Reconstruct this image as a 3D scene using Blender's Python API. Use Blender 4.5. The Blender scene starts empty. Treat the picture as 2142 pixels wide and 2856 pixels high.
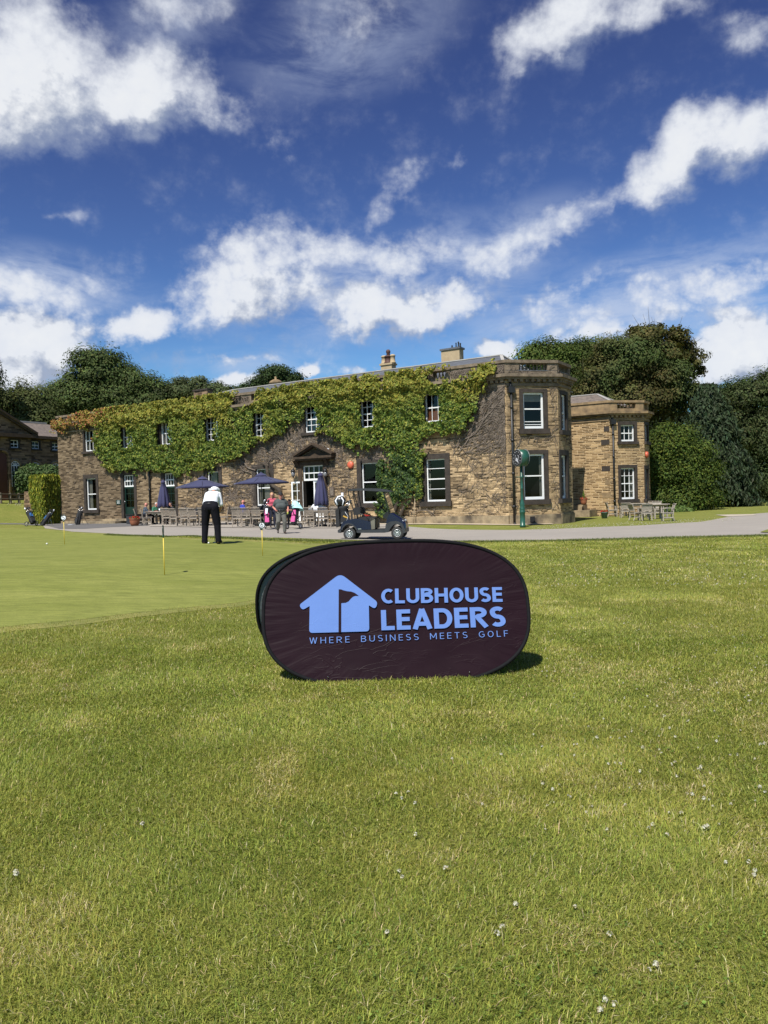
import bpy, bmesh, math, random
import numpy as np
from mathutils import Vector, Matrix
from mathutils.geometry import delaunay_2d_cdt, tessellate_polygon
random.seed(7)
RNG = np.random.default_rng(11)
R = math.radians
SC = bpy.context.scene
COL = SC.collection

# ------------------------------------------------------------------ camera
CX, CY, FPX = 1071.0, 1428.0, 2195.0
PITCH, ROLL, EYE = R(-1.084), R(-1.633), 1.5
_cp, _sp, _c, _s = math.cos(PITCH), math.sin(PITCH), math.cos(ROLL), math.sin(ROLL)
FWD = Vector((0, _cp, _sp)); _up = Vector((0, -_sp, _cp)); _rt = Vector((1, 0, 0))
RT = _c * _rt + _s * _up; UP = -_s * _rt + _c * _up
cam = bpy.data.cameras.new('camera'); camo = bpy.data.objects.new('camera', cam); COL.objects.link(camo)
cam.sensor_fit = 'VERTICAL'; cam.sensor_height = 36.0; cam.lens = FPX / 2856 * 36.0
cam.clip_start = 0.1; cam.clip_end = 6000
Mc = Matrix.Identity(4)
for i in range(3):
    Mc[i][0], Mc[i][1], Mc[i][2] = RT[i], UP[i], -FWD[i]
Mc[2][3] = EYE
camo.matrix_world = Mc
SC.camera = camo
EYEV = Vector((0, 0, EYE))

def ray(px, py):
    return RT * ((px - CX) / FPX) - UP * ((py - CY) / FPX) + FWD

# ------------------------------------------------------------------ node helper
def nd(nt, typ, ins=None, **props):
    n = nt.nodes.new(typ)
    for k, v in props.items(): setattr(n, k, v)
    for k, v in (ins or {}).items():
        if isinstance(v, bpy.types.NodeSocket): nt.links.new(v, n.inputs[k])
        else: n.inputs[k].default_value = v
    return n
def mth(nt, op, a, b=0.0, c=0.0, clamp=False):
    return nd(nt, 'ShaderNodeMath', {0: a, 1: b, 2: c}, operation=op, use_clamp=clamp).outputs[0]
def rng(nt, v, a, b, c=0.0, d=1.0, smooth=False):
    n = nd(nt, 'ShaderNodeMapRange', {0: v, 1: a, 2: b, 3: c, 4: d}, clamp=True)
    if smooth: n.interpolation_type = 'SMOOTHSTEP'
    return n.outputs[0]
def mix(nt, f, a, b, mode='MIX'):
    n = nd(nt, 'ShaderNodeMix', {0: f}, data_type='RGBA', blend_type=mode)
    for k, v in ((6, a), (7, b)):
        if isinstance(v, bpy.types.NodeSocket): nt.links.new(v, n.inputs[k])
        else: n.inputs[k].default_value = (*v, 1) if len(v) == 3 else v
    return n.outputs[2]
def noise(nt, vec, scale, detail=4, rough=0.55, **kw):
    return nd(nt, 'ShaderNodeTexNoise', {'Vector': vec, 'Scale': scale, 'Detail': detail, 'Roughness': rough}, **kw).outputs

# ------------------------------------------------------------------ world: sky and clouds
SUN_EL = R(54); SUN_H = Vector((-0.42, -0.907))      # horizontal direction towards the sun (behind the camera, to its left)
SUN_DIR = Vector((SUN_H.x * math.cos(SUN_EL), SUN_H.y * math.cos(SUN_EL), math.sin(SUN_EL)))
SKY_STRENGTH = 0.11
SUN_STRENGTH, EXPOSURE = 4.9, 0.40
world = bpy.data.worlds.new('World'); SC.world = world; world.use_nodes = True
wt = world.node_tree; wt.nodes.clear()
# every cloud: centre (in 1659-wide photograph pixels, turned into a bearing and a height in the sky), half sizes, tilt, weight
CLOUDS = [
    (70, 165, 215, 150, 0, 1.15), (290, 195, 200, 110, -8, 1.05), (430, 205, 100, 66, 10, .8), (60, 260, 160, 80, 0, .8), (500, 230, 70, 45, 30, .45),
    (380, 10, 150, 42, -10, .62), (330, 90, 120, 60, 0, .30), (760, 50, 250, 110, -12, .36),
    (1225, 35, 185, 78, -14, .95), (1130, 95, 75, 70, -30, .70), (1420, 5, 150, 50, 0, .70), (1620, 60, 90, 60, 30, .48),
    (1470, 335, 165, 82, -22, 1.15), (1615, 300, 120, 72, -25, 1.05), (1560, 260, 60, 40, -50, .8), (1310, 430, 140, 42, -28, .62),
    (1190, 490, 150, 50, -24, .74), (1075, 540, 130, 58, -22, .74),
    (545, 520, 150, 75, -8, .80), (520, 620, 180, 92, -8, 1.0), (690, 545, 210, 88, 6, .70), (640, 610, 150, 80, 0, .72), (850, 560, 210, 95, -5, .55),
    (790, 665, 170, 70, 0, .95), (960, 640, 170, 80, 0, .72), (900, 690, 110, 60, 0, .82), (860, 415, 120, 42, -32, .50), (980, 350, 55, 25, -25, .42), (800, 460, 60, 30, -25, .40),
    (60, 620, 160, 52, 8, .82), (70, 725, 150, 80, 0, 1.15), (310, 705, 112, 60, -14, 1.1), (20, 800, 120, 60, 0, 1.0), (200, 600, 90, 24, 10, .40),
    (1420, 640, 330, 52, -8, .50), (1610, 600, 130, 48, -16, .62), (1600, 760, 140, 105, 0, 1.05), (1370, 700, 270, 58, -8, .52), (1180, 640, 200, 60, -6, .40),
    (1055, 757, 75, 34, 0, 1.0), (655, 806, 45, 28, 0, 1.0), (500, 832, 80, 20, 0, .85), (500, 783, 130, 18, 4, .45), (130, 483, 85, 16, 0, .38), (605, 300, 70, 38, -20, .44), (760, 800, 120, 16, -8, .42),
]
def cloud_group():
    g = bpy.data.node_groups.new('cloud density', 'ShaderNodeTree')
    g.interface.new_socket('P', in_out='INPUT', socket_type='NodeSocketVector')
    g.interface.new_socket('D', in_out='OUTPUT', socket_type='NodeSocketFloat')
    gi = g.nodes.new('NodeGroupInput'); go = g.nodes.new('NodeGroupOutput')
    P = gi.outputs[0]
    w1 = noise(g, P, 9.0, 4, .6)[1]
    w = nd(g, 'ShaderNodeVectorMath', {0: w1, 1: (.5, .5, .5)}, operation='SUBTRACT').outputs[0]
    ws = nd(g, 'ShaderNodeVectorMath', {0: w, 3: .085}, operation='SCALE').outputs[0]
    Qw = nd(g, 'ShaderNodeVectorMath', {0: w, 3: .03}, operation='SCALE').outputs[0]
    Q = nd(g, 'ShaderNodeVectorMath', {0: P, 1: ws}, operation='ADD').outputs[0]
    acc = None
    for cx, cy, rx, ry, rot, wgt in CLOUDS:
        d = ray(cx * 1.29114, cy * 1.29114).normalized()
        az, el = math.atan2(d.x, d.y), math.asin(d.z)
        k = 1.29114 / FPX
        Qn = Q if acc is None else nd(g, 'ShaderNodeVectorMath', {0: acc, 1: (1e-9, 1e-9, 0), 2: Q}, operation='MULTIPLY_ADD').outputs[0]   # keeps the evaluation in order
        m = nd(g, 'ShaderNodeMapping', {'Vector': Qn, 'Location': (az, el, 0), 'Rotation': (0, 0, R(-rot) - ROLL), 'Scale': (rx * k, ry * k, 1)}, vector_type='TEXTURE').outputs[0]
        ln = nd(g, 'ShaderNodeVectorMath', {0: m}, operation='LENGTH').outputs['Value']
        v = mth(g, 'MULTIPLY', rng(g, ln, 1.25, 0.1, 0, 1, True), wgt)
        acc = v if acc is None else nd(g, 'ShaderNodeMath', {0: acc, 1: v, 2: .25}, operation='SMOOTH_MAX').outputs[0]
    Pn = nd(g, 'ShaderNodeVectorMath', {0: acc, 1: (1e-9, 1e-9, 0), 2: P}, operation='MULTIPLY_ADD').outputs[0]
    st = nd(g, 'ShaderNodeMapping', {'Vector': Pn, 'Rotation': (0, 0, R(14)), 'Scale': (1.0, 1.35, 1)}).outputs[0]
    n1 = noise(g, st, 15.0, 8, .62)[0]
    n2 = noise(g, st, 70.0, 4, .62)[0]
    n = mth(g, 'ADD', mth(g, 'MULTIPLY', mth(g, 'SUBTRACT', n1, .5), .95), mth(g, 'MULTIPLY', mth(g, 'SUBTRACT', n2, .5), .35))
    vo = nd(g, 'ShaderNodeTexVoronoi', {'Vector': nd(g, 'ShaderNodeVectorMath', {0: Qw, 1: P}, operation='ADD').outputs[0], 'Scale': 26.0, 'Detail': 3.0, 'Roughness': .55, 'Lacunarity': 2.2})
    pz = nd(g, 'ShaderNodeSeparateXYZ', {0: P}).outputs
    n = mth(g, 'ADD', n, mth(g, 'MULTIPLY', mth(g, 'SUBTRACT', .86, vo.outputs['Distance']), rng(g, pz[1], .10, .50, .55, .22)))
    gate = rng(g, acc, 0.02, .35)
    D = mth(g, 'ADD', acc, mth(g, 'MULTIPLY', mth(g, 'ADD', n, .07), gate))
    g.links.new(D, go.inputs[0])
    return g
cg = cloud_group()
tc = nd(wt, 'ShaderNodeTexCoord')
sp = nd(wt, 'ShaderNodeSeparateXYZ', {0: nd(wt, 'ShaderNodeVectorMath', {0: tc.outputs['Generated']}, operation='NORMALIZE').outputs[0]})
az = mth(wt, 'ARCTAN2', sp.outputs[0], sp.outputs[1]); el = mth(wt, 'ARCSINE', sp.outputs[2])
P = nd(wt, 'ShaderNodeCombineXYZ', {0: az, 1: el}).outputs[0]
def dens(vec):
    n = wt.nodes.new('ShaderNodeGroup'); n.node_tree = cg; wt.links.new(vec, n.inputs[0]); return n.outputs[0]
D0 = dens(P)
Ps = nd(wt, 'ShaderNodeVectorMath', {0: P, 1: (-.022, .040, 0)}, operation='ADD').outputs[0]
D1 = dens(nd(wt, 'ShaderNodeVectorMath', {0: D0, 1: (1e-9, 1e-9, 0), 2: Ps}, operation='MULTIPLY_ADD').outputs[0])
soft = rng(wt, el, .12, .36, .42, .92)
alpha = nd(wt, 'ShaderNodeMapRange', {0: mth(wt, 'DIVIDE', mth(wt, 'SUBTRACT', D0, .15), soft), 1: 0.0, 2: 1.0, 3: 0.0, 4: .975}, clamp=True, interpolation_type='SMOOTHSTEP').outputs[0]
thick = rng(wt, D0, .45, 1.25)
lit = rng(wt, mth(wt, 'SUBTRACT', D0, D1), -.34, .16)
cc = mix(wt, lit, (.34, .39, .50), (.86, .88, .91))
cc = mix(wt, thick, mix(wt, .28, cc, (.45, .55, .78)), cc)
sky = nd(wt, 'ShaderNodeTexSky', sky_type='NISHITA')
sky.sun_disc = False; sky.sun_elevation = SUN_EL; sky.sun_rotation = math.atan2(SUN_H.x, SUN_H.y) % (2 * math.pi)
sky.air_density = 1.0; sky.dust_density = 0.6; sky.ozone_density = 1.6; sky.altitude = 100
k = 1.0 / SKY_STRENGTH / 2 ** EXPOSURE                # deeper zenith, as the phone's picture renders this sky
hs = nd(wt, 'ShaderNodeVectorMath', {0: sky.outputs[0], 1: (1 / 1.28, 1 / 2.16, 1 / 3.60)}, operation='MULTIPLY').outputs[0]
sc3 = nd(wt, 'ShaderNodeSeparateXYZ', {0: hs}).outputs
hs = nd(wt, 'ShaderNodeCombineXYZ', {0: mth(wt, 'POWER', sc3[0], 1.40), 1: mth(wt, 'POWER', sc3[1], 1.80), 2: mth(wt, 'POWER', sc3[2], 1.72)}).outputs[0]
hs = nd(wt, 'ShaderNodeVectorMath', {0: hs, 1: (.052 * k, .109 * k, .300 * k)}, operation='MULTIPLY').outputs[0]
cloudc = nd(wt, 'ShaderNodeVectorMath', {0: cc, 3: k}, operation='SCALE').outputs[0]
# thin high veils, drawn out by the wind
va = None; Pv = nd(wt, 'ShaderNodeVectorMath', {0: D1, 1: (1e-9, 1e-9, 0), 2: P}, operation='MULTIPLY_ADD').outputs[0]
for cx, cy, rx, ry, rot, wgt in ((860, 610, 430, 130, -8, .85), (1330, 655, 460, 100, -7, .80), (1060, 545, 250, 80, -20, .7), (90, 610, 240, 80, 6, .75), (760, 70, 300, 130, -14, .42), (560, 785, 260, 40, 2, .55), (1600, 640, 200, 90, -12, .7), (380, 40, 200, 70, -10, .4)):
    d = ray(cx * 1.29114, cy * 1.29114).normalized(); q_ = 1.29114 / FPX
    mv = nd(wt, 'ShaderNodeMapping', {'Vector': Pv, 'Location': (math.atan2(d.x, d.y), math.asin(d.z), 0), 'Rotation': (0, 0, R(-rot) - ROLL), 'Scale': (rx * q_, ry * q_, 1)}, vector_type='TEXTURE').outputs[0]
    bv = mth(wt, 'MULTIPLY', rng(wt, nd(wt, 'ShaderNodeVectorMath', {0: mv}, operation='LENGTH').outputs['Value'], 1.15, .1, 0, 1, True), wgt)
    va = bv if va is None else mth(wt, 'MAXIMUM', va, bv); Pv = nd(wt, 'ShaderNodeVectorMath', {0: va, 1: (1e-9, 1e-9, 0), 2: P}, operation='MULTIPLY_ADD').outputs[0]
vn = nd(wt, 'ShaderNodeTexNoise', {'Vector': nd(wt, 'ShaderNodeMapping', {'Vector': Pv, 'Rotation': (0, 0, R(-10)), 'Scale': (5, 15, 1)}).outputs[0], 'Scale': 1.6, 'Detail': 7.0, 'Roughness': .62, 'Distortion': .5}).outputs[0]
valpha = mth(wt, 'MULTIPLY', va, rng(wt, vn, .34, .66, .10, .92, True))
veil = nd(wt, 'ShaderNodeVectorMath', {0: (.55 * k, .63 * k, .80 * k)}, operation='ADD').outputs[0]
fin = mix(wt, alpha, mix(wt, valpha, hs, veil), cloudc)
bg = nd(wt, 'ShaderNodeBackground', {0: fin, 1: SKY_STRENGTH})
nd(wt, 'ShaderNodeOutputWorld', {0: bg.outputs[0]})
world.cycles.sampling_method = 'MANUAL'; world.cycles.sample_map_resolution = 512
sun = bpy.data.lights.new('sun', 'SUN'); sun.energy = SUN_STRENGTH; sun.angle = R(.53); sun.color = (1.0, .958, .885)
suno = bpy.data.objects.new('sun', sun); COL.objects.link(suno)
suno.rotation_euler = SUN_DIR.to_track_quat('Z', 'Y').to_euler(); suno.location = (0, 0, 60)
vs = SC.view_settings; vs.view_transform = 'Standard'; vs.look = 'None'; vs.exposure = EXPOSURE; vs.gamma = 1.0
SC.cycles.max_bounces = 6; SC.cycles.transparent_max_bounces = 8; SC.cycles.caustics_reflective = False; SC.cycles.caustics_refractive = False

# ------------------------------------------------------------------ materials
def new_mat(name):
    m = bpy.data.materials.new(name); m.use_nodes = True; nt = m.node_tree
    return m, nt, nt.nodes['Principled BSDF']
MATS = {}
def M(name, c, c2=None, scale=6.0, rough=.6, bump=0.0, metal=0.0, spec=.5, coat=0.0, bscale=None, sheen=0.0):
    """plain surface with a soft mottling between two colours"""
    if name in MATS: return MATS[name]
    m, nt, b = new_mat(name)
    b.inputs['Roughness'].default_value = rough; b.inputs['Metallic'].default_value = metal
    b.inputs['Specular IOR Level'].default_value = spec; b.inputs['Coat Weight'].default_value = coat
    b.inputs['Coat Roughness'].default_value = .08; b.inputs['Sheen Weight'].default_value = sheen
    co = nd(nt, 'ShaderNodeTexCoord').outputs['Object']
    c2 = c2 or tuple(x * .78 for x in c)
    n = noise(nt, co, scale, 5, .6)[0]
    nt.links.new(mix(nt, rng(nt, n, .32, .68), c, c2), b.inputs['Base Color'])
    if bump:
        bn = nd(nt, 'ShaderNodeBump', {'Height': noise(nt, co, bscale or scale * 6, 4, .6)[0], 'Strength': bump, 'Distance': .02})
        nt.links.new(bn.outputs[0], b.inputs['Normal'])
    MATS[name] = m
    return m

def stone_mat(name, dark, mid, light, mortar, row=.085, width=.32, soot=None, grime=.5, msize=.013):
    m, nt, b = new_mat(name)
    uv = nd(nt, 'ShaderNodeUVMap', uv_map='UVMap').outputs[0]
    wob = noise(nt, uv, 3.0, 3, .5)[1]
    wv = nd(nt, 'ShaderNodeVectorMath', {0: nd(nt, 'ShaderNodeVectorMath', {0: wob, 1: (.5, .5, .5)}, operation='SUBTRACT').outputs[0], 3: .035}, operation='SCALE').outputs[0]
    u2 = nd(nt, 'ShaderNodeVectorMath', {0: uv, 1: wv}, operation='ADD').outputs[0]
    bk = nd(nt, 'ShaderNodeTexBrick', {'Vector': u2, 'Color1': (0, 0, 0, 1), 'Color2': (1, 1, 1, 1), 'Mortar': (.5, .5, .5, 1), 'Scale': 1.0, 'Mortar Size': msize, 'Mortar Smooth': .35,
                                     'Bias': 0.0, 'Brick Width': width, 'Row Height': row}, offset=.43, squash=1.35, squash_frequency=3)
    n1 = noise(nt, uv, 1.0, 6, .65)[0]; n2 = noise(nt, uv, .22, 4, .6)[0]; n3 = noise(nt, nd(nt, 'ShaderNodeMapping', {'Vector': uv, 'Scale': (4.6, 21, 1)}).outputs[0], 1.0, 5, .72)[0]
    per = nd(nt, 'ShaderNodeSeparateColor', {0: bk.outputs[0]}).outputs[0]
    f = mth(nt, 'ADD', mth(nt, 'MULTIPLY', per, .62), mth(nt, 'MULTIPLY', n3, .5))
    c = mix(nt, rng(nt, f, .27, .50), dark, mid); c = mix(nt, rng(nt, f, .52, .84), c, light)
    gr = rng(nt, mth(nt, 'ADD', mth(nt, 'MULTIPLY', n1, .6), mth(nt, 'MULTIPLY', n2, .6)), .52, .80)
    if soot:
        sx = nd(nt, 'ShaderNodeSeparateXYZ', {0: uv}).outputs
        s1 = rng(nt, mth(nt, 'ADD', sx[0], mth(nt, 'MULTIPLY', n2, 8.0)), soot[0] + 4, soot[1] + 4, soot[2], 0.0)
        s2 = rng(nt, mth(nt, 'ADD', sx[1], mth(nt, 'MULTIPLY', n1, 2.0)), 2.6, 5.2, 0.0, soot[3])
        gr = mth(nt, 'MAXIMUM', gr, mth(nt, 'MAXIMUM', s1, s2))
    c = mix(nt, mth(nt, 'MULTIPLY', gr, grime), c, mix(nt, rng(nt, f, .35, .75), (.038, .029, .021), (.125, .098, .072)))
    c = mix(nt, mth(nt, 'MULTIPLY', bk.outputs['Fac'], .85), c, mix(nt, mth(nt, 'MULTIPLY', gr, grime), mortar, dark))
    nt.links.new(c, b.inputs['Base Color'])
    hgt = mth(nt, 'ADD', mth(nt, 'MULTIPLY', bk.outputs['Fac'], -.7), mth(nt, 'MULTIPLY', n3, .8))
    bp = nd(nt, 'ShaderNodeBump', {'Height': hgt, 'Strength': .8, 'Distance': .035})
    nt.links.new(bp.outputs[0], b.inputs['Normal'])
    b.inputs['Roughness'].default_value = .9; b.inputs['Specular IOR Level'].default_value = .2
    MATS[name] = m
    return m
STONE = stone_mat('coursed sandstone', (.062, .040, .020), (.40, .275, .148), (.70, .50, .28), (.46, .335, .19), soot=(-27, -9, .92, .42), grime=.86)
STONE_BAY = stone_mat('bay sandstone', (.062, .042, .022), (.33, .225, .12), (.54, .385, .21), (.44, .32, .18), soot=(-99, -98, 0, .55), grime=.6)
STONE_W = stone_mat('wing sandstone', (.070, .042, .018), (.22, .135, .058), (.48, .33, .165), (.62, .46, .27), row=.098, width=.36, grime=.3, msize=.019)
STONE_ST = stone_mat('stable sandstone', (.06, .04, .026), (.19, .125, .075), (.30, .20, .12), (.20, .14, .085), row=.14, width=.42, grime=.5)
ASHLAR = M('weathered parapet stone', (.25, .195, .135), (.095, .075, .056), 3.0, .9, .5, spec=.2)
ASHLAR_W = M('pale dressed stone', (.33, .23, .12), (.14, .10, .062), 2.5, .9, .4, spec=.2)
PLINTH = M('plinth stone', (.40, .31, .19), (.075, .060, .045), 1.3, .9, .4, spec=.2)
DRESS = M('black weathered dressings', (.060, .047, .038), (.030, .025, .021), 4.0, .8, .4, spec=.25)
DARKST = M('door case stone', (.085, .058, .038), (.040, .030, .022), 5.0, .85, .4, spec=.2)
WHITE = M('white gloss paint', (.80, .80, .78), (.72, .72, .70), 8.0, .35)
SLATE = M('roof slate', (.115, .12, .13), (.075, .08, .09), 3.0, .6, .4)
SLATE_ST = M('stable stone slate', (.19, .15, .12), (.09, .072, .060), 4.0, .8, .6)
LEAD = M('pale flashing', (.42, .40, .36), (.30, .28, .25), 2.0, .6)
IRON = M('black downpipe paint', (.018, .017, .017), (.010, .010, .010), 9.0, .45)
DGREEN = M('dark green door paint', (.010, .030, .022), (.007, .022, .017), 6.0, .3)
RENDER = M('chimney render', (.43, .33, .20), (.35, .26, .155), 3.0, .9, .3)
TERRA = M('terracotta', (.30, .105, .045), (.22, .075, .035), 5.0, .7)
CLAY = M('red clay pot', (.085, .035, .024), (.055, .023, .017), 6.0, .7)
CURTAIN = M('cream curtain', (.66, .62, .52), (.50, .46, .38), 9.0, .9)
TEAK = M('weathered teak', (.36, .30, .235), (.21, .175, .14), 14.0, .75, .3)
TEAKL = M('silvered teak', (.40, .35, .285), (.24, .205, .17), 14.0, .75, .3)
NAVY = M('navy parasol cloth', (.030, .029, .088), (.023, .022, .070), 5.0, .75, sheen=.2)
BLACKM = M('black metal', (.012, .012, .013), (.02, .02, .02), 8.0, .35)
BLACKF = M('black fabric', (.010, .010, .011), (.018, .018, .020), 7.0, .8)
GREYM = M('dark grey plastic', (.035, .036, .040), (.026, .027, .030), 8.0, .5)
STEEL = M('bright steel', (.60, .60, .60), (.50, .50, .50), 8.0, .25, metal=1.0)
ALLOY = M('silver wheel', (.62, .62, .62), (.5, .5, .5), 8.0, .3, metal=.7)
RUBBER = M('tyre rubber', (.022, .022, .022), (.035, .034, .032), 9.0, .8)
CARTBLUE = M('navy cart paint', (.006, .009, .036), (.005, .007, .030), 3.0, .25, coat=.35)
POSTGREEN = M('green post paint', (.020, .090, .058), (.015, .072, .047), 7.0, .35)
YELLOW = M('yellow pin paint', (.75, .55, .07), (.66, .47, .05), 9.0, .45)
PINK = M('hot pink nylon', (.62, .07, .27), (.50, .05, .21), 6.0, .6)
CYAN = M('pale aqua towel', (.46, .74, .72), (.38, .64, .63), 6.0, .9, .4)
ORANGE = M('orange alarm plastic', (.62, .13, .065), (.54, .11, .055), 6.0, .35)
SKIN = M('skin', (.52, .27, .19), (.44, .21, .15), 9.0, .55)
SKINR = M('sunburnt skin', (.58, .24, .18), (.48, .18, .13), 9.0, .55)
TOWELW = M('white cotton', (.78, .79, .82), (.70, .71, .75), 12.0, .85, .3)
TROUSER = M('black trousers', (.010, .0095, .014), (.0065, .0062, .009), 6.0, .85, .3, spec=.12)
GREYSHIRT = M('grey green polo', (.070, .082, .078), (.052, .062, .060), 8.0, .85, .3)
GREYTROU = M('grey trousers', (.155, .150, .125), (.090, .088, .075), 6.0, .85, .5)
SHOE = M('brown shoe leather', (.045, .022, .016), (.03, .016, .012), 9.0, .4)
HAIRG = M('grey hair', (.50, .48, .45), (.40, .38, .35), 30.0, .8)
HAIRB = M('ginger blond hair', (.52, .30, .15), (.40, .21, .10), 30.0, .7)
BRASS = M('pale stem', (.38, .30, .19), (.30, .235, .15), 8.0, .8)
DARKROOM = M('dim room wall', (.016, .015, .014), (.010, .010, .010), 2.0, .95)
def leaf_mat(name, trans=.22, rough=.6, spec=.10):
    m, nt, b = new_mat(name)
    at = nd(nt, 'ShaderNodeAttribute', attribute_name='Col').outputs[0]
    nt.links.new(at, b.inputs['Base Color']); b.inputs['Roughness'].default_value = rough; b.inputs['Specular IOR Level'].default_value = spec
    tr = nd(nt, 'ShaderNodeBsdfTranslucent', {0: nd(nt, 'ShaderNodeVectorMath', {0: at, 1: (1.1, 1.25, .6)}, operation='MULTIPLY').outputs[0]})
    mx = nd(nt, 'ShaderNodeMixShader', {0: trans, 1: b.outputs[0], 2: tr.outputs[0]})
    nt.links.new(mx.outputs[0], nt.nodes['Material Output'].inputs[0])
    MATS[name] = m
    return m
LEAF = leaf_mat('leaves'); IVYLEAF = leaf_mat('creeper leaves', .08, .55, .14); BLADE = leaf_mat('grass blades', .30, .6, .25); FLOWER = leaf_mat('petals', .2, .7, .2)
BARK = M('bark', (.085, .068, .050), (.045, .036, .028), 5.0, .95, .8, spec=.2)
STEM = M('dry creeper stems', (.24, .195, .155), (.105, .085, .070), 5.0, .95, spec=.15)
def glass_mat(name, tint, refl, rough=.03):
    m, nt, b = new_mat(name)
    tr = nd(nt, 'ShaderNodeBsdfTransparent', {0: (*tint, 1)}); gl = nd(nt, 'ShaderNodeBsdfGlossy', {0: (1, 1, 1, 1), 'Roughness': rough})
    fr = nd(nt, 'ShaderNodeFresnel', {'IOR': 1.5})
    f = mth(nt, 'MULTIPLY', fr.outputs[0], refl, clamp=True)
    mx = nd(nt, 'ShaderNodeMixShader', {0: f, 1: tr.outputs[0], 2: gl.outputs[0]})
    nt.links.new(mx.outputs[0], nt.nodes['Material Output'].inputs[0])
    MATS[name] = m
    return m
GLASS = glass_mat('window glass', (.55, .57, .57), .55); SHIELD = glass_mat('tinted windscreen', (.42, .38, .32), 2.0)

# ------------------------------------------------------------------ mesh toolkit
WM = {}                                             # world matrix of every object, by name
class MB:
    def __init__(s): s.v = []; s.f = []; s.m = []; s.mats = []; s.sm = []
    def mi(s, mat):
        if mat not in s.mats: s.mats.append(mat)
        return s.mats.index(mat)
    def add(s, vs, fs, mat, smooth=False):
        o = len(s.v); s.v += [tuple(v) for v in vs]; i = s.mi(mat)
        for f in fs: s.f.append([a + o for a in f]); s.m.append(i); s.sm.append(smooth)
    def box(s, a, b, mat, T=None):
        (x0, y0, z0), (x1, y1, z1) = a, b
        vs = [Vector(p) for p in ((x0, y0, z0), (x1, y0, z0), (x1, y1, z0), (x0, y1, z0), (x0, y0, z1), (x1, y0, z1), (x1, y1, z1), (x0, y1, z1))]
        if T: vs = [T @ p for p in vs]
        s.add(vs, [(0, 3, 2, 1), (4, 5, 6, 7), (0, 1, 5, 4), (1, 2, 6, 5), (2, 3, 7, 6), (3, 0, 4, 7)], mat)
    def bar(s, p, q, w, d, mat, up=(0, 0, 1)):
        """rectangular bar from p to q, w across, d deep"""
        p, q = Vector(p), Vector(q); z = (q - p); L = z.length; z.normalize(); u = Vector(up)
        if abs(z.dot(u)) > .98: u = Vector((0, 1, 0))
        x = u.cross(z).normalized(); y = z.cross(x)
        T = Matrix((x, y, z)).transposed().to_4x4(); T.translation = p
        s.box((-w / 2, -d / 2, 0), (w / 2, d / 2, L), mat, T)
    def tube(s, pts, rs, mat, n=8, cap=True, smooth=True):
        pts = [Vector(p) for p in pts]
        if not hasattr(rs, '__len__'): rs = [rs] * len(pts)
        vs = []; prev = None
        for i, p in enumerate(pts):
            t = (pts[min(i + 1, len(pts) - 1)] - pts[max(i - 1, 0)])
            t = t.normalized() if t.length > 1e-9 else Vector((0, 0, 1))
            if prev is None:
                a = Vector((0, 0, 1)) if abs(t.z) < .9 else Vector((1, 0, 0))
                x = a.cross(t).normalized()
            else: x = (prev - t * prev.dot(t)); x = x.normalized() if x.length > 1e-6 else Vector((1, 0, 0))
            prev = x; y = t.cross(x)
            for k in range(n):
                a = 2 * math.pi * k / n; vs.append(p + (x * math.cos(a) + y * math.sin(a)) * rs[i])
        fs = []
        for i in range(len(pts) - 1):
            for k in range(n): fs.append((i * n + k, i * n + (k + 1) % n, (i + 1) * n + (k + 1) % n, (i + 1) * n + k))
        if cap: fs += [tuple(range(n))[::-1], tuple(range((len(pts) - 1) * n, len(pts) * n))]
        s.add(vs, fs, mat, smooth)
    def lathe(s, prof, mat, n=20, c=(0, 0, 0), T=None, smooth=True, cap=True):
        vs = []; c = Vector(c)
        for r, z in prof:
            for k in range(n):
                a = 2 * math.pi * k / n; p = Vector((r * math.cos(a), r * math.sin(a), z)); vs.append((T @ p if T else p) + c)
        fs = [(i * n + k, i * n + (k + 1) % n, (i + 1) * n + (k + 1) % n, (i + 1) * n + k) for i in range(len(prof) - 1) for k in range(n)]
        if cap: fs += [tuple(range(n))[::-1], tuple(range((len(prof) - 1) * n, len(prof) * n))]
        s.add(vs, fs, mat, smooth)
    def prism(s, out, a, b, mat, ax='y', smooth=False):
        """2D outline extruded from a to b along an axis; outline coordinates are the two other axes in order"""
        def P(p, t): return {'y': (p[0], t, p[1]), 'z': (p[0], p[1], t), 'x': (t, p[0], p[1])}[ax]
        n = len(out); vs = [P(p, a) for p in out] + [P(p, b) for p in out]
        tris = tessellate_polygon([[Vector((p[0], p[1], 0)) for p in out]])
        fs = [tuple(t) for t in tris] + [tuple(i + n for i in t[::-1]) for t in tris]
        s.add(vs, fs, mat)
        o = len(s.v) - 2 * n; i0 = s.mi(mat)
        for i in range(n):
            j = (i + 1) % n; s.f.append([o + i, o + j, o + n + j, o + n + i]); s.m.append(i0); s.sm.append(smooth)
    def sphere(s, c, r, mat, n=10, m=7):
        if not hasattr(r, '__len__'): r = (r, r, r)
        prof = [(max(1e-4, math.sin(math.pi * i / m)), -math.cos(math.pi * i / m)) for i in range(m + 1)]
        s.lathe(prof, mat, n, c, Matrix.Diagonal((r[0], r[1], r[2])))
    def build(s, name, parent=None, world=None, uv=False, fixn=True):
        me = bpy.data.meshes.new(name); me.from_pydata(s.v, [], s.f)
        for m in s.mats: me.materials.append(m)
        me.polygons.foreach_set('material_index', s.m); me.polygons.foreach_set('use_smooth', s.sm)
        if fixn:
            bm = bmesh.new(); bm.from_mesh(me); bmesh.ops.recalc_face_normals(bm, faces=bm.faces); bm.to_mesh(me); bm.free()
        if uv: box_uv(me)
        return link(name, me, parent, world)
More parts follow.
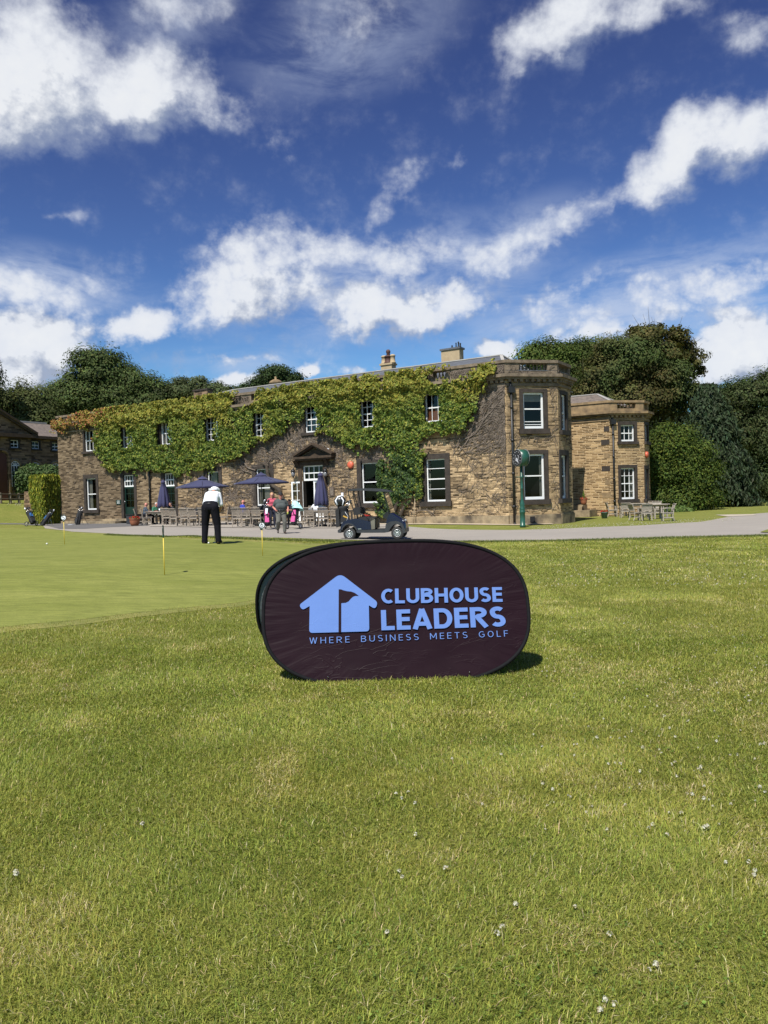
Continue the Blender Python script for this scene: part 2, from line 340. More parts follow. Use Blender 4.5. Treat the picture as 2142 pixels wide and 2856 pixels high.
def box_uv(me):
    uvl = me.uv_layers.new(name='UVMap')
    for p in me.polygons:
        n = p.normal
        for li in p.loop_indices:
            v = me.vertices[me.loops[li].vertex_index].co
            uvl.data[li].uv = (v.x, v.y) if abs(n.z) > .8 else ((v.x, v.z) if abs(n.y) >= abs(n.x) * .8 else (v.y, v.z))
def link(name, data, parent=None, world=None):
    o = bpy.data.objects.new(name, data); COL.objects.link(o)
    pw = WM[parent.name] if parent else Matrix.Identity(4)
    if world is None: world = pw
    if parent: o.parent = parent
    o.matrix_local = pw.inverted() @ world
    WM[o.name] = world.copy()
    return o
def tag(o, label=None, cat=None, group=None, kind=None):
    if label: o['label'] = label
    if cat: o['category'] = cat
    if group: o['group'] = group
    if kind: o['kind'] = kind
    return o
def thing(name, label, cat, loc=(0, 0, 0), rz=0.0, group=None):
    W = Matrix.Translation(Vector(loc)) @ Matrix.Rotation(rz, 4, 'Z')
    return tag(link(name, None, None, W), label, cat, group)
def copy_tree(src, world=None, parent=None):
    c = src.copy(); COL.objects.link(c)
    if parent is not None: c.parent = parent
    if world is not None: c.matrix_world = world; WM[c.name] = world.copy()
    for ch in list(src.children): copy_tree(ch, None, c)
    return c
def place(src, label, loc, rz, group=None):
    W = Matrix.Translation(Vector(loc)) @ Matrix.Rotation(rz, 4, 'Z')
    o = copy_tree(src, W)
    return tag(o, label, None, group)
def mesh_np(name, V, F, mat, parent=None, col=None, smooth=False, world=None):
    """big mesh from arrays: F (n,3) or (n,4)"""
    me = bpy.data.meshes.new(name); n, k = F.shape
    me.vertices.add(len(V)); me.vertices.foreach_set('co', V.astype(np.float32).ravel())
    me.loops.add(n * k); me.loops.foreach_set('vertex_index', F.astype(np.int32).ravel())
    me.polygons.add(n); me.polygons.foreach_set('loop_start', np.arange(0, n * k, k, dtype=np.int32))
    me.polygons.foreach_set('use_smooth', np.full(n, smooth))
    me.update(calc_edges=True)
    if col is not None:
        a = me.color_attributes.new('Col', 'FLOAT_COLOR', 'POINT')
        a.data.foreach_set('color', np.c_[col, np.ones(len(col))].astype(np.float32).ravel())
    me.materials.append(mat)
    return link(name, me, parent, world)
def vnoise(x, y, seed=0):
    xi, yi = np.floor(x), np.floor(y); fx, fy = x - xi, y - yi
    fx = fx * fx * (3 - 2 * fx); fy = fy * fy * (3 - 2 * fy)
    def h(a, b):
        t = np.sin(a * 127.1 + b * 311.7 + seed * 74.7) * 43758.5453
        return t - np.floor(t)
    return (h(xi, yi) * (1 - fx) + h(xi + 1, yi) * fx) * (1 - fy) + (h(xi, yi + 1) * (1 - fx) + h(xi + 1, yi + 1) * fx) * fy
def fbm(x, y, seed=0, o=4):
    t = 0; a = .5
    for i in range(o): t = t + a * vnoise(x * 2 ** i, y * 2 ** i, seed + i); a *= .5
    return t / (1 - .5 ** o)
def pip(x, y, poly):
    ins = np.zeros(x.shape, bool); n = len(poly)
    for i in range(n):
        (x0, y0), (x1, y1) = poly[i], poly[(i + 1) % n]
        if y0 == y1: continue
        c = ((y0 > y) != (y1 > y)) & (x < (x1 - x0) * (y - y0) / (y1 - y0) + x0)
        ins ^= c
    return ins

# ------------------------------------------------------------------ terrain
def sst(a, b, x):
    t = np.clip((np.asarray(x, float) - a) / (b - a), 0, 1); return t * t * (3 - 2 * t)
FA = -R(32.2)                                            # heading of the long front
FX = Vector((math.cos(FA), math.sin(FA))); FN = Vector((math.sin(FA), -math.cos(FA)))
P0 = Vector((5.80, 36.5))
def H(x, y):
    x = np.asarray(x, float); y = np.asarray(y, float)
    h = .46 * sst(2, -7, x) * sst(6.5, 17, y) * (1 - .6 * sst(23, 31, y)) + .12 * sst(33, 39, y) * sst(9, 4, x)
    u = -((x - P0.x) * FX.x + (y - P0.y) * FX.y)
    h = h + 1.75 * sst(33.2, 41, u) * sst(30, 48, y)
    h = h + .12 * sst(14, 26, x) * sst(28, 46, y)
    h = h + .018 * np.sin(x * .9 + 1.3) * np.sin(y * .7 + x * .3) * sst(2, 6, y) * sst(40, 30, y) + .03 * np.sin(x * .23 + .5) * np.cos(y * .31)* sst(2, 6, y) * sst(40, 30, y)
    return h
def Hf(x, y): return float(H(x, y))
def gp(px, py):
    """ground point seen at a photograph pixel"""
    d = ray(px, py); t = 1.5
    prev = t
    while t < 400:
        q = EYEV + d * t
        if q.z < Hf(q.x, q.y): break
        prev = t; t *= 1.02
    a, b = prev, t
    for _ in range(30):
        m = (a + b) / 2; q = EYEV + d * m
        if q.z < Hf(q.x, q.y): b = m
        else: a = m
    q = EYEV + d * b
    return Vector((q.x, q.y, Hf(q.x, q.y)))
def at(px, py, Y):
    d = ray(px, py); return EYEV + d * (Y / d.y)
def gd(px, Y, py=1440):
    """ground point at depth Y under a pixel column"""
    q = at(px, py, Y); return Vector((q.x, q.y, Hf(q.x, q.y)))
class Frame:
    def __init__(s, o, a):
        s.o = Vector(o); s.a = a; s.X = Vector((math.cos(a), math.sin(a))); s.Y = Vector((-math.sin(a), math.cos(a)))
        s.M = Matrix.Translation((s.o.x, s.o.y, 0)) @ Matrix.Rotation(a, 4, 'Z')
    def px(s, x, y, off=0.0):
        """(along, height) of a pixel on the plane lying off metres behind the face"""
        d = ray(x, y); den = d.x * s.Y.x + d.y * s.Y.y
        t = (off - (0 - s.o.x) * s.Y.x - (0 - s.o.y) * s.Y.y) / den
        q = EYEV + d * t
        return (q.x - s.o.x) * s.X.x + (q.y - s.o.y) * s.X.y, q.z
    def pt(s, x, y): return s.o + s.X * x + s.Y * y
FRONT = Frame(P0, FA)
s1 = Frame(P0, FA + R(45)).px(1554.4, 1050)[0]
BAY1 = Frame(P0, FA + R(45)); P1 = BAY1.pt(s1, 0); BAY2 = Frame(P1, FA + R(90)); s2 = BAY2.px(1591.5, 1100)[0]; P2 = BAY2.pt(s2, 0)
BAY3 = Frame(P2, FA + R(135))
q = at(1704.7, 1433, 46.5); PW = Vector((q.x, q.y)); WFRONT = Frame(PW, FA)
WB1 = Frame(PW, FA + R(45)); w1 = WB1.px(1795, 1155)[0]; PW1 = WB1.pt(w1, 0); WB2 = Frame(PW1, FA + R(90)); w2 = WB2.px(1811, 1250)[0]; PW2 = WB2.pt(w2, 0); WB3 = Frame(PW2, FA + R(135))
TOP = FRONT.px(1418, 1002)[1]; XL = FRONT.px(163, 1300)[0]
CORN = FRONT.px(1418, 1050)[1]
WTOP = WFRONT.px(1700, 1116)[1]; WCORN = WFRONT.px(1700, 1153)[1]
print('front', XL, TOP, CORN, 'bay', s1, s2, 'wing', PW, WTOP, WCORN, w1, w2)

# lawn: one sheet to the horizon, finer near the camera
def axis(fine, step, far, n): 
    a = np.arange(-fine, fine + step / 2, step); t = np.geomspace(fine, far, n)[1:]
    return np.r_[-t[::-1], a, t]
gx = axis(44, .5, 2500, 26); gy = np.r_[np.array([-2500, -800, -250, -80, -30, -12, -5]), np.arange(-2, 70, .5), np.geomspace(70, 2500, 26)]
X, Y = np.meshgrid(gx, gy); Z = H(X, Y)
nx, ny = len(gx), len(gy); idx = np.arange(nx * ny).reshape(ny, nx)
F = np.stack([idx[:-1, :-1], idx[:-1, 1:], idx[1:, 1:], idx[1:, :-1]], -1).reshape(-1, 4)
def lawn_mat():
    m, nt, b = new_mat('mown lawn')
    co = nd(nt, 'ShaderNodeNewGeometry').outputs['Position']
    n1 = noise(nt, co, .35, 5, .6)[0]; n2 = noise(nt, co, 1.7, 5, .65)[0]; n3 = noise(nt, co, 24, 5, .7)[0]; n4 = noise(nt, co, 140, 3, .7)[0]
    c = mix(nt, rng(nt, mth(nt, 'ADD', mth(nt, 'MULTIPLY', n1, .55), mth(nt, 'MULTIPLY', n2, .5)), .40, .66), (.185, .205, .040), (.265, .255, .064))
    c = mix(nt, mth(nt, 'MULTIPLY', rng(nt, n2, .60, .74), .6), c, (.40, .33, .15))
    c = mix(nt, rng(nt, n3, .40, .72), c, mix(nt, .55, c, (.085, .115, .022)))
    c = mix(nt, mth(nt, 'MULTIPLY', rng(nt, n4, .42, .70), .45), c, (.060, .080, .018))
    nt.links.new(c, b.inputs['Base Color']); b.inputs['Roughness'].default_value = .85; b.inputs['Specular IOR Level'].default_value = .15
    h = mth(nt, 'ADD', n3, mth(nt, 'MULTIPLY', n4, .8))
    nt.links.new(nd(nt, 'ShaderNodeBump', {'Height': h, 'Strength': .7, 'Distance': .03}).outputs[0], b.inputs['Normal'])
    return m
LAWN = lawn_mat()
tag(mesh_np('lawn', np.c_[X.ravel(), Y.ravel(), Z.ravel()], F, LAWN, smooth=True), 'olive green mown lawn', None, None, 'structure')

def sheet(name, outline, mat, lift, step=.6, kind='structure', label=None):
    """ground sheet inside an outline of ground points, following the terrain"""
    o2 = []
    for i in range(len(outline)):
        a, b = Vector(outline[i][:2]), Vector(outline[(i + 1) % len(outline)][:2]); n = max(1, int((b - a).length / step))
        o2 += [a + (b - a) * (k / n) for k in range(n)]
    xs = [p.x for p in o2]; ys = [p.y for p in o2]; poly = [(p.x, p.y) for p in o2]
    GX, GY = np.meshgrid(np.arange(min(xs), max(xs), step), np.arange(min(ys), max(ys), step)); GX, GY = GX.ravel(), GY.ravel()
    ins = pip(GX, GY, poly); gxs, gys = GX[ins], GY[ins]
    dm = np.min([np.hypot(gxs - p[0], gys - p[1]) for p in poly], 0) if len(gxs) else np.zeros(0)
    pts = [Vector(p) for p in poly] + [Vector((a, b)) for a, b, d in zip(gxs, gys, dm) if d > step * .4]
    n = len(poly)
    vo, _, fo, *_ = delaunay_2d_cdt(pts, [(i, (i + 1) % n) for i in range(n)], [], 1, 1e-4)
    V = np.array([(p.x, p.y, 0) for p in vo]); V[:, 2] = H(V[:, 0], V[:, 1]) + lift
    F = np.array([f for f in fo if len(f) == 3])
    a, b, c = V[F[:, 0]], V[F[:, 1]], V[F[:, 2]]
    flip = ((b - a)[:, 0] * (c - a)[:, 1] - (b - a)[:, 1] * (c - a)[:, 0]) < 0
    F[flip] = F[flip][:, ::-1]
    o = mesh_np(name, V, F, mat, smooth=True)
    tag(o, label, None, None, kind)
    return poly
def smooth_poly(pts, n=4):
    """closed Catmull-Rom through the points"""
    out = []; m = len(pts)
    for i in range(m):
        p0, p1, p2, p3 = (Vector(pts[(i + k - 1) % m][:2]) for k in range(4))
        for k in range(n):
            t = k / n
            out.append(.5 * ((2 * p1) + (p2 - p0) * t + (2 * p0 - 5 * p1 + 4 * p2 - p3) * t * t + (3 * p1 - p0 - 3 * p2 + p3) * t ** 3))
    return out
def green_mat():
    m, nt, b = new_mat('close mown putting green')
    co = nd(nt, 'ShaderNodeNewGeometry').outputs['Position']
    n1 = noise(nt, nd(nt, 'ShaderNodeMapping', {'Vector': co, 'Scale': (.5, 1.5, 1), 'Rotation': (0, 0, R(-8))}).outputs[0], .9, 6, .65)[0]
    n3 = noise(nt, nd(nt, 'ShaderNodeMapping', {'Vector': co, 'Scale': (.35, 1.5, 1)}).outputs[0], 7, 6, .7)[0]; n4 = noise(nt, co, 38, 4, .75)[0]
    c = mix(nt, rng(nt, n1, .36, .66), (.195, .215, .044), (.275, .285, .072))
    c = mix(nt, mth(nt, 'MULTIPLY', rng(nt, n3, .42, .66), .8), c, (.125, .142, .030))
    c = mix(nt, mth(nt, 'MULTIPLY', rng(nt, n4, .42, .68), .55), c, (.105, .120, .028))
    nt.links.new(c, b.inputs['Base Color']); b.inputs['Roughness'].default_value = .8; b.inputs['Specular IOR Level'].default_value = .15
    nt.links.new(nd(nt, 'ShaderNodeBump', {'Height': n4, 'Strength': .35, 'Distance': .01}).outputs[0], b.inputs['Normal'])
    return m
def tarmac_mat(name, a, b_, c_):
    m, nt, b = new_mat(name)
    co = nd(nt, 'ShaderNodeNewGeometry').outputs['Position']
    n1 = noise(nt, co, .3, 6, .6)[0]; n2 = noise(nt, nd(nt, 'ShaderNodeMapping', {'Vector': co, 'Scale': (.25, 1.4, 1)}).outputs[0], 1.2, 5, .6)[0]; n3 = noise(nt, co, 60, 4, .75)[0]
    c = mix(nt, rng(nt, mth(nt, 'ADD', mth(nt, 'MULTIPLY', n1, .5), mth(nt, 'MULTIPLY', n2, .5)), .38, .62), a, b_)
    c = mix(nt, mth(nt, 'MULTIPLY', rng(nt, n3, .40, .66), .45), c, c_)
    nt.links.new(c, b.inputs['Base Color']); b.inputs['Roughness'].default_value = .9; b.inputs['Specular IOR Level'].default_value = .25
    nt.links.new(nd(nt, 'ShaderNodeBump', {'Height': n3, 'Strength': .5, 'Distance': .01}).outputs[0], b.inputs['Normal'])
    return m
G = lambda *ps: [gp(*p) for p in ps]
FRONT_BASE = lambda x, d=-.02: FRONT.pt(x, d)
green_out = smooth_poly(G((-260, 1790), (0, 1751), (211, 1731), (380, 1710), (548, 1693), (700, 1676), (800, 1640), (905, 1585), (960, 1545), (940, 1527), (860, 1520), (765, 1514), (660, 1508), (500, 1501.5), (359, 1494.5), (211, 1487.5), (126, 1479), (0, 1475), (-250, 1470)))
GREEN_POLY = sheet('putting_green', green_out, green_mat(), .007)
collar_out = smooth_poly(G((-260, 1812), (0, 1766), (211, 1744), (380, 1722), (548, 1703), (700, 1686), (830, 1648), (940, 1590), (1010, 1545), (985, 1521), (860, 1515.5), (765, 1510), (660, 1504.5), (500, 1499), (359, 1492.5), (211, 1485.5), (126, 1477.5), (0, 1473.5), (-250, 1469)))
m_col, ntc, bc = new_mat('collar grass')
co_ = nd(ntc, 'ShaderNodeNewGeometry').outputs['Position']
ntc.links.new(mix(ntc, rng(ntc, noise(ntc, co_, 1.6, 5, .65)[0], .38, .64), (.165, .175, .034), (.26, .235, .058)), bc.inputs['Base Color']); bc.inputs['Roughness'].default_value = .85
ntc.links.new(nd(ntc, 'ShaderNodeBump', {'Height': noise(ntc, co_, 70, 4, .7)[0], 'Strength': .6, 'Distance': .02}).outputs[0], bc.inputs['Normal'])
COLLAR_POLY = sheet('green_collar', collar_out, m_col, .004)
road_out = [*G((126, 1474), (200, 1483), (359, 1491), (440, 1494.5), (560, 1497), (700, 1499.5), (880, 1503), (1000, 1506), (1150, 1508.5), (1360, 1509), (1500, 1507.5), (1600, 1505), (1800, 1500.5), (2000, 1495), (2142, 1491.5), (2420, 1484)),
            *G((2420, 1418), (2142, 1430), (2070, 1436), (2020, 1444), (1950, 1456), (1800, 1465), (1560, 1475), (1420, 1478.5), (1300, 1477.5), (1200, 1474), (1130, 1468))]
TARMAC = tarmac_mat('sun bleached tarmac', (.340, .305, .262), (.285, .258, .225), (.21, .19, .165))
ROAD_POLY = sheet('driveway', [*road_out, FRONT_BASE(-7.2), FRONT_BASE(XL - .6), gp(120, 1466)], TARMAC, .006, .8)
ASPH = tarmac_mat('dark tarmac strip', (.155, .148, .142), (.125, .12, .116), (.09, .088, .085))
sheet('footpath', [gp(165, 1475.5), gp(235, 1475.5), gp(310, 1470.5), gp(385, 1467.5), gp(470, 1465), FRONT_BASE(-24.5), FRONT_BASE(XL - .6), gp(40, 1460), gp(-60, 1459), gp(-60, 1461.5), gp(60, 1463), gp(130, 1466)], ASPH, .016, .8)
PAVE = tarmac_mat('terrace paving', (.37, .33, .28), (.325, .29, .245), (.25, .225, .19))
terr = [gp(420, 1469), gp(560, 1471.5), gp(723, 1473), gp(870, 1473.5), gp(980, 1473.5), gp(1100, 1469), gp(1135, 1466), FRONT_BASE(-7.4), FRONT_BASE(-25)]
sheet('terrace', terr, PAVE, .026, .7)
sheet('flagstone_path', [FRONT_BASE(-7.3), FRONT_BASE(-7.1, -1.6), FRONT_BASE(-4, -.75), FRONT_BASE(-1, -.75), BAY1.pt(.0, -.75), BAY1.pt(s1 * .75, -.7), BAY1.pt(s1 * .8, -.02), Vector(P0) + FN * .02], M('pale flagstones', (.50, .41, .29), (.40, .33, .24), 2.0, .9, .3), .030, .5)
sheet('lawn_path', [gp(1995, 1436.5), gp(2100, 1434.5), gp(2110, 1438), gp(2030, 1441.5)], M('pale gravel', (.45, .39, .30), (.37, .32, .25), 3.0, .9, .4), .018, .5)
sheet('grass_island', [gp(2120, 1486), gp(2142, 1478.5), gp(2300, 1470), gp(2300, 1483), gp(2142, 1487)], LAWN, .030, .5)

# ------------------------------------------------------------------ clubhouse
def wall(parent, fr, x0, x1, z0, z1, holes, mat, rev=DRESS, depth=.28, name='wall', thick=.45):
    """wall with openings; each opening gets reveals and a dim room behind"""
    xs = sorted({x0, x1, *[h[0] for h in holes], *[h[2] for h in holes]}); zs = sorted({z0, z1, *[h[1] for h in holes], *[h[3] for h in holes]})
    mb = MB()
    for i in range(len(xs) - 1):
        for j in range(len(zs) - 1):
            cx, cz = (xs[i] + xs[i + 1]) / 2, (zs[j] + zs[j + 1]) / 2
            if any(h[0] < cx < h[2] and h[1] < cz < h[3] for h in holes): continue
            a, b, c, d = xs[i], xs[i + 1], zs[j], zs[j + 1]
            mb.add([(a, 0, c), (b, 0, c), (b, 0, d), (a, 0, d)], [(0, 1, 2, 3)], mat)
    for a, c, b, d in holes:
        D = depth
        mb.add([(a, 0, c), (b, 0, c), (b, 0, d), (a, 0, d), (a, D, c), (b, D, c), (b, D, d), (a, D, d)], [(0, 4, 5, 1), (1, 5, 6, 2), (2, 6, 7, 3), (3, 7, 4, 0)], rev)
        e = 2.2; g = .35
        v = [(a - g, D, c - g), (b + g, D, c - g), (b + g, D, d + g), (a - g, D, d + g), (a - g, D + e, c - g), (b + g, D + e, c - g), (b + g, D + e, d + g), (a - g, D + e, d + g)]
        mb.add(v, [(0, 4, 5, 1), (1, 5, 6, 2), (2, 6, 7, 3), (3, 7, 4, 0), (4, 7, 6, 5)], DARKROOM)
    return mb.build(name, parent, fr.M, uv=True, fixn=False)

def window(parent, fr, rect, hb=(.5,), vb=(), sur=.2, sill=.16, lintel=.2, curtain=None, blind=None, open_=0.0, surround=True, label=None, off=.09, st=.055, name='window'):
    """sash window in an opening (x0,z0,x1,z1): frame with glazing bars, pane, dark stone surround and sill, curtain"""
    a, c, b, d = rect; w, h = b - a, d - c
    f = MB(); y0, y1 = off, off + .07; t = st
    f.box((a, y0, c), (a + t, y1, d), WHITE); f.box((b - t, y0, c), (b, y1, d), WHITE)
    f.box((a + t, y0 + .003, c), (b - t, y1, c + t * 1.5), WHITE); f.box((a + t, y0 + .003, d - t), (b - t, y1, d), WHITE)
    for q in hb:
        z = c + h * q; k = .028 if abs(q - .5) < .12 else .014
        f.box((a + t, y0 + .006, z - k), (b - t, y1 - .01, z + k), WHITE)
    for q in vb:
        x = a + w * q
        f.box((x - .013, y0 + .012, c + t), (x + .013, y1 - .014, d - t), WHITE)
    fo = f.build(name, parent, fr.M)
    if label: fo['label'] = label
    p = MB(); p.add([(a + t, y1 - .012, c + t), (b - t, y1 - .012, c + t), (b - t, y1 - .012, d - t), (a + t, y1 - .012, d - t)], [(0, 1, 2, 3)], GLASS)
    p.build('pane', fo)
    if surround:
        s = MB(); o = -.035
        s.box((a - sur, o, c), (a, .02, d), DRESS); s.box((b, o, c), (b + sur, .02, d), DRESS); s.box((a - sur, o - .004, d), (b + sur, .02, d + lintel), DRESS)
        s.build('surround', fo)
    if sill:
        s = MB(); s.box((a - sur - .06, -.13, c - sill), (b + sur + .06, .06, c), DRESS); s.build('sill', fo)
    if curtain:
        for x0, x1 in curtain:
            m = MB(); n = 14; vs = []
            for i in range(n + 1):
                x = a + w * (x0 + (x1 - x0) * i / n); y = y1 + .10 + .035 * math.sin(i * 2.1)
                vs += [(x, y, c + .05), (x, y, d - .04)]
            m.add(vs, [(2 * i, 2 * i + 2, 2 * i + 3, 2 * i + 1) for i in range(n)], CURTAIN, True); m.build('curtain', fo, fixn=False)
    if blind:
        z0, z1, mt = blind
        m = MB(); m.box((a + t, y1 + .03, c + h * z0), (b - t, y1 + .04, c + h * z1), mt); m.build('blind', fo)
    return fo

club = thing('clubhouse', 'long two storey sandstone clubhouse with balustraded parapet and creeper on its front', 'building', (P0.x, P0.y, 0), FA)
def rc(fr, x0, y0, x1, y1, grow=0.0):
    """opening on a face from the pixel box of its white frame"""
    a = fr.px(x0, (y0 + y1) / 2)[0]; b = fr.px(x1, (y0 + y1) / 2)[0]; xm = (x0 + x1) / 2
    return (a, fr.px(xm, y1)[1], b, fr.px(xm, y0)[1])
def std(r, w=None, z0=None, z1=None):
    m = (r[0] + r[2]) / 2; w = w or r[2] - r[0]
    return (m - w / 2, r[1] if z0 is None else z0, m + w / 2, r[3] if z1 is None else z1)
UP_ = [std(rc(FRONT, *p)) for p in ((237.6, 1215, 263.9, 1261), (344, 1205, 367, 1248), (452.5, 1193, 477, 1243), (576, 1180, 604, 1229), (715, 1164, 745, 1220), (852, 1152, 891.6, 1209), (1010, 1132, 1048, 1189), (1190, 1116, 1231, 1172))]
uz0 = sum(r[1] for r in UP_) / len(UP_); uw = 1.02
print('upper', [[round(v, 2) for v in r] for r in UP_])
UP_ = [std(r, uw if i else 1.05, uz0, uz0 + 1.42 if i else uz0 + 1.42) for i, r in enumerate(UP_)]
LO = [rc(FRONT, *p) for p in ((241.3, 1337, 269.3, 1422), (579, 1315, 611.7, 1413), (714.8, 1307, 754, 1409), (1009, 1289, 1058, 1403.7), (1189, 1278, 1242, 1399))]
print('lower', [[round(v, 2) for v in r] for r in LO])
lz0 = sum(r[1] for r in LO) / 5; lz1 = sum(r[3] for r in LO) / 5
LO = [std(r, None, lz0, lz1) for r in LO]
D1 = rc(FRONT, 345.5, 1329, 375, 1446); D2 = rc(FRONT, 459.5, 1322, 489, 1450)
D1 = (D1[0], D1[1], D1[2], lz1 + .08); D2 = (D2[0], D2[1], D2[2], lz1 + .05)
D3 = rc(FRONT, 846, 1297.6, 903, 1460)
D3 = (D3[0], .30, D3[2], D3[3])
PARB = CORN + .18
holes = UP_ + LO + [D1, D2, D3]
wall(club, FRONT, XL, 0, -.4, CORN, holes, STONE)
UB1 = rc(BAY1, 1459.5, 1094.5, 1516.5, 1195.7); LB1 = rc(BAY1, 1460.5, 1266, 1519, 1393)
UB2 = rc(BAY2, 1565.5, 1101, 1579, 1201); LB2 = rc(BAY2, 1566, 1270, 1581, 1390)
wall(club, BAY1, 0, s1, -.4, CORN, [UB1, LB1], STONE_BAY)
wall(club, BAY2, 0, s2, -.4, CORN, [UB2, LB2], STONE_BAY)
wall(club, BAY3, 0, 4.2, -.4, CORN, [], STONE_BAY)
LEFT = Frame(FRONT.pt(XL, 0), FA - R(90))
wall(club, Frame(LEFT.pt(-9.5, 0), FA - R(90)), 0, 9.5, -.4, CORN, [], STONE)
vb2 = (1 / 3, 2 / 3); h4 = (.25, .5, .75)
for i, r in enumerate(UP_):
    op = i in (3, 4, 5, 6)
    window(club, FRONT, r, (.5, .28, .75) if op else (.5,), (.34, .67) if i else (.36, .68), .17, .15, .18, curtain=[(.02, .3)] if i in (0, 2) else None, surround=True,
           blind=(.0, .46, M('brown board', (.36, .13, .05), None, 5, .8)) if i == 7 else None)
window(club, FRONT, LO[0], (.5,), (), .24, .22, .26, curtain=[(.0, .35)])
window(club, FRONT, LO[1], (.5,), (), .26, .22, .26, curtain=[(.02, .62)])
window(club, FRONT, LO[2], (.48,), (), .28, .22, .26, curtain=[(.02, .25), (.38, .8)])
window(club, FRONT, LO[3], (.52,), (), .28, .24, .26)
window(club, FRONT, LO[4], (.295, .53, .775), (), .28, .24, .26, curtain=[(.02, .12)])
window(club, BAY1, UB1, (.55, .2, .12), (), .19, .24, .16, blind=(.76, .98, CURTAIN), st=.085)
window(club, BAY1, LB1, (.52,), (), .19, .24, .18, curtain=[(.85, .98)], st=.085)
window(club, BAY2, UB2, (.5, .3), (), .2, .22, .16, st=.085); window(club, BAY2, LB2, (.52,), (), .26, .22, .24, st=.085)

def glazed_door(parent, fr, r, dz, hb, vb):
    """green panelled door with glazing under a white fanlight"""
    a, c, b, d = r; z = c + dz
    window(parent, fr, (a, z, b, d), (.5,), vb, .22, 0, .26, name='fanlight', surround=False)
    s = MB(); s.box((a - .24, -.035, c), (a, .02, d), DRESS); s.box((b, -.035, c), (b + .24, .02, d), DRESS); s.box((a - .24, -.039, d), (b + .24, .02, d + .26), DRESS); s.build('surround', parent, fr.M)
    m = MB(); y0, y1 = .10, .15; t = .09; zz = c + (z - c) * .36
    m.box((a, y0, c), (a + t, y1, z), DGREEN); m.box((b - t, y0, c), (b, y1, z), DGREEN); m.box((a + t, y0 + .003, z - .1), (b - t, y1, z), DGREEN)
    m.box((a + t, y0 + .003, c), (b - t, y1, zz), DGREEN); m.box((a + .2, y0 - .012, c + .12), (b - .2, y0 + .02, zz - .12), DGREEN)
    for i in (1, 2): m.box((a + t, y0 + .01, zz + (z - zz) * i / 3 - .012), (b - t, y1 - .01, zz + (z - zz) * i / 3 + .012), DGREEN)
    m.box(((a + b) / 2 - .012, y0 + .014, zz), ((a + b) / 2 + .012, y1 - .014, z - .1), DGREEN)
    do = m.build('door', parent, fr.M)
    g = MB(); g.add([(a + t, y1 - .01, zz), (b - t, y1 - .01, zz), (b - t, y1 - .01, z - .1), (a + t, y1 - .01, z - .1)], [(0, 1, 2, 3)], GLASS); g.build('pane', do)
    h = MB(); h.tube([(a + .05, y0 - .01, c + .95), (a + .05, y0 - .07, c + .95), (a + .05, y0 - .07, c + 1.12), (a + .05, y0 - .01, c + 1.12)], .014, STEEL, 6); h.build('handle', do)
    return do
glazed_door(club, FRONT, D1, (D1[3] - D1[1]) * .73, (.5,), (.25, .5, .75))
glazed_door(club, FRONT, D2, (D2[3] - D2[1]) * .72, (.5,), (.25, .5, .75))

# plinth, cornice, parapet with balustrade panels, for every face of the house
PANELS = []
def bal_prof(r, h): return [(r * .9, 0), (r * .9, h * .07), (r * .55, h * .12), (r, h * .33), (r * .8, h * .5), (r * .42, h * .78), (r * .55, h * .86), (r * .9, h * .92), (r * .9, h)]
def parapet(parent, fr, x0, x1, cor, top, panels, mat, ext0=0.0, ext1=0.0, dent=True, thick=.42):
    k = MB(); pr = .30
    k.box((x0 - ext0, -pr, cor - .02), (x1 + ext1, .1, cor + .12), mat); k.box((x0 - ext0 * .7, -pr * .62, cor - .12), (x1 + ext1 * .7, .09, cor - .02), mat); k.box((x0, -.05, cor - .42), (x1, .08, cor - .30), mat)
    if dent:
        n = int((x1 - x0) / .26)
        for i in range(n):
            x = x0 + (i + .5) * (x1 - x0) / n; k.box((x - .07, -.15, cor - .24), (x + .07, .05, cor - .12), mat)
    k.build('cornice', parent, fr.M, uv=True)
    p = MB(); zb, zt = cor + .12, top - .14; ph0, ph1 = zb + (zt - zb) * .34, zt - .02
    x = x0
    for a, b in panels + [(x1, None)]:
        if a - x > .01: p.box((x, 0, zb), (a, thick, zt), mat)
        if b is None: break
        p.box((a, .02, zb), (b, thick - .02, ph0), mat); p.box((a, .02, ph1), (b, thick - .02, zt), mat)
        x = b
    p.box((x0 - ext0 * .25, -.06, zt), (x1 + ext1 * .25, thick + .04, top), mat)
    p.build('parapet', parent, fr.M, uv=True)
    for a, b in panels:
        PANELS.append((fr, a, b)); n = max(2, int((b - a) / .175))
        for i in range(n):
            m = MB(); m.lathe([(r, z + ph0) for r, z in bal_prof(.066, ph1 - ph0)], mat, 8, (a + (i + .5) * (b - a) / n, thick * .45, 0)); m.build('baluster', parent, fr.M)
fpan = []
for xa, xb in ((699, 728), (1006, 1028), (1208, 1245)):
    fpan.append((FRONT.px(xa, 1080)[0], FRONT.px(xb, 1080)[0]))
a, b = FRONT.px(860, 1080)[0], FRONT.px(895, 1080)[0]; fpan.insert(1, (a, b))
parapet(club, FRONT, XL, 0, CORN, TOP, fpan, ASHLAR, .3, .12)
e = .40
parapet(club, BAY1, 0, s1, CORN, TOP, [(BAY1.px(1447, 1015)[0], BAY1.px(1526.6, 1015)[0])], ASHLAR, .12, .12)
parapet(club, BAY2, 0, s2, CORN, TOP, [(.25, s2 - .22)], ASHLAR, .12, .12)
parapet(club, BAY3, 0, 4.2, CORN, TOP, [], ASHLAR, .12, 0, dent=False)
def plinth(parent, fr, x0, x1, top, mat, skip=()):
    m = MB(); xs = [x0] + [v for s in skip for v in s] + [x1]
    for i in range(0, len(xs), 2):
        a, b = xs[i], xs[i + 1]
        m.box((a, -.075, -.4), (b, .02, top), mat)
    m.build('plinth', parent, fr.M, uv=True)
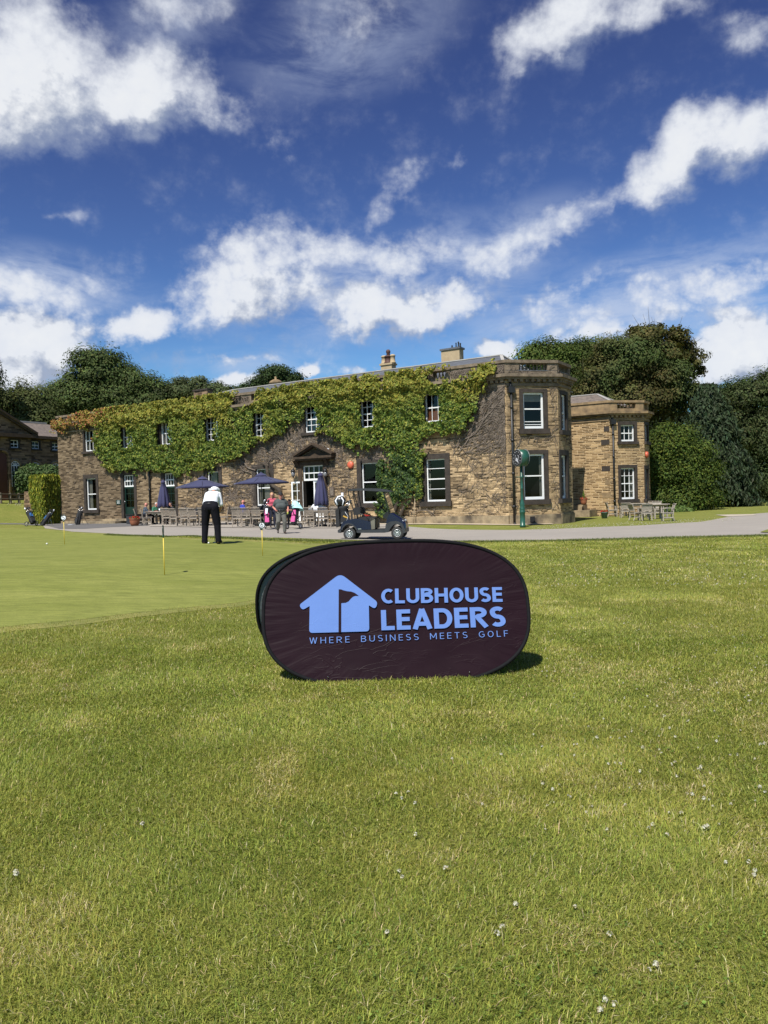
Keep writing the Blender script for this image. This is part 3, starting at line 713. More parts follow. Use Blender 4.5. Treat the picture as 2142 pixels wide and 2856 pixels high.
plinth(club, FRONT, XL, 0, FRONT.px(1400, 1438)[1], PLINTH, [(D1[0] - .3, D1[2] + .3), (D2[0] - .3, D2[2] + .3), (D3[0] - .75, D3[2] + .75)])
plinth(club, BAY1, 0, s1, FRONT.px(1400, 1438)[1], PLINTH); plinth(club, BAY2, 0, s2, FRONT.px(1400, 1438)[1], PLINTH)
# air brick, quoins at the bay corner
m = MB(); q = BAY1.px(1483, 1448); m.box((q[0] - .12, -.10, q[1] - .13), (q[0] + .12, -.085, q[1] + .13), DARKROOM); m.build('air_brick', club, BAY1.M)

# roof: low slate hips behind the parapet
def hip(parent, fr, x0, x1, y0, y1, z0, zr, hx0, hx1, mat, name='roof'):
    yr = (y0 + y1) / 2
    m = MB(); v = [(x0, y0, z0), (x1, y0, z0), (x1, y1, z0), (x0, y1, z0), (x0 + hx0, yr, zr), (x1 - hx1, yr, zr)]
    m.add(v, [(0, 1, 5, 4), (1, 2, 5), (2, 3, 4, 5), (3, 0, 4), (0, 3, 2, 1)], mat)
    for a, b in ((0, 4), (3, 4), (1, 5), (2, 5), (4, 5)): m.bar(Vector(v[a]) + Vector((0, 0, .02)), Vector(v[b]) + Vector((0, 0, .02)), .16, .05, LEAD)
    return m.build(name, parent, fr.M, uv=True)
roof = hip(club, FRONT, FRONT.px(345, 1135)[0], -.2, .5, 6.9, TOP - .42, TOP + .92, 6, 1.6, SLATE)
m = MB(); m.box((XL, .42, TOP - .6), (0, 9.5, TOP - .55), SLATE); m.prism([tuple(P0 - P0), tuple(Vector((FRONT.X.dot(P1 - P0), FRONT.Y.dot(P1 - P0)))), (FRONT.X.dot(P2 - P0), FRONT.Y.dot(P2 - P0)), (FRONT.X.dot(BAY3.pt(4.2, 0) - P0), FRONT.Y.dot(BAY3.pt(4.2, 0) - P0)), (0, 9)], TOP - .5, TOP - .47, SLATE, 'z'); m.build('flat_roof', club)

# chimneys: placed behind the ridge
def chimney(px0, pxc, px1, pyt, pyb, setb, mat, pots, cap=True):
    a, zt = FRONT.px(px0, pyt, setb); b, _ = FRONT.px(pxc, pyt, setb); m = MB(); zt = FRONT.px(pxc, pyt, setb)[1]
    dep = max(.5, (px1 - pxc) / max(1, (pxc - px0)) * (b - a) * .62); zb = TOP - .4
    m.box((a, setb, zb), (b, setb + dep, zt), mat)
    if cap: m.box((a - .06, setb - .06, zt), (b + .06, setb + dep + .06, zt + .10), cap if cap is not True else mat)
    c = m.build('chimney', club, FRONT.M, uv=True)
    for fx, h, r, pm in pots:
        p = MB(); z = zt + (.1 if cap else 0); x = a + (b - a) * fx
        p.lathe([(r * 1.1, z), (r * 1.1, z + .06), (r * .85, z + .1), (r * .75, z + h * .75), (r * .95, z + h * .8), (r * .95, z + h * .9), (r * .6, z + h)], pm, 10, (x, setb + dep / 2, 0)); p.build('chimney_pot', c)
    return c
chimney(1230, 1281, 1299, 972, 1003, 5.2, RENDER, [(.5, .18, .05, IRON), (.85, .34, .05, IRON), (.72, .30, .04, IRON), (.95, .25, .05, IRON)], SLATE)
chimney(1062, 1092, 1110, 1016, 1030, 6.0, RENDER, [(.12, .52, .20, RENDER), (.92, .52, .18, RENDER), (.52, .50, .26, CLAY), (.52, .84, .14, CLAY)], RENDER)
chimney(540, 578, 598, 1087, 1104, 5.6, STONE_ST, [], DRESS)
q = FRONT.px(769, 1068, 6.0); m = MB(); m.lathe([(.42, TOP + .2), (.42, q[1] - .06), (.46, q[1] - .03), (.38, q[1] + .10), (.2, q[1] + .20), (.07, q[1] + .24), (.07, q[1] + .40), (.03, q[1] + .42)], ASHLAR_W, 14, (q[0], 6.0, 0)); m.build('roof_vent', club, FRONT.M)

# downpipes
def pipe(parent, fr, x, z0, z1, y=-.10, hopper=True):
    m = MB(); m.tube([(x, y, z0), (x, y, z1)], .055, IRON, 8)
    for k in range(4):
        z = z0 + (z1 - z0) * (k + .5) / 4; m.tube([(x, y, z - .06), (x, y, z + .06)], .075, IRON, 8)
    m.tube([(x, y, z0 + .02), (x, y - .12, z0 - .06)], .06, IRON, 8)
    if hopper: m.box((x - .16, y - .1, z1 - .1), (x + .16, y + .1, z1 + .18), IRON); m.tube([(x, y, z1 + .1), (x, .0, z1 + .45)], .06, IRON, 8)
    m.build('downpipe', parent, fr.M)
pipe(club, BAY1, BAY1.px(1428.5, 1300)[0], .12, CORN - .65)
x = FRONT.px(421, 1380)[0]; pipe(club, FRONT, x, .4, CORN - 1.2, hopper=False)
x = FRONT.px(637, 1380)[0]; 

# main entrance: transom light, open French doors, pediment on brackets
a, c, b, d = D3; zt = FRONT.px(874, 1340)[1]
window(club, FRONT, (a, zt, b, d), (.5,), (.25, .5, .75), name='transom_light', surround=False, sill=0, st=.07)
def french(x0, x1, T, hinge, label=None):
    m = MB(); t = .085; z0, z1 = c + .02, zt - .03; h = z1 - z0; zk = z0 + h * .30
    m.box((x0, 0, z0), (x0 + t, .05, z1), WHITE); m.box((x1 - t, 0, z0), (x1, .05, z1), WHITE); m.box((x0 + t, .003, z1 - t), (x1 - t, .047, z1), WHITE); m.box((x0 + t, .003, z0), (x1 - t, .047, zk), WHITE)
    for i in (1, 2): m.box((x0 + t, .008, zk + (z1 - zk) * i / 3 - .015), (x1 - t, .042, zk + (z1 - zk) * i / 3 + .015), WHITE)
    m.box(((x0 + x1) / 2 - .015, .011, zk), ((x0 + x1) / 2 + .015, .039, z1 - t), WHITE)
    o = m.build('french_door', club, FRONT.M @ T)
    g = MB(); g.add([(x0 + t, .03, zk), (x1 - t, .03, zk), (x1 - t, .03, z1 - t), (x0 + t, .03, z1 - t)], [(0, 1, 2, 3)], GLASS); g.build('pane', o)
    hd = MB(); hd.tube([((x0 + x1) / 2 + hinge * (x1 - x0) * .44, -.05, z0 + 1.0), ((x0 + x1) / 2 + hinge * (x1 - x0) * .44, -.05, z0 + 1.14)], .015, STEEL, 6); hd.build('handle', o)
wd = (b - a) / 2
french(-wd, 0, Matrix.Translation((a, -.02, 0)) @ Matrix.Rotation(R(14), 4, 'Z'), -1)          # left leaf folded right back against the wall
french(0, wd, Matrix.Translation((a + .62, .12, 0)) @ Matrix.Rotation(R(18), 4, 'Z'), 1)      # inner leaf ajar
m = MB(); vs = []
for i in range(13):
    x = a + .15 + (b - a) * .5 * i / 12; y = .75 + .05 * math.sin(i * 2.0); vs += [(x, y, c), (x, y, zt + .1)]
m.add(vs, [(2 * i, 2 * i + 2, 2 * i + 3, 2 * i + 1) for i in range(12)], CURTAIN, True); m.build('curtain', club, FRONT.M, fixn=False)
pd = MB()
pd.box((a - .28, -.06, c), (a - .02, .03, d + .3), DARKST); pd.box((b + .02, -.06, c), (b + .28, .03, d + .3), DARKST); pd.box((a - .02, -.05, d), (b + .02, .04, d + .30), DARKST)
pl, pr_ = FRONT.px(817.4, 1270, -.4)[0], FRONT.px(924, 1266, -.4)[0]; zl = FRONT.px(870, 1272, -.4)[1]; za = FRONT.px(861.7, 1241, -.4)[1]; xm = (pl + pr_) / 2
pd.box((a - .40, -.16, d + .30), (b + .40, .04, zl - .12), DARKST); pd.box((pl, -.42, zl - .12), (pr_, .05, zl), DARKST); pd.box((pl + .08, -.34, zl - .20), (pr_ - .08, .05, zl - .12), DARKST)
pd.prism([(pl + .25, zl), (pr_ - .25, zl), (xm, za - .22)], -.10, .05, DARKST)
for s in (-1, 1):
    e0 = Vector((pl if s < 0 else pr_, 0, zl + .03)); e1 = Vector((xm, 0, za))
    dr = (e1 - e0).normalized(); nn = Vector((-dr.z, 0, dr.x)) * (1 if s < 0 else -1)
    for y0, t0, t1 in ((-.42, .0, .10), (-.34, -.08, .0)):
        q4 = [e0 + nn * t0, e1 + Vector((0, 0, t0 * 1.1)), e1 + Vector((0, 0, t1 * 1.1)), e0 + nn * t1]
        pd.prism([(v.x, v.z) for v in q4], y0 - .002 * s, .05 - .002 * s, DARKST)
    xb = a - .30 if s < 0 else b + .30
    pd.prism([(.0, d - .10), (-.28, d + .30), (-.34, zl - .21), (.0, zl - .21)], xb - .13, xb + .13, DARKST, 'x')
pd.build('pediment', club, FRONT.M, uv=True)
for s, xx in ((0, a - .42), (1, b + .36)):
    l = MB(); z = FRONT.px(912 if s else 833, 1328)[1]
    l.tube([(xx, 0, z + .45), (xx, -.18, z + .52), (xx, -.3, z + .40)], .02, IRON, 6); l.lathe([(.02, z + .42), (.10, z + .34), (.16, z + .24), (.05, z + .24)], IRON, 8, (xx, -.3, 0)); l.lathe([(.05, z - .02), (.10, z + .0), (.13, z + .22), (.03, z + .24)], M('lantern glass', (.22, .22, .22), None, 4, .15), 6, (xx, -.3, 0)); l.lathe([(.03, z - .09), (.06, z - .02), (.02, z)], IRON, 8, (xx, -.3, 0))
    l.build('wall_lantern', club, FRONT.M)
m = MB(); m.tube([(b + .16, -.12, c), (b + .16, -.12, d - .4)], .085, DARKST, 10); m.build('door_column', club, FRONT.M)
def stroke_text(mb, fr_, x0, x1, z0, z1, y, mat, rows, seed):
    r = random.Random(seed); n = rows
    for i in range(n):
        z = z1 - (z1 - z0) * (i + .5) / n; w = (x1 - x0) * r.uniform(.55, .95); xm = (x0 + x1) / 2; x = xm - w / 2
        while x < xm + w / 2 - .01:
            l = r.uniform(.03, .09); mb.box((x, y - .002, z - .012), (min(x + l, xm + w / 2), y, z + .012), mat); x += l + .025
def plate(x0, y0, x1, y1, mat, txt, rows, name):
    ra = rc(FRONT, x0, y0, x1, y1); m = MB(); m.box((ra[0], -.05, ra[1]), (ra[2], -.01, ra[3]), mat); o = m.build(name, club, FRONT.M)
    if rows: t = MB(); stroke_text(t, FRONT, ra[0] + .04, ra[2] - .04, ra[1] + .04, ra[3] - .04, -.0505, txt, rows, 3); t.build('lettering', o)
plate(920, 1357.5, 933.5, 1383.5, M('bronze plaque', (.10, .07, .05), None, 6, .5), M('plaque letters', (.42, .36, .28), None, 6, .5), 7, 'plaque')
plate(953, 1374, 959, 1386, TOWELW, None, 0, 'notice')
plate(325.5, 1394, 338.5, 1406.8, M('green sign', (.012, .04, .03), None, 6, .4), WHITE, 4, 'door_sign')
plate(912.5, 1250.5, 918.5, 1254.5, TOWELW, None, 0, 'security_light')
def dome(fr, px, py, parent):
    q = fr.px(px, py, -.08); m = MB(); T = Matrix.Rotation(R(90), 3, 'X')
    m.lathe([(.19, 0), (.19, .05), (.17, .11), (.12, .14), (.001, .15)], ORANGE, 16, (q[0], 0, q[1]), T); m.build('alarm_box', parent, fr.M)
dome(FRONT, 976.6, 1296.7, club)
# doorstep of the green door, handrail under the parasols
m = MB(); x0, x1 = FRONT.px(285, 1455)[0], FRONT.px(357, 1455)[0]
m.box((x0, -1.0, 0), (x1, .05, D1[1] - .14), PLINTH); m.box((x0 + .5, -.62, D1[1] - .14), (D1[2] + .1, .1, D1[1]), PLINTH); m.build('doorstep', club, FRONT.M, uv=True)
m = MB(); m.box((D3[0] - .5, -.8, -.1), (D3[2] + .5, .1, .16), PLINTH); m.box((D3[0] - .1, -.4, .16), (D3[2] + .1, .1, .30), PLINTH); m.build('doorstep', club, FRONT.M, uv=True)
m = MB(); xa, xb = FRONT.px(497, 1400)[0], FRONT.px(572, 1412)[0]
m.tube([(xa, -.5, .35), (xa, -.5, 1.42), (xb, -.5, 1.05), (xb, -.5, .2)], .025, IRON, 6); m.tube([((xa + xb) / 2, -.5, .25), ((xa + xb) / 2, -.5, 1.22)], .02, IRON, 6)
rail = m.build('handrail', club, FRONT.M)

# ------------------------------------------------------------------ wing: the smaller house set back on the right
wing = thing('clubhouse_wing', 'smaller golden stone wing with canted bay end and balustrade standing back beyond the clock', 'building', (PW.x, PW.y, 0), FA)
UW = rc(WB1, 1731, 1184.8, 1769, 1231); LW = rc(WB1, 1731.8, 1305, 1770.7, 1392); UW2 = rc(WB2, 1799.2, 1186, 1806.5, 1232); LW2 = rc(WB2, 1800.2, 1308, 1807, 1391)
XW = -7.5
wall(wing, WFRONT, XW, 0, -.4, WCORN, [], STONE_W); wall(wing, WB1, 0, w1, -.4, WCORN, [UW, LW], STONE_W); wall(wing, WB2, 0, w2, -.4, WCORN, [UW2, LW2], STONE_W); wall(wing, WB3, 0, 3, -.4, WCORN, [], STONE_W)
RED = M('dark red blind', (.10, .012, .03), None, 6, .8)
window(wing, WB1, UW, (.5,), vb2, .18, .18, .2, curtain=[(.72, .97)], st=.07); window(wing, WB1, LW, h4, vb2, .17, .22, .18, curtain=[(.7, .97)], blind=(.74, .97, RED), st=.07)
window(wing, WB2, UW2, (.5,), (), .18, .18, .2, st=.06); window(wing, WB2, LW2, h4, (), .18, .18, .2, st=.06)
parapet(wing, WFRONT, XW, 0, WCORN, WTOP, [], ASHLAR_W, 0, .12, dent=False)
parapet(wing, WB1, 0, w1, WCORN, WTOP, [(WB1.px(1721, 1138)[0], WB1.px(1773, 1138)[0])], ASHLAR_W, .12, .12)
parapet(wing, WB2, 0, w2, WCORN, WTOP, [(.2, w2 - .2)], ASHLAR_W, .12, .12); parapet(wing, WB3, 0, 3, WCORN, WTOP, [], ASHLAR_W, .12, 0, dent=False)
xr = WFRONT.px(1667, 1100)[0]
hip(wing, WFRONT, XW - 3, 0.4, .45, 5.6, WTOP - .25, WTOP + .78, 1.5, 2.0, SLATE_ST)
pipe(wing, WB1, WB1.px(1709.5, 1300)[0], .2, WCORN - .55)
dome(WB2, 1805.5, 1268, wing)
for i in range(7):
    m = MB(); z = 1.1 + i * .78; m.box((-.32 if i % 2 else -.5, -.018, z), (.0, .0, z + .30), DRESS if i in (2, 4, 5) else ASHLAR_W); m.build('quoin', wing, WFRONT.M)
xs0, xs1 = WFRONT.px(1597, 1440)[0], WFRONT.px(1664, 1440)[0]
m = MB(); m.box((xs0 - 3, -1.5, -.3), (xs1 + .05, .0, .40), PLINTH); m.box((xs0 - 3, -.8, .4), (xs1 - .55, .0, .72), PLINTH); m.build('steps', wing, WFRONT.M, uv=True)

# ------------------------------------------------------------------ foliage
def leaves_mesh(name, P, N, S, C, mat, parent=None, droop=.35, aspect=.8, world=None):
    """one small folded leaf per point: P centres, N facing, S size, C colour"""
    n = len(P); N = N / np.maximum(np.linalg.norm(N, axis=1, keepdims=True), 1e-6)
    T = RNG.normal(size=(n, 3)); T[:, 2] -= droop * 3
    T -= (T * N).sum(1, keepdims=True) * N; T /= np.maximum(np.linalg.norm(T, axis=1, keepdims=True), 1e-6)
    B = np.cross(N, T); s = S[:, None]
    V = np.stack([P - T * s * .5, P + B * s * .5 * aspect - T * s * .08 + N * s * .10, P + T * s * .55, P - B * s * .5 * aspect - T * s * .08 + N * s * .10], 1).reshape(-1, 3)
    F = np.arange(4 * n).reshape(n, 4)
    return mesh_np(name, V, F, mat, parent, np.repeat(C, 4, 0), world=world)
def pal(n, cols, w=None, jit=.18):
    cols = np.array(cols); i = RNG.choice(len(cols), n, p=w)
    return np.clip(cols[i] * (1 + RNG.normal(size=(n, 1)) * jit) * (1 + RNG.normal(size=(n, 3)) * .06), .002, 1)

# creeper on the long front: outlines traced on the wall, in pixels of three close views
def vA(p): return (140 + p[0] * .18083, 1120 + p[1] * .18083)
def vB(p): return (420 + p[0] * .18083, 1060 + p[1] * .18083)
def vC(p): return (680 + p[0] * .18083, 1030 + p[1] * .18083)
def vD(p): return (950 + p[0] * .18083, 960 + p[1] * .18083)
def vE(p): return (1200 + p[0] * .25316, 940 + p[1] * .25316)
def vG(p): return (1000 + p[0] * .18083, 1250 + p[1] * .18083)
ivy_px = ([vA(p) for p in ((85, 440), (100, 340), (180, 250), (300, 262), (430, 190), (560, 155), (700, 132), (850, 100), (1000, 72), (1230, 58), (1500, 25))] +
    [vB(p) for p in ((0, 365), (250, 300), (520, 258), (700, 250), (930, 240), (1050, 205), (1330, 180), (1350, 230), (1290, 330), (1250, 430), (1400, 470), (1500, 440), (1520, 390), (1640, 360))] +
    [vC(p) for p in ((265, 430), (265, 320), (400, 288), (580, 275), (700, 215), (1000, 170), (1200, 165), (1300, 150), (1600, 122))] +
    [vD(p) for p in ((0, 515), (300, 480), (310, 600), (330, 660), (430, 640), (430, 480), (580, 460), (590, 600), (620, 680), (740, 670), (770, 520), (770, 430), (1000, 378), (1200, 348), (1500, 325))] +
    [vE(p) for p in ((0, 318), (260, 296), (180, 345), (60, 360), (20, 430), (30, 500), (100, 515), (400, 450), (540, 370), (560, 300), (690, 290), (742, 330), (640, 440), (600, 540), (590, 640), (540, 690), (525, 790), (500, 870), (450, 930), (420, 980), (300, 1010), (240, 1060), (180, 1060), (90, 1100), (0, 1040))] +
    [vD(p) for p in ((1450, 1420), (1330, 1385), (1285, 1430), (1250, 1560), (1230, 1650), (1285, 1720), (1265, 1960))] +
    [vG(p) for p in ((985, 200), (1000, 290), (960, 420), (990, 560), (995, 760), (900, 790), (840, 850), (700, 830), (640, 790), (560, 830), (520, 900), (490, 1000), (430, 1040), (290, 1000), (265, 900), (330, 880), (330, 720), (350, 600), (320, 430), (350, 300), (450, 210))] +
    [vD(p) for p in ((790, 1900), (800, 1780), (730, 1680), (560, 1560), (460, 1560), (330, 1610), (240, 1590), (100, 1560), (0, 1490))] +
    [vC(p) for p in ((1590, 1160), (1500, 1100), (1510, 1010), (1330, 1000), (1180, 960), (1120, 850), (1110, 690), (950, 720), (890, 790), (740, 790), (740, 880), (680, 960), (660, 1030), (560, 1020), (440, 1040), (380, 1110), (300, 1120), (180, 1200), (120, 1280), (40, 1310))] +
    [vB(p) for p in ((1430, 1150), (1290, 1230), (1165, 1270), (1150, 1310), (1000, 1370), (880, 1370), (760, 1400), (650, 1425), (500, 1440), (400, 1440), (250, 1410), (0, 1390))] +
    [vA(p) for p in ((1560, 1050), (1520, 960), (1400, 1000), (1380, 1085), (1250, 1090), (1100, 1060), (960, 1080), (880, 1020), (870, 960), (900, 920), (1010, 880), (860, 830), (830, 780), (730, 760), (720, 600), (760, 500), (850, 480), (840, 400), (700, 410), (600, 400), (400, 412), (250, 440), (100, 460))])
ivy_poly = [FRONT.px(*p) for p in ivy_px]
ivy = thing('climbing_creeper', 'green and golden creeper spreading over the long front of the stone clubhouse', 'climbing plant', (FRONT.pt(-6.5, -.3).x, FRONT.pt(-6.5, -.3).y, 0), FA)
def local(fr_pts):     # facade coordinates -> creeper local coordinates
    return fr_pts + np.array([6.5, .3, 0])
n = 330000
x = RNG.uniform(XL - .4, .2, n); z = RNG.uniform(0, TOP + .1, n)
wx = x + (fbm(x * 2.2, z * 2.2, 3) - .5) * 1.0 + (fbm(x * 9, z * 9, 13, 2) - .5) * .5; wz = z + (fbm(x * 2.2, z * 2.2, 9) - .5) * .8 + (fbm(x * 9, z * 9, 19, 2) - .5) * .5
ok = pip(wx, wz, ivy_poly)
for i, r in enumerate(UP_[1:], 1):
    g = .07; ragged = (fbm(x * 5, z * 5, 20 + i) - .5) * .5
    sx = (.10, .16, -.06, .12, .02, .02, .10, .06)[i]; ok &= ~((x > r[0] + g + (sx if i != 2 else -.1) + ragged * .4) & (x < r[2] - g - (sx if i in (1, 2) else .0) + ragged * .4) & (z > r[1] - .02 + ragged * .3) & (z < r[3] - .10 + ragged * .3))
for r in [LO[3], LO[4], (D2[0] - .1, D2[1], D2[2] + .1, D2[3] + .05)]: ok &= ~((x > r[0] - .05) & (x < r[2] + .05) & (z > r[1]) & (z < r[3]))
low = (z < 3.6) & (x > -8.6)
gap = fbm(x * 1.1, z * 1.3, 31); ok &= (gap > .36) | (RNG.random(n) < .22)
red = sst(XL + 7.0, XL + 1.0, x + (z - CORN) * 2.5)
ok &= RNG.random(n) < (1 - .72 * sst(XL + 4.2, XL + .8, x))
x, z, gap = x[ok], z[ok], gap[ok]; n = len(x)
cl = fbm(x * .9, z * 1.2, 5); c2 = fbm(x * 3.2, z * 3.6, 6, 3)
ledge = .15 * np.exp(-((z - CORN - .10) / .28) ** 2) + .05 * np.exp(-((z - TOP) / .2) ** 2)
bulge = .05 + .28 * np.clip(cl - .25, 0, 1) + .36 * c2 + ledge
y = -bulge * RNG.uniform(.45, 1.0, n) ** .6 - .03
eps = .07
def hf(a, b): return .32 * fbm(a * .9, b * 1.2, 5) + .44 * fbm(a * 3.2, b * 3.6, 6, 3)
dx = (hf(x + eps, z) - hf(x - eps, z)) / (2 * eps); dz = (hf(x, z + eps) - hf(x, z - eps)) / (2 * eps)
N = np.c_[-dx * 1.1, -np.ones(n), -dz * 1.1 + .35] + RNG.normal(size=(n, 3)) * .46
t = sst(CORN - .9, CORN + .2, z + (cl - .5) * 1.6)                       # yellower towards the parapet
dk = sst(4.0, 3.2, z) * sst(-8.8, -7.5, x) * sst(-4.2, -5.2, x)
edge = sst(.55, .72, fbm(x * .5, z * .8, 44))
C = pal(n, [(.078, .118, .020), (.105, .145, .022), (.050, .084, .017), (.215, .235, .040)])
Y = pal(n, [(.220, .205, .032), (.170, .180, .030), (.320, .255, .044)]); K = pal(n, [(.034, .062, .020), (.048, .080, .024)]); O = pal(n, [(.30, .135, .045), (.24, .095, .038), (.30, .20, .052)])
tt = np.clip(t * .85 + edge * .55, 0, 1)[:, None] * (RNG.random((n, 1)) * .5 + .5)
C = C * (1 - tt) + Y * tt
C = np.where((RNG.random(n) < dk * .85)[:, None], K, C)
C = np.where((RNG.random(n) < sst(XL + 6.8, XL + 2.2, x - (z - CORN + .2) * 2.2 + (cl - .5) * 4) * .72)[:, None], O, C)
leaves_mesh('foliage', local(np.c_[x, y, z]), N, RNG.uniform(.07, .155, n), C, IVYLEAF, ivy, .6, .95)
print('ivy leaves', n)

# dry stems: branching runs that spread over the wall from a few trunks
ST = MB()
def run(x, z, ang, L, r, curl=.35, y=-.02, depth=0, bound=None, gravity=0.0):
    pts = []; rs = []; n = max(3, int(L / .16)); st = L / n
    for i in range(n + 1):
        pts.append((x, y - r * .6 - .015 * random.random(), z)); rs.append(r * (1 - .75 * i / n))
        ang += random.gauss(0, curl); ang += gravity * math.sin(ang - math.pi / 2)
        nx, nz = x + math.cos(ang) * st, z + math.sin(ang) * st
        if bound and not bound(nx, nz): ang += random.choice((-1.2, 1.2)); continue
        x, z = nx, nz
        if depth > 0 and random.random() < .22: run(x, z, ang + random.choice((-1, 1)) * random.uniform(.4, 1.0), L * random.uniform(.3, .6), r * .6, curl, y, depth - 1, bound)
    if len(pts) > 2: ST.tube([Vector(p) for p in pts], rs, STEM, 3, False)
allow = holes + [(a, CORN + .3, b, TOP) for f_, a, b in PANELS if f_ is FRONT]
def clear(x, z):
    if not (XL < x < -.05 and .3 < z < TOP - .2): return False
    return not any(h[0] - .1 < x < h[2] + .1 and h[1] - .1 < z < h[3] + .1 for h in allow)
def zone(cnt, x0, x1, z0, z1, ang, spread, L, r, depth=1, curl=.35):
    for _ in range(cnt):
        x, z = random.uniform(x0, x1), random.uniform(z0, z1)
        if clear(x, z): run(x, z, ang + random.gauss(0, spread), random.uniform(.5, 1) * L, r * random.uniform(.6, 1.3), curl, bound=clear, depth=depth)
random.seed(21)
dxl, dxr = FRONT.px(690, 1250)[0], FRONT.px(960, 1280)[0]
zone(420, dxl - 1.2, dxr, 3.4, 5.2, 1.3, .9, 1.8, .017)            # around and over the entrance
zone(90, FRONT.px(905, 1300)[0], FRONT.px(1000, 1300)[0], 1.3, 3.6, 1.6, .9, 1.5, .013)
zone(120, FRONT.px(620, 1380)[0], FRONT.px(705, 1380)[0], .9, 3.5, .3, .6, 1.6, .016)
zone(60, FRONT.px(500, 1380)[0], FRONT.px(570, 1380)[0], .9, 3.0, .3, .6, 1.4, .012)
zone(330, FRONT.px(1255, 1200)[0], -.1, 3.3, TOP - .3, .75, .5, 2.2, .016)      # fan on the bare right end
zone(80, FRONT.px(1265, 1300)[0], -.1, .6, 3.5, .6, .6, 1.8, .011)
zone(160, FRONT.px(1100, 1080)[0], -.1, CORN + .2, TOP - .15, 1.0, 1.0, .9, .014, 0)
zone(90, FRONT.px(640, 1100)[0], FRONT.px(730, 1100)[0], CORN - .3, TOP - .2, 1.0, 1.0, .9, .014, 0)
zone(60, FRONT.px(1000, 1260)[0], FRONT.px(1060, 1260)[0], 3.4, 4.4, .6, .8, 1.3, .016)
zone(70, XL + .6, FRONT.px(330, 1300)[0], 2.5, 5.5, .8, .8, 1.2, .010)
for px, py, ang, L, r in ((715, 1312, 2.9, 6.5, .07), (700, 1318, 2.7, 5, .05), (750, 1300, 1.0, 3.0, .05), (790, 1290, 2.2, 3.5, .045), (1290, 1230, .8, 4.5, .05), (1300, 1240, .6, 4.2, .045), (1275, 1250, 1.0, 4, .04), (1150, 1430, .15, 5.0, .03), (980, 1262, -.3, 1.8, .04)):
    q = FRONT.px(px, py); run(q[0], q[1], ang, L, r * .62, .22, -.04, 2, clear)
def trunk_path(pts, r):
    ps = [Vector((FRONT.px(*p)[0], -.16, FRONT.px(*p)[1])) for p in pts]; ST.tube(ps, r, BARK, 7)
trunk_path([(790, 1382), (784, 1366), (768, 1356), (756, 1345), (752, 1320), (748, 1298), (735, 1290)], [.13, .12, .11, .11, .10, .08, .05])
trunk_path([(790, 1382), (795, 1420), (797, 1462)], [.13, .15, .18])
trunk_path([(1098, 1470), (1102, 1430), (1112, 1405), (1118, 1380), (1122, 1340)], [.16, .13, .11, .09, .05])
trunk_path([(1116, 1470), (1120, 1440), (1134, 1410), (1150, 1403)], [.14, .12, .08, .05])
# stems on the bay
W0 = FRONT.M.inverted()
def bay_stems(fr, cnt, x1, holes_, dens_z):
    global ST
    keep = ST; ST = MB()
    def cl_(x, z): return .03 < x < x1 - .03 and .4 < z < TOP - .2 and not any(h[0] - .3 < x < h[2] + .3 and h[1] - .3 < z < h[3] + .25 for h in holes_) and not (z > CORN + .3 and any(a - .05 < x < b + .05 for f_, a, b in PANELS if f_ is fr))
    for _ in range(cnt):
        x, z = random.uniform(0, x1), dens_z()
        if cl_(x, z): run(x, z, 1.2 + random.gauss(0, .8), random.uniform(.4, 1.3), random.uniform(.007, .015), .35, bound=cl_, depth=1)
    T = W0 @ fr.M; vs, fs = [T @ Vector(v) for v in ST.v], ST.f; ST = keep
    ST.add(vs, fs, STEM, True)
bay_stems(BAY1, 330, s1, [UB1, LB1], lambda: random.uniform(3.2, TOP) if random.random() < .8 else random.uniform(.5, 3.4))
bay_stems(BAY2, 70, s2, [UB2, LB2], lambda: random.uniform(3.4, TOP))
vs = [Vector(v) + Vector((6.5, .3, 0)) for v in ST.v]; ST.v = [tuple(v) for v in vs]
ST.build('stems', ivy, fixn=False)
q0, q1 = FRONT.px(1161.5, 1385), FRONT.px(1163, 1453); cp_ = FRONT.pt(q1[0], -.35)
cane = thing('garden_cane', 'thin pale cane propped upright against the creeper by the tall window', 'cane', (cp_.x, cp_.y, Hf(*cp_)), FA); m = MB()
m.tube([(0, 0, 0), (.02, .22, q0[1])], .022, BRASS, 6); m.build('cane_shaft', cane)

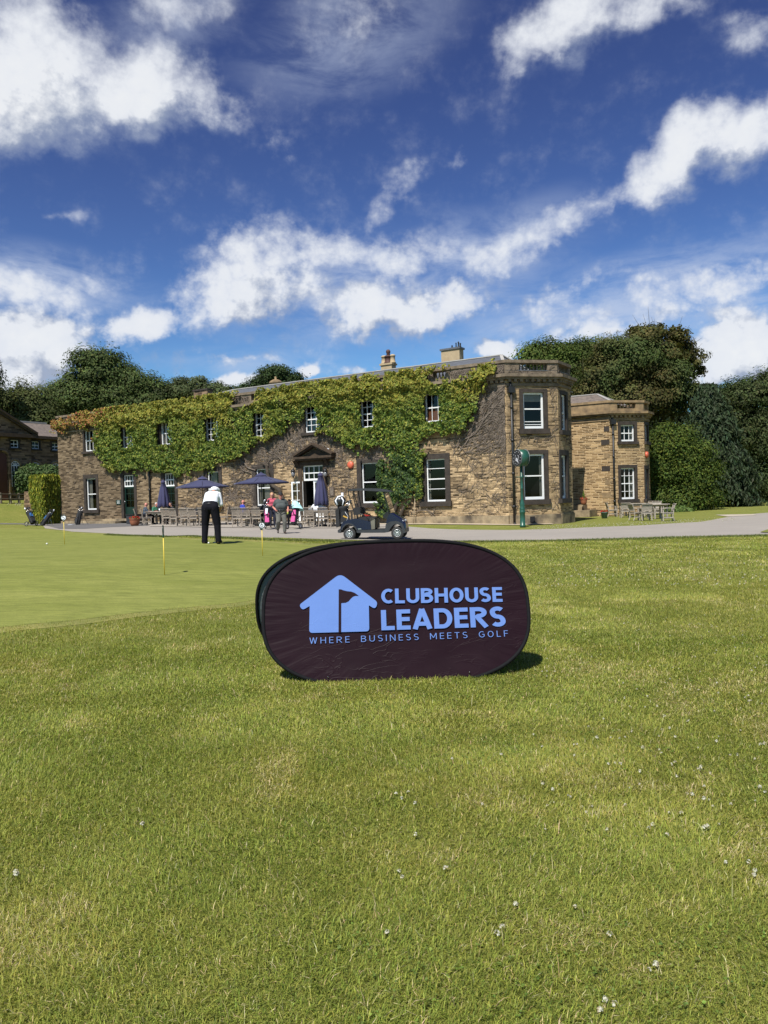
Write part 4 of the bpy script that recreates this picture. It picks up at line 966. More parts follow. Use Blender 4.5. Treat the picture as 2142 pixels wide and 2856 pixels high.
# ------------------------------------------------------------------ trees
def tree(name, label, cat, Yd, blobs, base_px, n, size, cols, w=None, trunk_r=.35, depth_k=.8, clump=.55, group=None, per=105, limbs=9, base_z=None, droop=.35, dens_in=.25, twigs=0, cols2=None, loose=False):
    """crown of leaf clumps spread over several lobes (pixel centre and half sizes at depth Yd), trunk with limbs reaching into the lobes"""
    k = Yd / FPX; cen = []; 
    for bx, by, rx, ry, *yo in blobs:
        c = at(bx, by, Yd + (yo[0] if yo else 0)); cen.append((np.array(c), rx * k * .90, ry * k * .86))
    b = at(base_px, 1430, Yd); bz = Hf(b.x, b.y) if base_z is None else base_z
    t = thing(name, label, cat, (b.x, b.y, bz), 0, group); O = np.array((b.x, b.y, bz))
    main = list(cen)
    for c, a, r_ in main:                               # smaller boughs bulging out of every lobe
        for _ in range(7):
            v = RNG.normal(size=3); v[1] -= .4; v[2] += .35; v /= np.linalg.norm(v); f = RNG.uniform(.30, .52)
            cen.append((c + v * np.array([a, a * depth_k, r_]) * RNG.uniform(.72, 1.0), a * f, r_ * f * RNG.uniform(.8, 1.15)))
    vol = np.array([c[1] * c[2] for c in cen]); vol = vol / vol.sum()
    ncl = max(20, n // per); which = RNG.choice(len(cen), ncl, p=vol)
    cc_ = np.array([c[0] for c in cen])[which]; rx = np.array([c[1] for c in cen])[which]; rz = np.array([c[2] for c in cen])[which]
    d = RNG.normal(size=(ncl, 3)); d /= np.linalg.norm(d, axis=1, keepdims=True)
    rad = np.where(RNG.random(ncl) < dens_in, RNG.uniform(.3, .9, ncl), RNG.uniform(.74, 1.10, ncl) * (1 if not loose else RNG.uniform(.75, 1.28, ncl)))
    cp = cc_ + d * np.c_[rx, rx * depth_k, rz] * rad[:, None]
    cs = RNG.uniform(.45, 1.5, ncl) * clump
    tone = np.clip(1 + RNG.normal(size=ncl) * .24, .5, 1.7)
    i = RNG.integers(0, ncl, n); e = RNG.normal(size=(n, 3)); e *= (RNG.random((n, 1)) ** .4) / np.maximum(np.linalg.norm(e, axis=1, keepdims=True), 1e-6)
    Pp = cp[i] + e * cs[i][:, None] * np.array([1.15, 1.15, .75])
    Nn = d[i] * 1.0 + e * .8 + np.array([0, 0, .5]) + RNG.normal(size=(n, 3)) * .22
    C = pal(n, cols, w, .09) * tone[i][:, None]
    if cols2 is not None:
        f = (sst(.45, .62, fbm(Pp[:, 0] * .35, Pp[:, 2] * .35, 71)))[:, None]; C = C * (1 - f) + pal(n, cols2, None, .14) * f
    S = RNG.uniform(.7, 1.3, n) * size
    leaves_mesh('crown', Pp - O, Nn, S, C, LEAF, t, droop)
    m = MB(); tops = sorted(main, key=lambda c: -c[1] * c[2])[:limbs]
    zc = np.mean([c[0][2] for c in main]); cx = np.mean([c[0][0] for c in main]); fork = Vector(((cx - O[0]) * .4, 0, (zc - bz) * .45))
    m.tube([(0, 0, -.3), (trunk_r * .1, 0, fork.z * .3), fork * .7 + Vector((0, .1, fork.z * .05)), fork], [trunk_r * 1.5, trunk_r * 1.05, trunk_r * .85, trunk_r * .7], BARK, 9)
    for c, a, r_ in tops:
        e1 = Vector(c - O); mid = fork.lerp(e1, .5) + Vector((random.uniform(-.6, .6), random.uniform(-.6, .6), random.uniform(-.4, .8)))
        m.tube([fork * .9, mid, e1], [trunk_r * .55, trunk_r * .3, trunk_r * .12], BARK, 6)
        for _ in range(5 + twigs):
            v = Vector(RNG.normal(size=3)).normalized(); e2 = e1 + Vector((v.x * a * .9, v.y * a * .7, abs(v.z) * r_ * .62 if twigs else v.z * r_ * .8)); s0 = mid.lerp(e1, random.random())
            m.tube([s0, s0.lerp(e2, .5) + Vector((random.uniform(-.3, .3), 0, random.uniform(0, .4))), e2], [trunk_r * .15, trunk_r * .09, .02], BARK, 4)
            if twigs:
                for _ in range(3):
                    u = Vector(RNG.normal(size=3)) * .7; u.z = abs(u.z); q0 = s0.lerp(e2, random.uniform(.4, 1)); m.tube([q0, q0 + u * .6, q0 + u + Vector((0, 0, .15))], [.022, .016, .008], BARK, 3)
    m.build('trunk', t)
    return t
DK = [(.042, .062, .020), (.055, .078, .024), (.034, .052, .018)]; MD = [(.062, .085, .026), (.078, .100, .030), (.050, .072, .022)]
OL = [(.090, .085, .028), (.075, .078, .026), (.105, .088, .030)]; BR = [(.085, .120, .026), (.070, .105, .024), (.100, .130, .030)]
random.seed(5)
tree('broadleaf_tree', 'tall broad dark green tree rising behind the stable roof and clubhouse end', 'tree', 84, [(285, 1045, 92, 66), (205, 1098, 72, 60), (365, 1072, 66, 56), (270, 1120, 120, 60), (405, 1118, 62, 48), (180, 1160, 60, 50), (330, 1150, 90, 50), (430, 1150, 50, 40)], 280, 110400, 0.223, MD, trunk_r=.55, clump=1.1)
tree('broadleaf_tree', 'lower lighter tree directly above the stable gable', 'tree', 78, [(30, 1130, 62, 52), (85, 1150, 60, 55), (-20, 1160, 60, 70), (125, 1160, 45, 45), (60, 1190, 90, 45)], 50, 55200, 0.205, [(.070, .085, .030), (.085, .100, .034)], trunk_r=.35, clump=1.0)
tree('broadleaf_tree', 'dark tree edge cut off by the side of the picture above the stable', 'tree', 72, [(-62, 1050, 74, 66), (-70, 1110, 74, 64), (-60, 1000, 44, 44)], -80, 11200, 0.216, DK, clump=.7)
tree('broadleaf_tree', 'round small dark tree topping the clubhouse roof beside the stone roof vent', 'tree', 74, [(772, 1050, 50, 26), (737, 1072, 38, 24), (818, 1069, 30, 20), (700, 1092, 40, 22), (790, 1080, 60, 26)], 770, 33120, 0.179, [(.030, .050, .017), (.040, .060, .020)], clump=.75)
tree('broadleaf_tree', 'loose grey green tree behind the low dark chimney on the roof', 'tree', 86, [(545, 1078, 36, 24), (505, 1088, 40, 26), (590, 1092, 36, 18), (460, 1100, 40, 26), (640, 1098, 36, 15), (680, 1102, 30, 12), (540, 1110, 110, 24)], 540, 36800, 0.197, [(.070, .085, .034), (.055, .070, .028)], clump=.8, dens_in=.4)
tree('broadleaf_tree', 'rounded green tree peeping over the balustrade of the clubhouse bay', 'tree', 72, [(1530, 985, 66, 42), (1600, 1008, 62, 46), (1488, 1008, 38, 34), (1560, 1050, 80, 50), (1655, 985, 44, 36), (1620, 1060, 60, 60)], 1570, 62560, 0.187, BR, clump=.9, cols2=MD)
tree('broadleaf_tree', 'big olive brown tree with thin twiggy top beyond the wing', 'tree', 60, [(1780, 1010, 92, 70), (1700, 1055, 82, 72), (1850, 1065, 90, 66), (1650, 1100, 60, 70), (1760, 1120, 120, 66), (1880, 1110, 70, 60), (1720, 1160, 90, 50), (1720, 980, 60, 40)], 1790, 132480, 0.161, OL, trunk_r=.4, clump=.75, twigs=3, cols2=MD, dens_in=.4)
t7 = tree('broadleaf_tree', 'open crowned tree with bare branching sprays at the top right of the olive tree', 'tree', 61, [(1880, 965, 62, 52), (1815, 935, 60, 34), (1925, 1020, 44, 48), (1850, 990, 90, 60)], 1870, 15000, .20, OL, trunk_r=.3, clump=.5, twigs=12, dens_in=.6)
tree('broadleaf_tree', 'loose spreading green beech close against the wing', 'tree', 51, [(1872, 1245, 54, 40), (1838, 1262, 40, 50), (1925, 1280, 40, 32), (1852, 1325, 52, 46), (1925, 1345, 50, 38), (1845, 1385, 44, 38), (1905, 1398, 56, 30), (1965, 1318, 34, 28), (1850, 1208, 30, 26), (1905, 1222, 26, 22), (1955, 1255, 24, 20), (1978, 1380, 34, 26), (1890, 1300, 50, 30)], 1885, 73600, 0.120, [(.095, .120, .020), (.070, .100, .020), (.050, .080, .018)], trunk_r=.22, clump=.75, depth_k=.6, loose=True, dens_in=.4)
tree('broadleaf_tree', 'tall dark mass of broadleaf trees at the very edge of the drive', 'tree', 70, [(2080, 1108, 76, 48), (2150, 1090, 80, 60), (2030, 1130, 60, 50), (2135, 1200, 90, 80), (2060, 1200, 70, 70), (2160, 1290, 80, 80), (2180, 1380, 80, 60), (2120, 1340, 60, 70), (2010, 1200, 60, 60)], 2130, 110400, 0.179, [(.060, .072, .026), (.045, .060, .022)], clump=.9, cols2=DK)
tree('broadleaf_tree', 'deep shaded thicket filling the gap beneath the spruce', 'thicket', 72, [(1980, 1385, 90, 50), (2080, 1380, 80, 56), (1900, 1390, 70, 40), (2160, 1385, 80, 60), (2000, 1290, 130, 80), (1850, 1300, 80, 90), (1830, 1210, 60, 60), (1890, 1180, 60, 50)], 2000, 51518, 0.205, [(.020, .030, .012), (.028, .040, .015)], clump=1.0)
# weeping grey-green conifer: tiers of drooping boughs round a straight trunk
Yc = 57; kc = Yc / FPX; bs = gd(1975, Yc); con = thing('spruce_tree', 'tall weeping grey green spruce with drooping boughs beside the drive', 'tree', bs, 0)
hT = at(1985, 1068, Yc).z - bs.z; m = MB(); m.tube([(0, 0, -.2), (.1, 0, hT * .5), (.15, 0, hT)], [.42, .26, .04], BARK, 9); PP, NN, CC = [], [], []
random.seed(9)
for i in range(520):
    f = (random.random() ** .8); zz = .12 * hT + f * .87 * hT; rad = (.35 + 3.05 * (1 - f) ** .75) * random.uniform(.55, 1.1); a = random.uniform(0, 2 * math.pi)
    rad *= 1.0 + .25 * math.cos(a - .4); L = rad; p0 = Vector((.1, 0, zz)); d = Vector((math.cos(a), math.sin(a), 0)); drp = random.uniform(.35, .62) * L
    p1 = p0 + d * L * .5 + Vector((0, 0, .05 * L)); p2 = p0 + d * L - Vector((0, 0, drp)); m.tube([p0, p1, p2], [.05, .03, .01], BARK, 3, False)
    k = int(60 + 60 * L)
    for _ in range(k):
        u = random.random() ** .6; p = (p0.lerp(p1, u * 2) if u < .5 else p1.lerp(p2, u * 2 - 1)) + Vector((random.gauss(0, .22), random.gauss(0, .22), -abs(random.gauss(0, .34))))
        PP.append(p); NN.append((d.x + random.gauss(0, .6), d.y + random.gauss(0, .6), .35 + random.gauss(0, .5)))
PP = np.array(PP); NN = np.array(NN); n = len(PP)
leaves_mesh('crown', PP, NN, RNG.uniform(.22, .46, n), pal(n, [(.048, .068, .034), (.060, .082, .042), (.036, .052, .026)]), LEAF, con, .8, .42); m.build('trunk', con)
print('spruce', n)
def shrub(name, label, cat, blobs, Yd, n, size, cols, trunk=False, box=None, group=None):
    k = Yd / FPX; cen = [(np.array(at(b[0], b[1], Yd)), b[2] * k, b[3] * k) for b in blobs]
    bx = np.mean([c[0][0] for c in cen]); t0 = Vector((bx, Yd, Hf(bx, Yd))); t = thing(name, label, cat, t0, 0, group); O = np.array(t0)
    i = RNG.choice(len(cen), n, p=np.array([c[1] * c[2] for c in cen]) / sum(c[1] * c[2] for c in cen)); d = RNG.normal(size=(n, 3)); d /= np.linalg.norm(d, axis=1, keepdims=True)
    r = RNG.uniform(.75, 1.06, n) * (1 + .22 * (fbm(d[:, 0] * 3 + i, d[:, 2] * 3, 8) - .5))
    P_ = np.array([c[0] for c in cen])[i] + d * np.c_[np.array([c[1] for c in cen])[i], np.array([c[1] for c in cen])[i] * .8, np.array([c[2] for c in cen])[i]] * r[:, None]
    leaves_mesh('foliage', P_ - O, d + np.array([0, 0, .3]) + RNG.normal(size=(n, 3)) * .5, RNG.uniform(.6, 1.3, n) * size, pal(n, cols), LEAF, t)
    m = MB()
    for c in cen:
        e1 = Vector(c[0] - O); m.tube([(0, 0, -.1), e1 * .5 + Vector((.1, 0, 0)), e1], [.07, .05, .02], BARK, 5)
    m.build('stem', t); return t
shrub('laurel_bush', 'glossy laurel bush between the stable and the clipped hedge', 'bush', [(95, 1330, 44, 34), (135, 1330, 36, 34), (60, 1330, 34, 30), (50, 1358, 28, 26), (105, 1355, 40, 24), (155, 1335, 20, 28)], 61, 9000, .20, [(.075, .115, .040), (.10, .145, .055), (.055, .090, .030)])
shrub('ground_shrub', 'low leafy shrub at the foot of the beech beyond the armchairs', 'bush', [(1895, 1424, 22, 14), (1920, 1426, 16, 10), (1868, 1424, 14, 10)], 49.5, 1800, .16, [(.09, .14, .035), (.12, .17, .05)])
# clipped conifer hedge: box of vertical sprays
hb0, hb1 = gd(100, 54), gd(163, 54); hz = at(130, 1332, 54).z
hg = thing('clipped_hedge', 'square clipped yellow green conifer hedge at the end of the clubhouse', 'hedge', ((hb0.x + hb1.x) / 2 + .12, 54, Hf((hb0.x + hb1.x) / 2, 54)), FA + R(6)); hw = (hb1.x - hb0.x) / 2 * .80; hh = hz - hg.location.z
n = 16000; face = RNG.random(n); P_ = np.zeros((n, 3)); N_ = np.zeros((n, 3)); a = RNG.uniform(-1, 1, n); zz = RNG.uniform(0, 1, n)
taper = (.80 + .20 * np.clip(zz * 1.6, 0, 1))
f0 = face < .5; f1 = (face >= .5) & (face < .68); f2 = (face >= .68) & (face < .84); f3 = face >= .84
P_[f0] = np.c_[a, -np.ones(n), zz][f0]; N_[f0] = (0, -1, .2); P_[f1] = np.c_[-np.ones(n), a, zz][f1]; N_[f1] = (-1, 0, .2); P_[f2] = np.c_[np.ones(n), a, zz][f2]; N_[f2] = (1, 0, .2); P_[f3] = np.c_[a, RNG.uniform(-1, 1, n), np.ones(n)][f3]; N_[f3] = (0, 0, 1)
P_[:, :2] *= taper[:, None]; P_ = P_ * np.array([hw, .9, hh]) + RNG.normal(size=(n, 3)) * np.array([.05, .05, .07])
leaves_mesh('foliage', P_, N_ + RNG.normal(size=(n, 3)) * .45, RNG.uniform(.14, .32, n), pal(n, [(.30, .29, .036), (.22, .24, .036), (.14, .17, .030)]), LEAF, hg, -1.6, .30)
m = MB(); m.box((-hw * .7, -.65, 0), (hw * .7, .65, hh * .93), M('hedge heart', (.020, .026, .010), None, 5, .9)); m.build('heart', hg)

# ------------------------------------------------------------------ stable block at the far left
SA = FA + R(90); q = at(75, 1215, 62); SF = Frame((q.x, q.y), SA)
stb = thing('stable_block', 'old dark sandstone stable block with stone slate roof and pedimented centre', 'building', (q.x, q.y, Hf(q.x, q.y)), SA)
ze = SF.px(75, 1213)[1]; xR = 9.0; xLft = -13.0
sx = lambda px: SF.px(px, 1240)[0]
GB = Frame(SF.pt(0, -.5), SA)
def sr(fr, x0, y0, x1, y1): 
    r = rc(fr, x0, y0, x1, y1); return r
SW = [sr(GB, 29.5, 1227.5, 52, 1249), sr(SF, 88, 1231, 110, 1252.5), sr(SF, 145, 1235, 165, 1256)]
for i, r in enumerate(SW): print('stable win', [round(v, 2) for v in r])
def arched(fr, px, pyt, wpx):
    x, zt = fr.px(px, pyt); a = fr.px(px - wpx / 2, pyt)[0]; b = fr.px(px + wpx / 2, pyt)[0]; return (x, zt, (b - a) / 2)
AR = [(GB, *arched(GB, 41, 1287, 22)), (SF, *arched(SF, 98.5, 1290.5, 20)), (SF, *arched(SF, 154, 1293.5, 20))]
wall(stb, SF, 0, xR, -.5, ze, [SW[1], SW[2]], STONE_ST); wall(stb, GB, xLft, 0, -.5, ze, [SW[0]], STONE_ST)
m = MB(); m.box((-.02, -.5, -.5), (.0, .0, ze), STONE_ST); m.build('wall', stb, SF.M, uv=True)
for fr, r in ((GB, SW[0]), (SF, SW[1]), (SF, SW[2])): window(stb, fr, r, (.5,), (.5,), .10, .12, .14, st=.05)
for fr, x, zt, rr in AR:
    f = MB(); n = 12; zc = zt - rr
    arc = [(x + rr * math.cos(math.pi * i / n), zc + rr * math.sin(math.pi * i / n)) for i in range(n + 1)]
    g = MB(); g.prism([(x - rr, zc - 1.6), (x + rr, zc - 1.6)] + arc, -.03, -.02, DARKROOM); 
    f.tube([(p[0], -.05, p[1]) for p in arc], .035, WHITE, 4)
    for i in (1, 2, 3): f.bar((x, -.05, zc), (x + rr * math.cos(math.pi * i / 4), -.05, zc + rr * math.sin(math.pi * i / 4)), .035, .035, WHITE, (0, 1, 0))
    f.tube([(x + rr * .55 * math.cos(math.pi * i / 8), -.05, zc + rr * .55 * math.sin(math.pi * i / 8)) for i in range(9)], .02, WHITE, 4)
    for xx in (-rr * .97, -rr / 3, rr / 3, rr * .97): f.box((x + xx - .02, -.07, zc - 1.6), (x + xx + .02, -.035, zc), WHITE)
    f.box((x - rr, -.072, zc - .03), (x + rr, -.036, zc + .03), WHITE); f.box((x - rr, -.072, zc - .8), (x + rr, -.036, zc - .75), WHITE)
    wo = f.build('window', stb, fr.M); g.build('pane', wo)
    s = MB(); s.tube([(x + (rr + .14) * math.cos(math.pi * i / 16), -.02, zc + (rr + .14) * math.sin(math.pi * i / 16)) for i in range(17)], .12, ASHLAR_W, 5); s.build('surround', wo)
# big arch with brown door in the pedimented part
ax, az_ = GB.px(4, 1263); ar = abs(GB.px(18, 1300)[0] - ax); az_ -= ar
g = MB(); n = 14; arc = [(ax + ar * math.cos(math.pi * i / n), az_ + ar * math.sin(math.pi * i / n)) for i in range(n + 1)]
g.prism([(ax - ar, .5), (ax + ar, .5)] + arc, -.05, -.03, M('brown boarded door', (.09, .030, .016), None, 3, .6)); dd = g.build('door', stb, GB.M)
g = MB(); g.tube([(p[0], -.05, p[1]) for p in [(ax + ar + .2, .5)] + [(ax + (ar + .2) * math.cos(math.pi * i / n), az_ + (ar + .2) * math.sin(math.pi * i / n)) for i in range(n + 1)]], .13, STONE_ST, 6); g.build('surround', dd, uv=True)
zr = SF.px(8, 1174, 4.5)[1]
m = MB(); ov = .35
v = [(-.3, -ov, ze - .05), (xR, -ov, ze - .05), (xR, 9.3, ze - .05), (xLft, 9.3, ze - .05), (xLft, 4.5, zr), (xR - 4.2, 4.5, zr), (xLft, -ov, ze - .05)]
m.add(v, [(6, 1, 5, 4), (1, 2, 5), (2, 3, 4, 5)], SLATE_ST); m.bar((xLft, 4.5, zr + .04), (xR - 4.2, 4.5, zr + .04), .32, .14, LEAD)
gw = abs(xLft) / 2; gz = ze + gw * .55
m.add([(.35, -1.0, ze - .05), (xLft - .35, -1.0, ze - .05), (-gw, -1.0, gz + .1), (.35, 6, ze - .05), (xLft - .35, 6, ze - .05), (-gw, 6, gz + .1)], [(0, 2, 5, 3), (2, 1, 4, 5)], SLATE_ST)
m.build('roof', stb, SF.M, uv=True)
m = MB(); m.prism([(.25, ze), (xLft - .25, ze), (-gw, gz)], -.6, -.3, STONE_ST)
for s in (0, 1): m.bar(Vector((.35 if s else xLft - .35, -.78, ze - .02)), Vector((-gw, -.78, gz + .05)), .34, .22, DARKST, (0, 1, 0))
m.box((xLft - .35, -.95, ze - .3), (.35, -.5, ze - .02), DARKST); m.box((.35, -.38, ze - .28), (xR, .0, ze - .06), DARKST); m.build('pediment', stb, SF.M, uv=True)
m = MB(); m.tube([(.15, -.12, .3), (.15, -.12, ze - .1)], .08, IRON, 8); m.build('downpipe', stb, SF.M)
# rail fence and garden wall in front of it
fp = [gp(-90, 1404), gp(4, 1398.5), gp(31, 1396), gp(55, 1394), gp(80, 1393)]
fpp = [gd(-60, 57), gd(4, 57), gd(31, 57.5), gd(55, 58), gd(82, 58.5)]
fe = thing('rail_fence', 'low timber post and rail fence below the laurel and stable', 'fence', fpp[1], 0); O = Vector(fpp[1])
for p in fpp:
    m = MB(); p = p - O; m.box((p.x - .07, p.y - .07, p.z - .2), (p.x + .07, p.y + .07, p.z + .78), M('fence timber', (.16, .13, .085), (.10, .08, .055), 8, .85, .3)); m.build('post', fe)
for h in (.70, .36):
    m = MB()
    for a, b in zip(fpp, fpp[1:]): m.bar(a - O + Vector((0, -.09, h)), b - O + Vector((0, -.09, h)), .09, .045, MATS['fence timber'])
    m.build('rail', fe)
gw0, gw1 = gd(74, 57), gd(112, 55.5)
gwl = thing('garden_wall', 'short ruined garden wall between the fence and clipped hedge', 'wall', gw0, math.atan2(gw1.y - gw0.y, gw1.x - gw0.x)); L = (gw1 - gw0).length
m = MB(); m.prism([(0, -.2), (L, -.4), (L, .75), (L * .6, .80), (L * .3, 1.15), (.1, 1.25)], -.15, .15, STONE_ST); m.build('stonework', gwl, uv=True)

# ------------------------------------------------------------------ pop-up banner
bl, br = gp(880, 1899), gp(1100, 1897)
bc = gp(985, 1900); BW, BH, YAW, LEAN = 1.128, .620, R(1.5), R(17)
ban = thing('popup_banner', 'oval dark maroon pop-up golf banner with pale blue house logo standing on the lawn', 'banner', (.085, 6.5, Hf(.085, 6.5) - .018), YAW)
BM0 = WM[ban.name]
def oval(a, b, n=2.72, k=96):
    out = []
    for i in range(k):
        t = 2 * math.pi * i / k; c, s = math.cos(t), math.sin(t)
        out.append((a * math.copysign(abs(c) ** (2 / n), c), b * math.copysign(abs(s) ** (2 / n), s)))
    return out
def cloth(name, c, c2, sheen=0.0, rough=.5):
    m, nt, b = new_mat(name)
    co = nd(nt, 'ShaderNodeTexCoord').outputs['Object']
    n0 = noise(nt, co, 2.2, 4, .6)[0]
    nt.links.new(mix(nt, rng(nt, n0, .35, .65), c, c2), b.inputs['Base Color']); b.inputs['Roughness'].default_value = rough; b.inputs['Sheen Weight'].default_value = sheen; b.inputs['Specular IOR Level'].default_value = .10
    wv = nd(nt, 'ShaderNodeMapping', {'Vector': co, 'Scale': (1.1, 1, 3.4), 'Rotation': (0, R(12), 0)}).outputs[0]
    w2 = nd(nt, 'ShaderNodeMapping', {'Vector': co, 'Scale': (1.2, 1, 3.0), 'Rotation': (0, R(-24), 0)}).outputs[0]
    ra = nd(nt, 'ShaderNodeTexNoise', {'Vector': wv, 'Scale': 2.6, 'Detail': 2.5, 'Roughness': .45, 'Distortion': .6}); rb = nd(nt, 'ShaderNodeTexNoise', {'Vector': w2, 'Scale': 2.2, 'Detail': 2.5, 'Roughness': .45, 'Distortion': .5})
    nm = rng(nt, noise(nt, co, 1.6, 2, .5)[0], .46, .66)
    def crease(n, w): return mth(nt, 'POWER', rng(nt, mth(nt, 'ABSOLUTE', mth(nt, 'SUBTRACT', n, .5)), 0.0, w, 1, 0), 2.5)
    lo = rng(nt, nd(nt, 'ShaderNodeSeparateXYZ', {0: co}).outputs[2], .25, -.45, .35, 1.0)
    h = mth(nt, 'MULTIPLY', mth(nt, 'MULTIPLY', mth(nt, 'ADD', crease(ra.outputs[0], .022), crease(rb.outputs[0], .018)), lo), nm)
    h = mth(nt, 'ADD', h, mth(nt, 'MULTIPLY', noise(nt, nd(nt, 'ShaderNodeMapping', {'Vector': co, 'Scale': (1, 1, 1.6)}).outputs[0], 2.2, 2, .4)[0], 5.0))
    # tension ripples that run in from the sprung hoop
    sx_ = nd(nt, 'ShaderNodeSeparateXYZ', {0: co}).outputs
    ang = mth(nt, 'ARCTAN2', mth(nt, 'MULTIPLY', sx_[2], 1.9), sx_[0])
    rr = mth(nt, 'POWER', mth(nt, 'ADD', mth(nt, 'POWER', mth(nt, 'ABSOLUTE', mth(nt, 'DIVIDE', sx_[0], BW)), 2.7), mth(nt, 'POWER', mth(nt, 'ABSOLUTE', mth(nt, 'DIVIDE', sx_[2], BH)), 2.7)), .37)
    rip = mth(nt, 'MULTIPLY', noise(nt, nd(nt, 'ShaderNodeCombineXYZ', {0: mth(nt, 'MULTIPLY', ang, 6.0), 1: mth(nt, 'MULTIPLY', rr, 1.2)}).outputs[0], 1.6, 2, .5)[0], rng(nt, rr, .66, 1.0, 0, 5.0, True))
    h = mth(nt, 'ADD', h, rip)
    wvn = noise(nt, co, 700, 2, .5)[0]
    bp = nd(nt, 'ShaderNodeBump', {'Height': h, 'Strength': .27, 'Distance': .006}).outputs[0]
    b2 = nd(nt, 'ShaderNodeBump', {'Height': wvn, 'Strength': .10, 'Distance': .001, 'Normal': bp}).outputs[0]
    nt.links.new(b2, b.inputs['Normal'])
    MATS[name] = m; return m
MAROON = cloth('dark maroon polyester', (.0140, .0044, .0076), (.0115, .0035, .0062), .0, .45)
PRINT = cloth('pale blue print', (.118, .206, .480), (.110, .194, .455), 0, .55)
HOOP = M('black hoop binding', (.006, .006, .007), (.009, .009, .010), 20, .8, spec=.15)
BACKC = cloth('grey silver backing', (.20, .22, .23), (.16, .18, .19), 0, .6)
def panel(T, front):
    """sprung fabric oval: slightly dished cloth inside a bound hoop"""
    k = 96; rings = [1, .93, .8, .6, .35, .1]; vs = []; 
    for r in rings: vs += [(x * r, .010 * (1 - r ** 2) , z * r) for x, z in oval(BW - .004, BH - .004, 2.72, k)]
    fs = [(i * k + j, i * k + (j + 1) % k, (i + 1) * k + (j + 1) % k, (i + 1) * k + j) for i in range(len(rings) - 1) for j in range(k)] + [tuple(range((len(rings) - 1) * k, len(rings) * k))]
    m = MB(); m.add(vs, fs, MAROON, True); p = m.build('front_panel' if front else 'rear_panel', ban, T)
    b = MB(); b.add([(x, y + .006, z) for x, y, z in vs], [f[::-1] for f in fs], BACKC, True); b.build('backing', p, T, fixn=False)
    h = MB(); o = oval(BW, BH, 2.72, k); h.tube([(x, .003, z) for x, z in o] + [(o[0][0], .003, o[0][1])], [.0165] * (k + 1), HOOP, 8, False); h.build('hoop', p, T)
    return p
TF = BM0 @ Matrix.Rotation(-LEAN, 4, 'X') @ Matrix.Translation((0, 0, BH - .03))
top = (Matrix.Rotation(-LEAN, 4, 'X') @ Vector((0, 0, 2 * BH - .03)))
TR = BM0 @ Matrix.Translation((-.080, top.y + .03, top.z)) @ Matrix.Rotation(R(5), 4, 'Z') @ Matrix.Rotation(R(22), 4, 'X') @ Matrix.Translation((0, 0, -BH)) @ Matrix.Rotation(math.pi, 4, 'Z')
fp_ = panel(TF, True); panel(TR, False)
def ell(cx, cy, rx, ry, a0, a1, n=14): return [(cx + rx * math.cos(R(a0 + (a1 - a0) * i / n)), cy + ry * math.sin(R(a0 + (a1 - a0) * i / n))) for i in range(n + 1)]
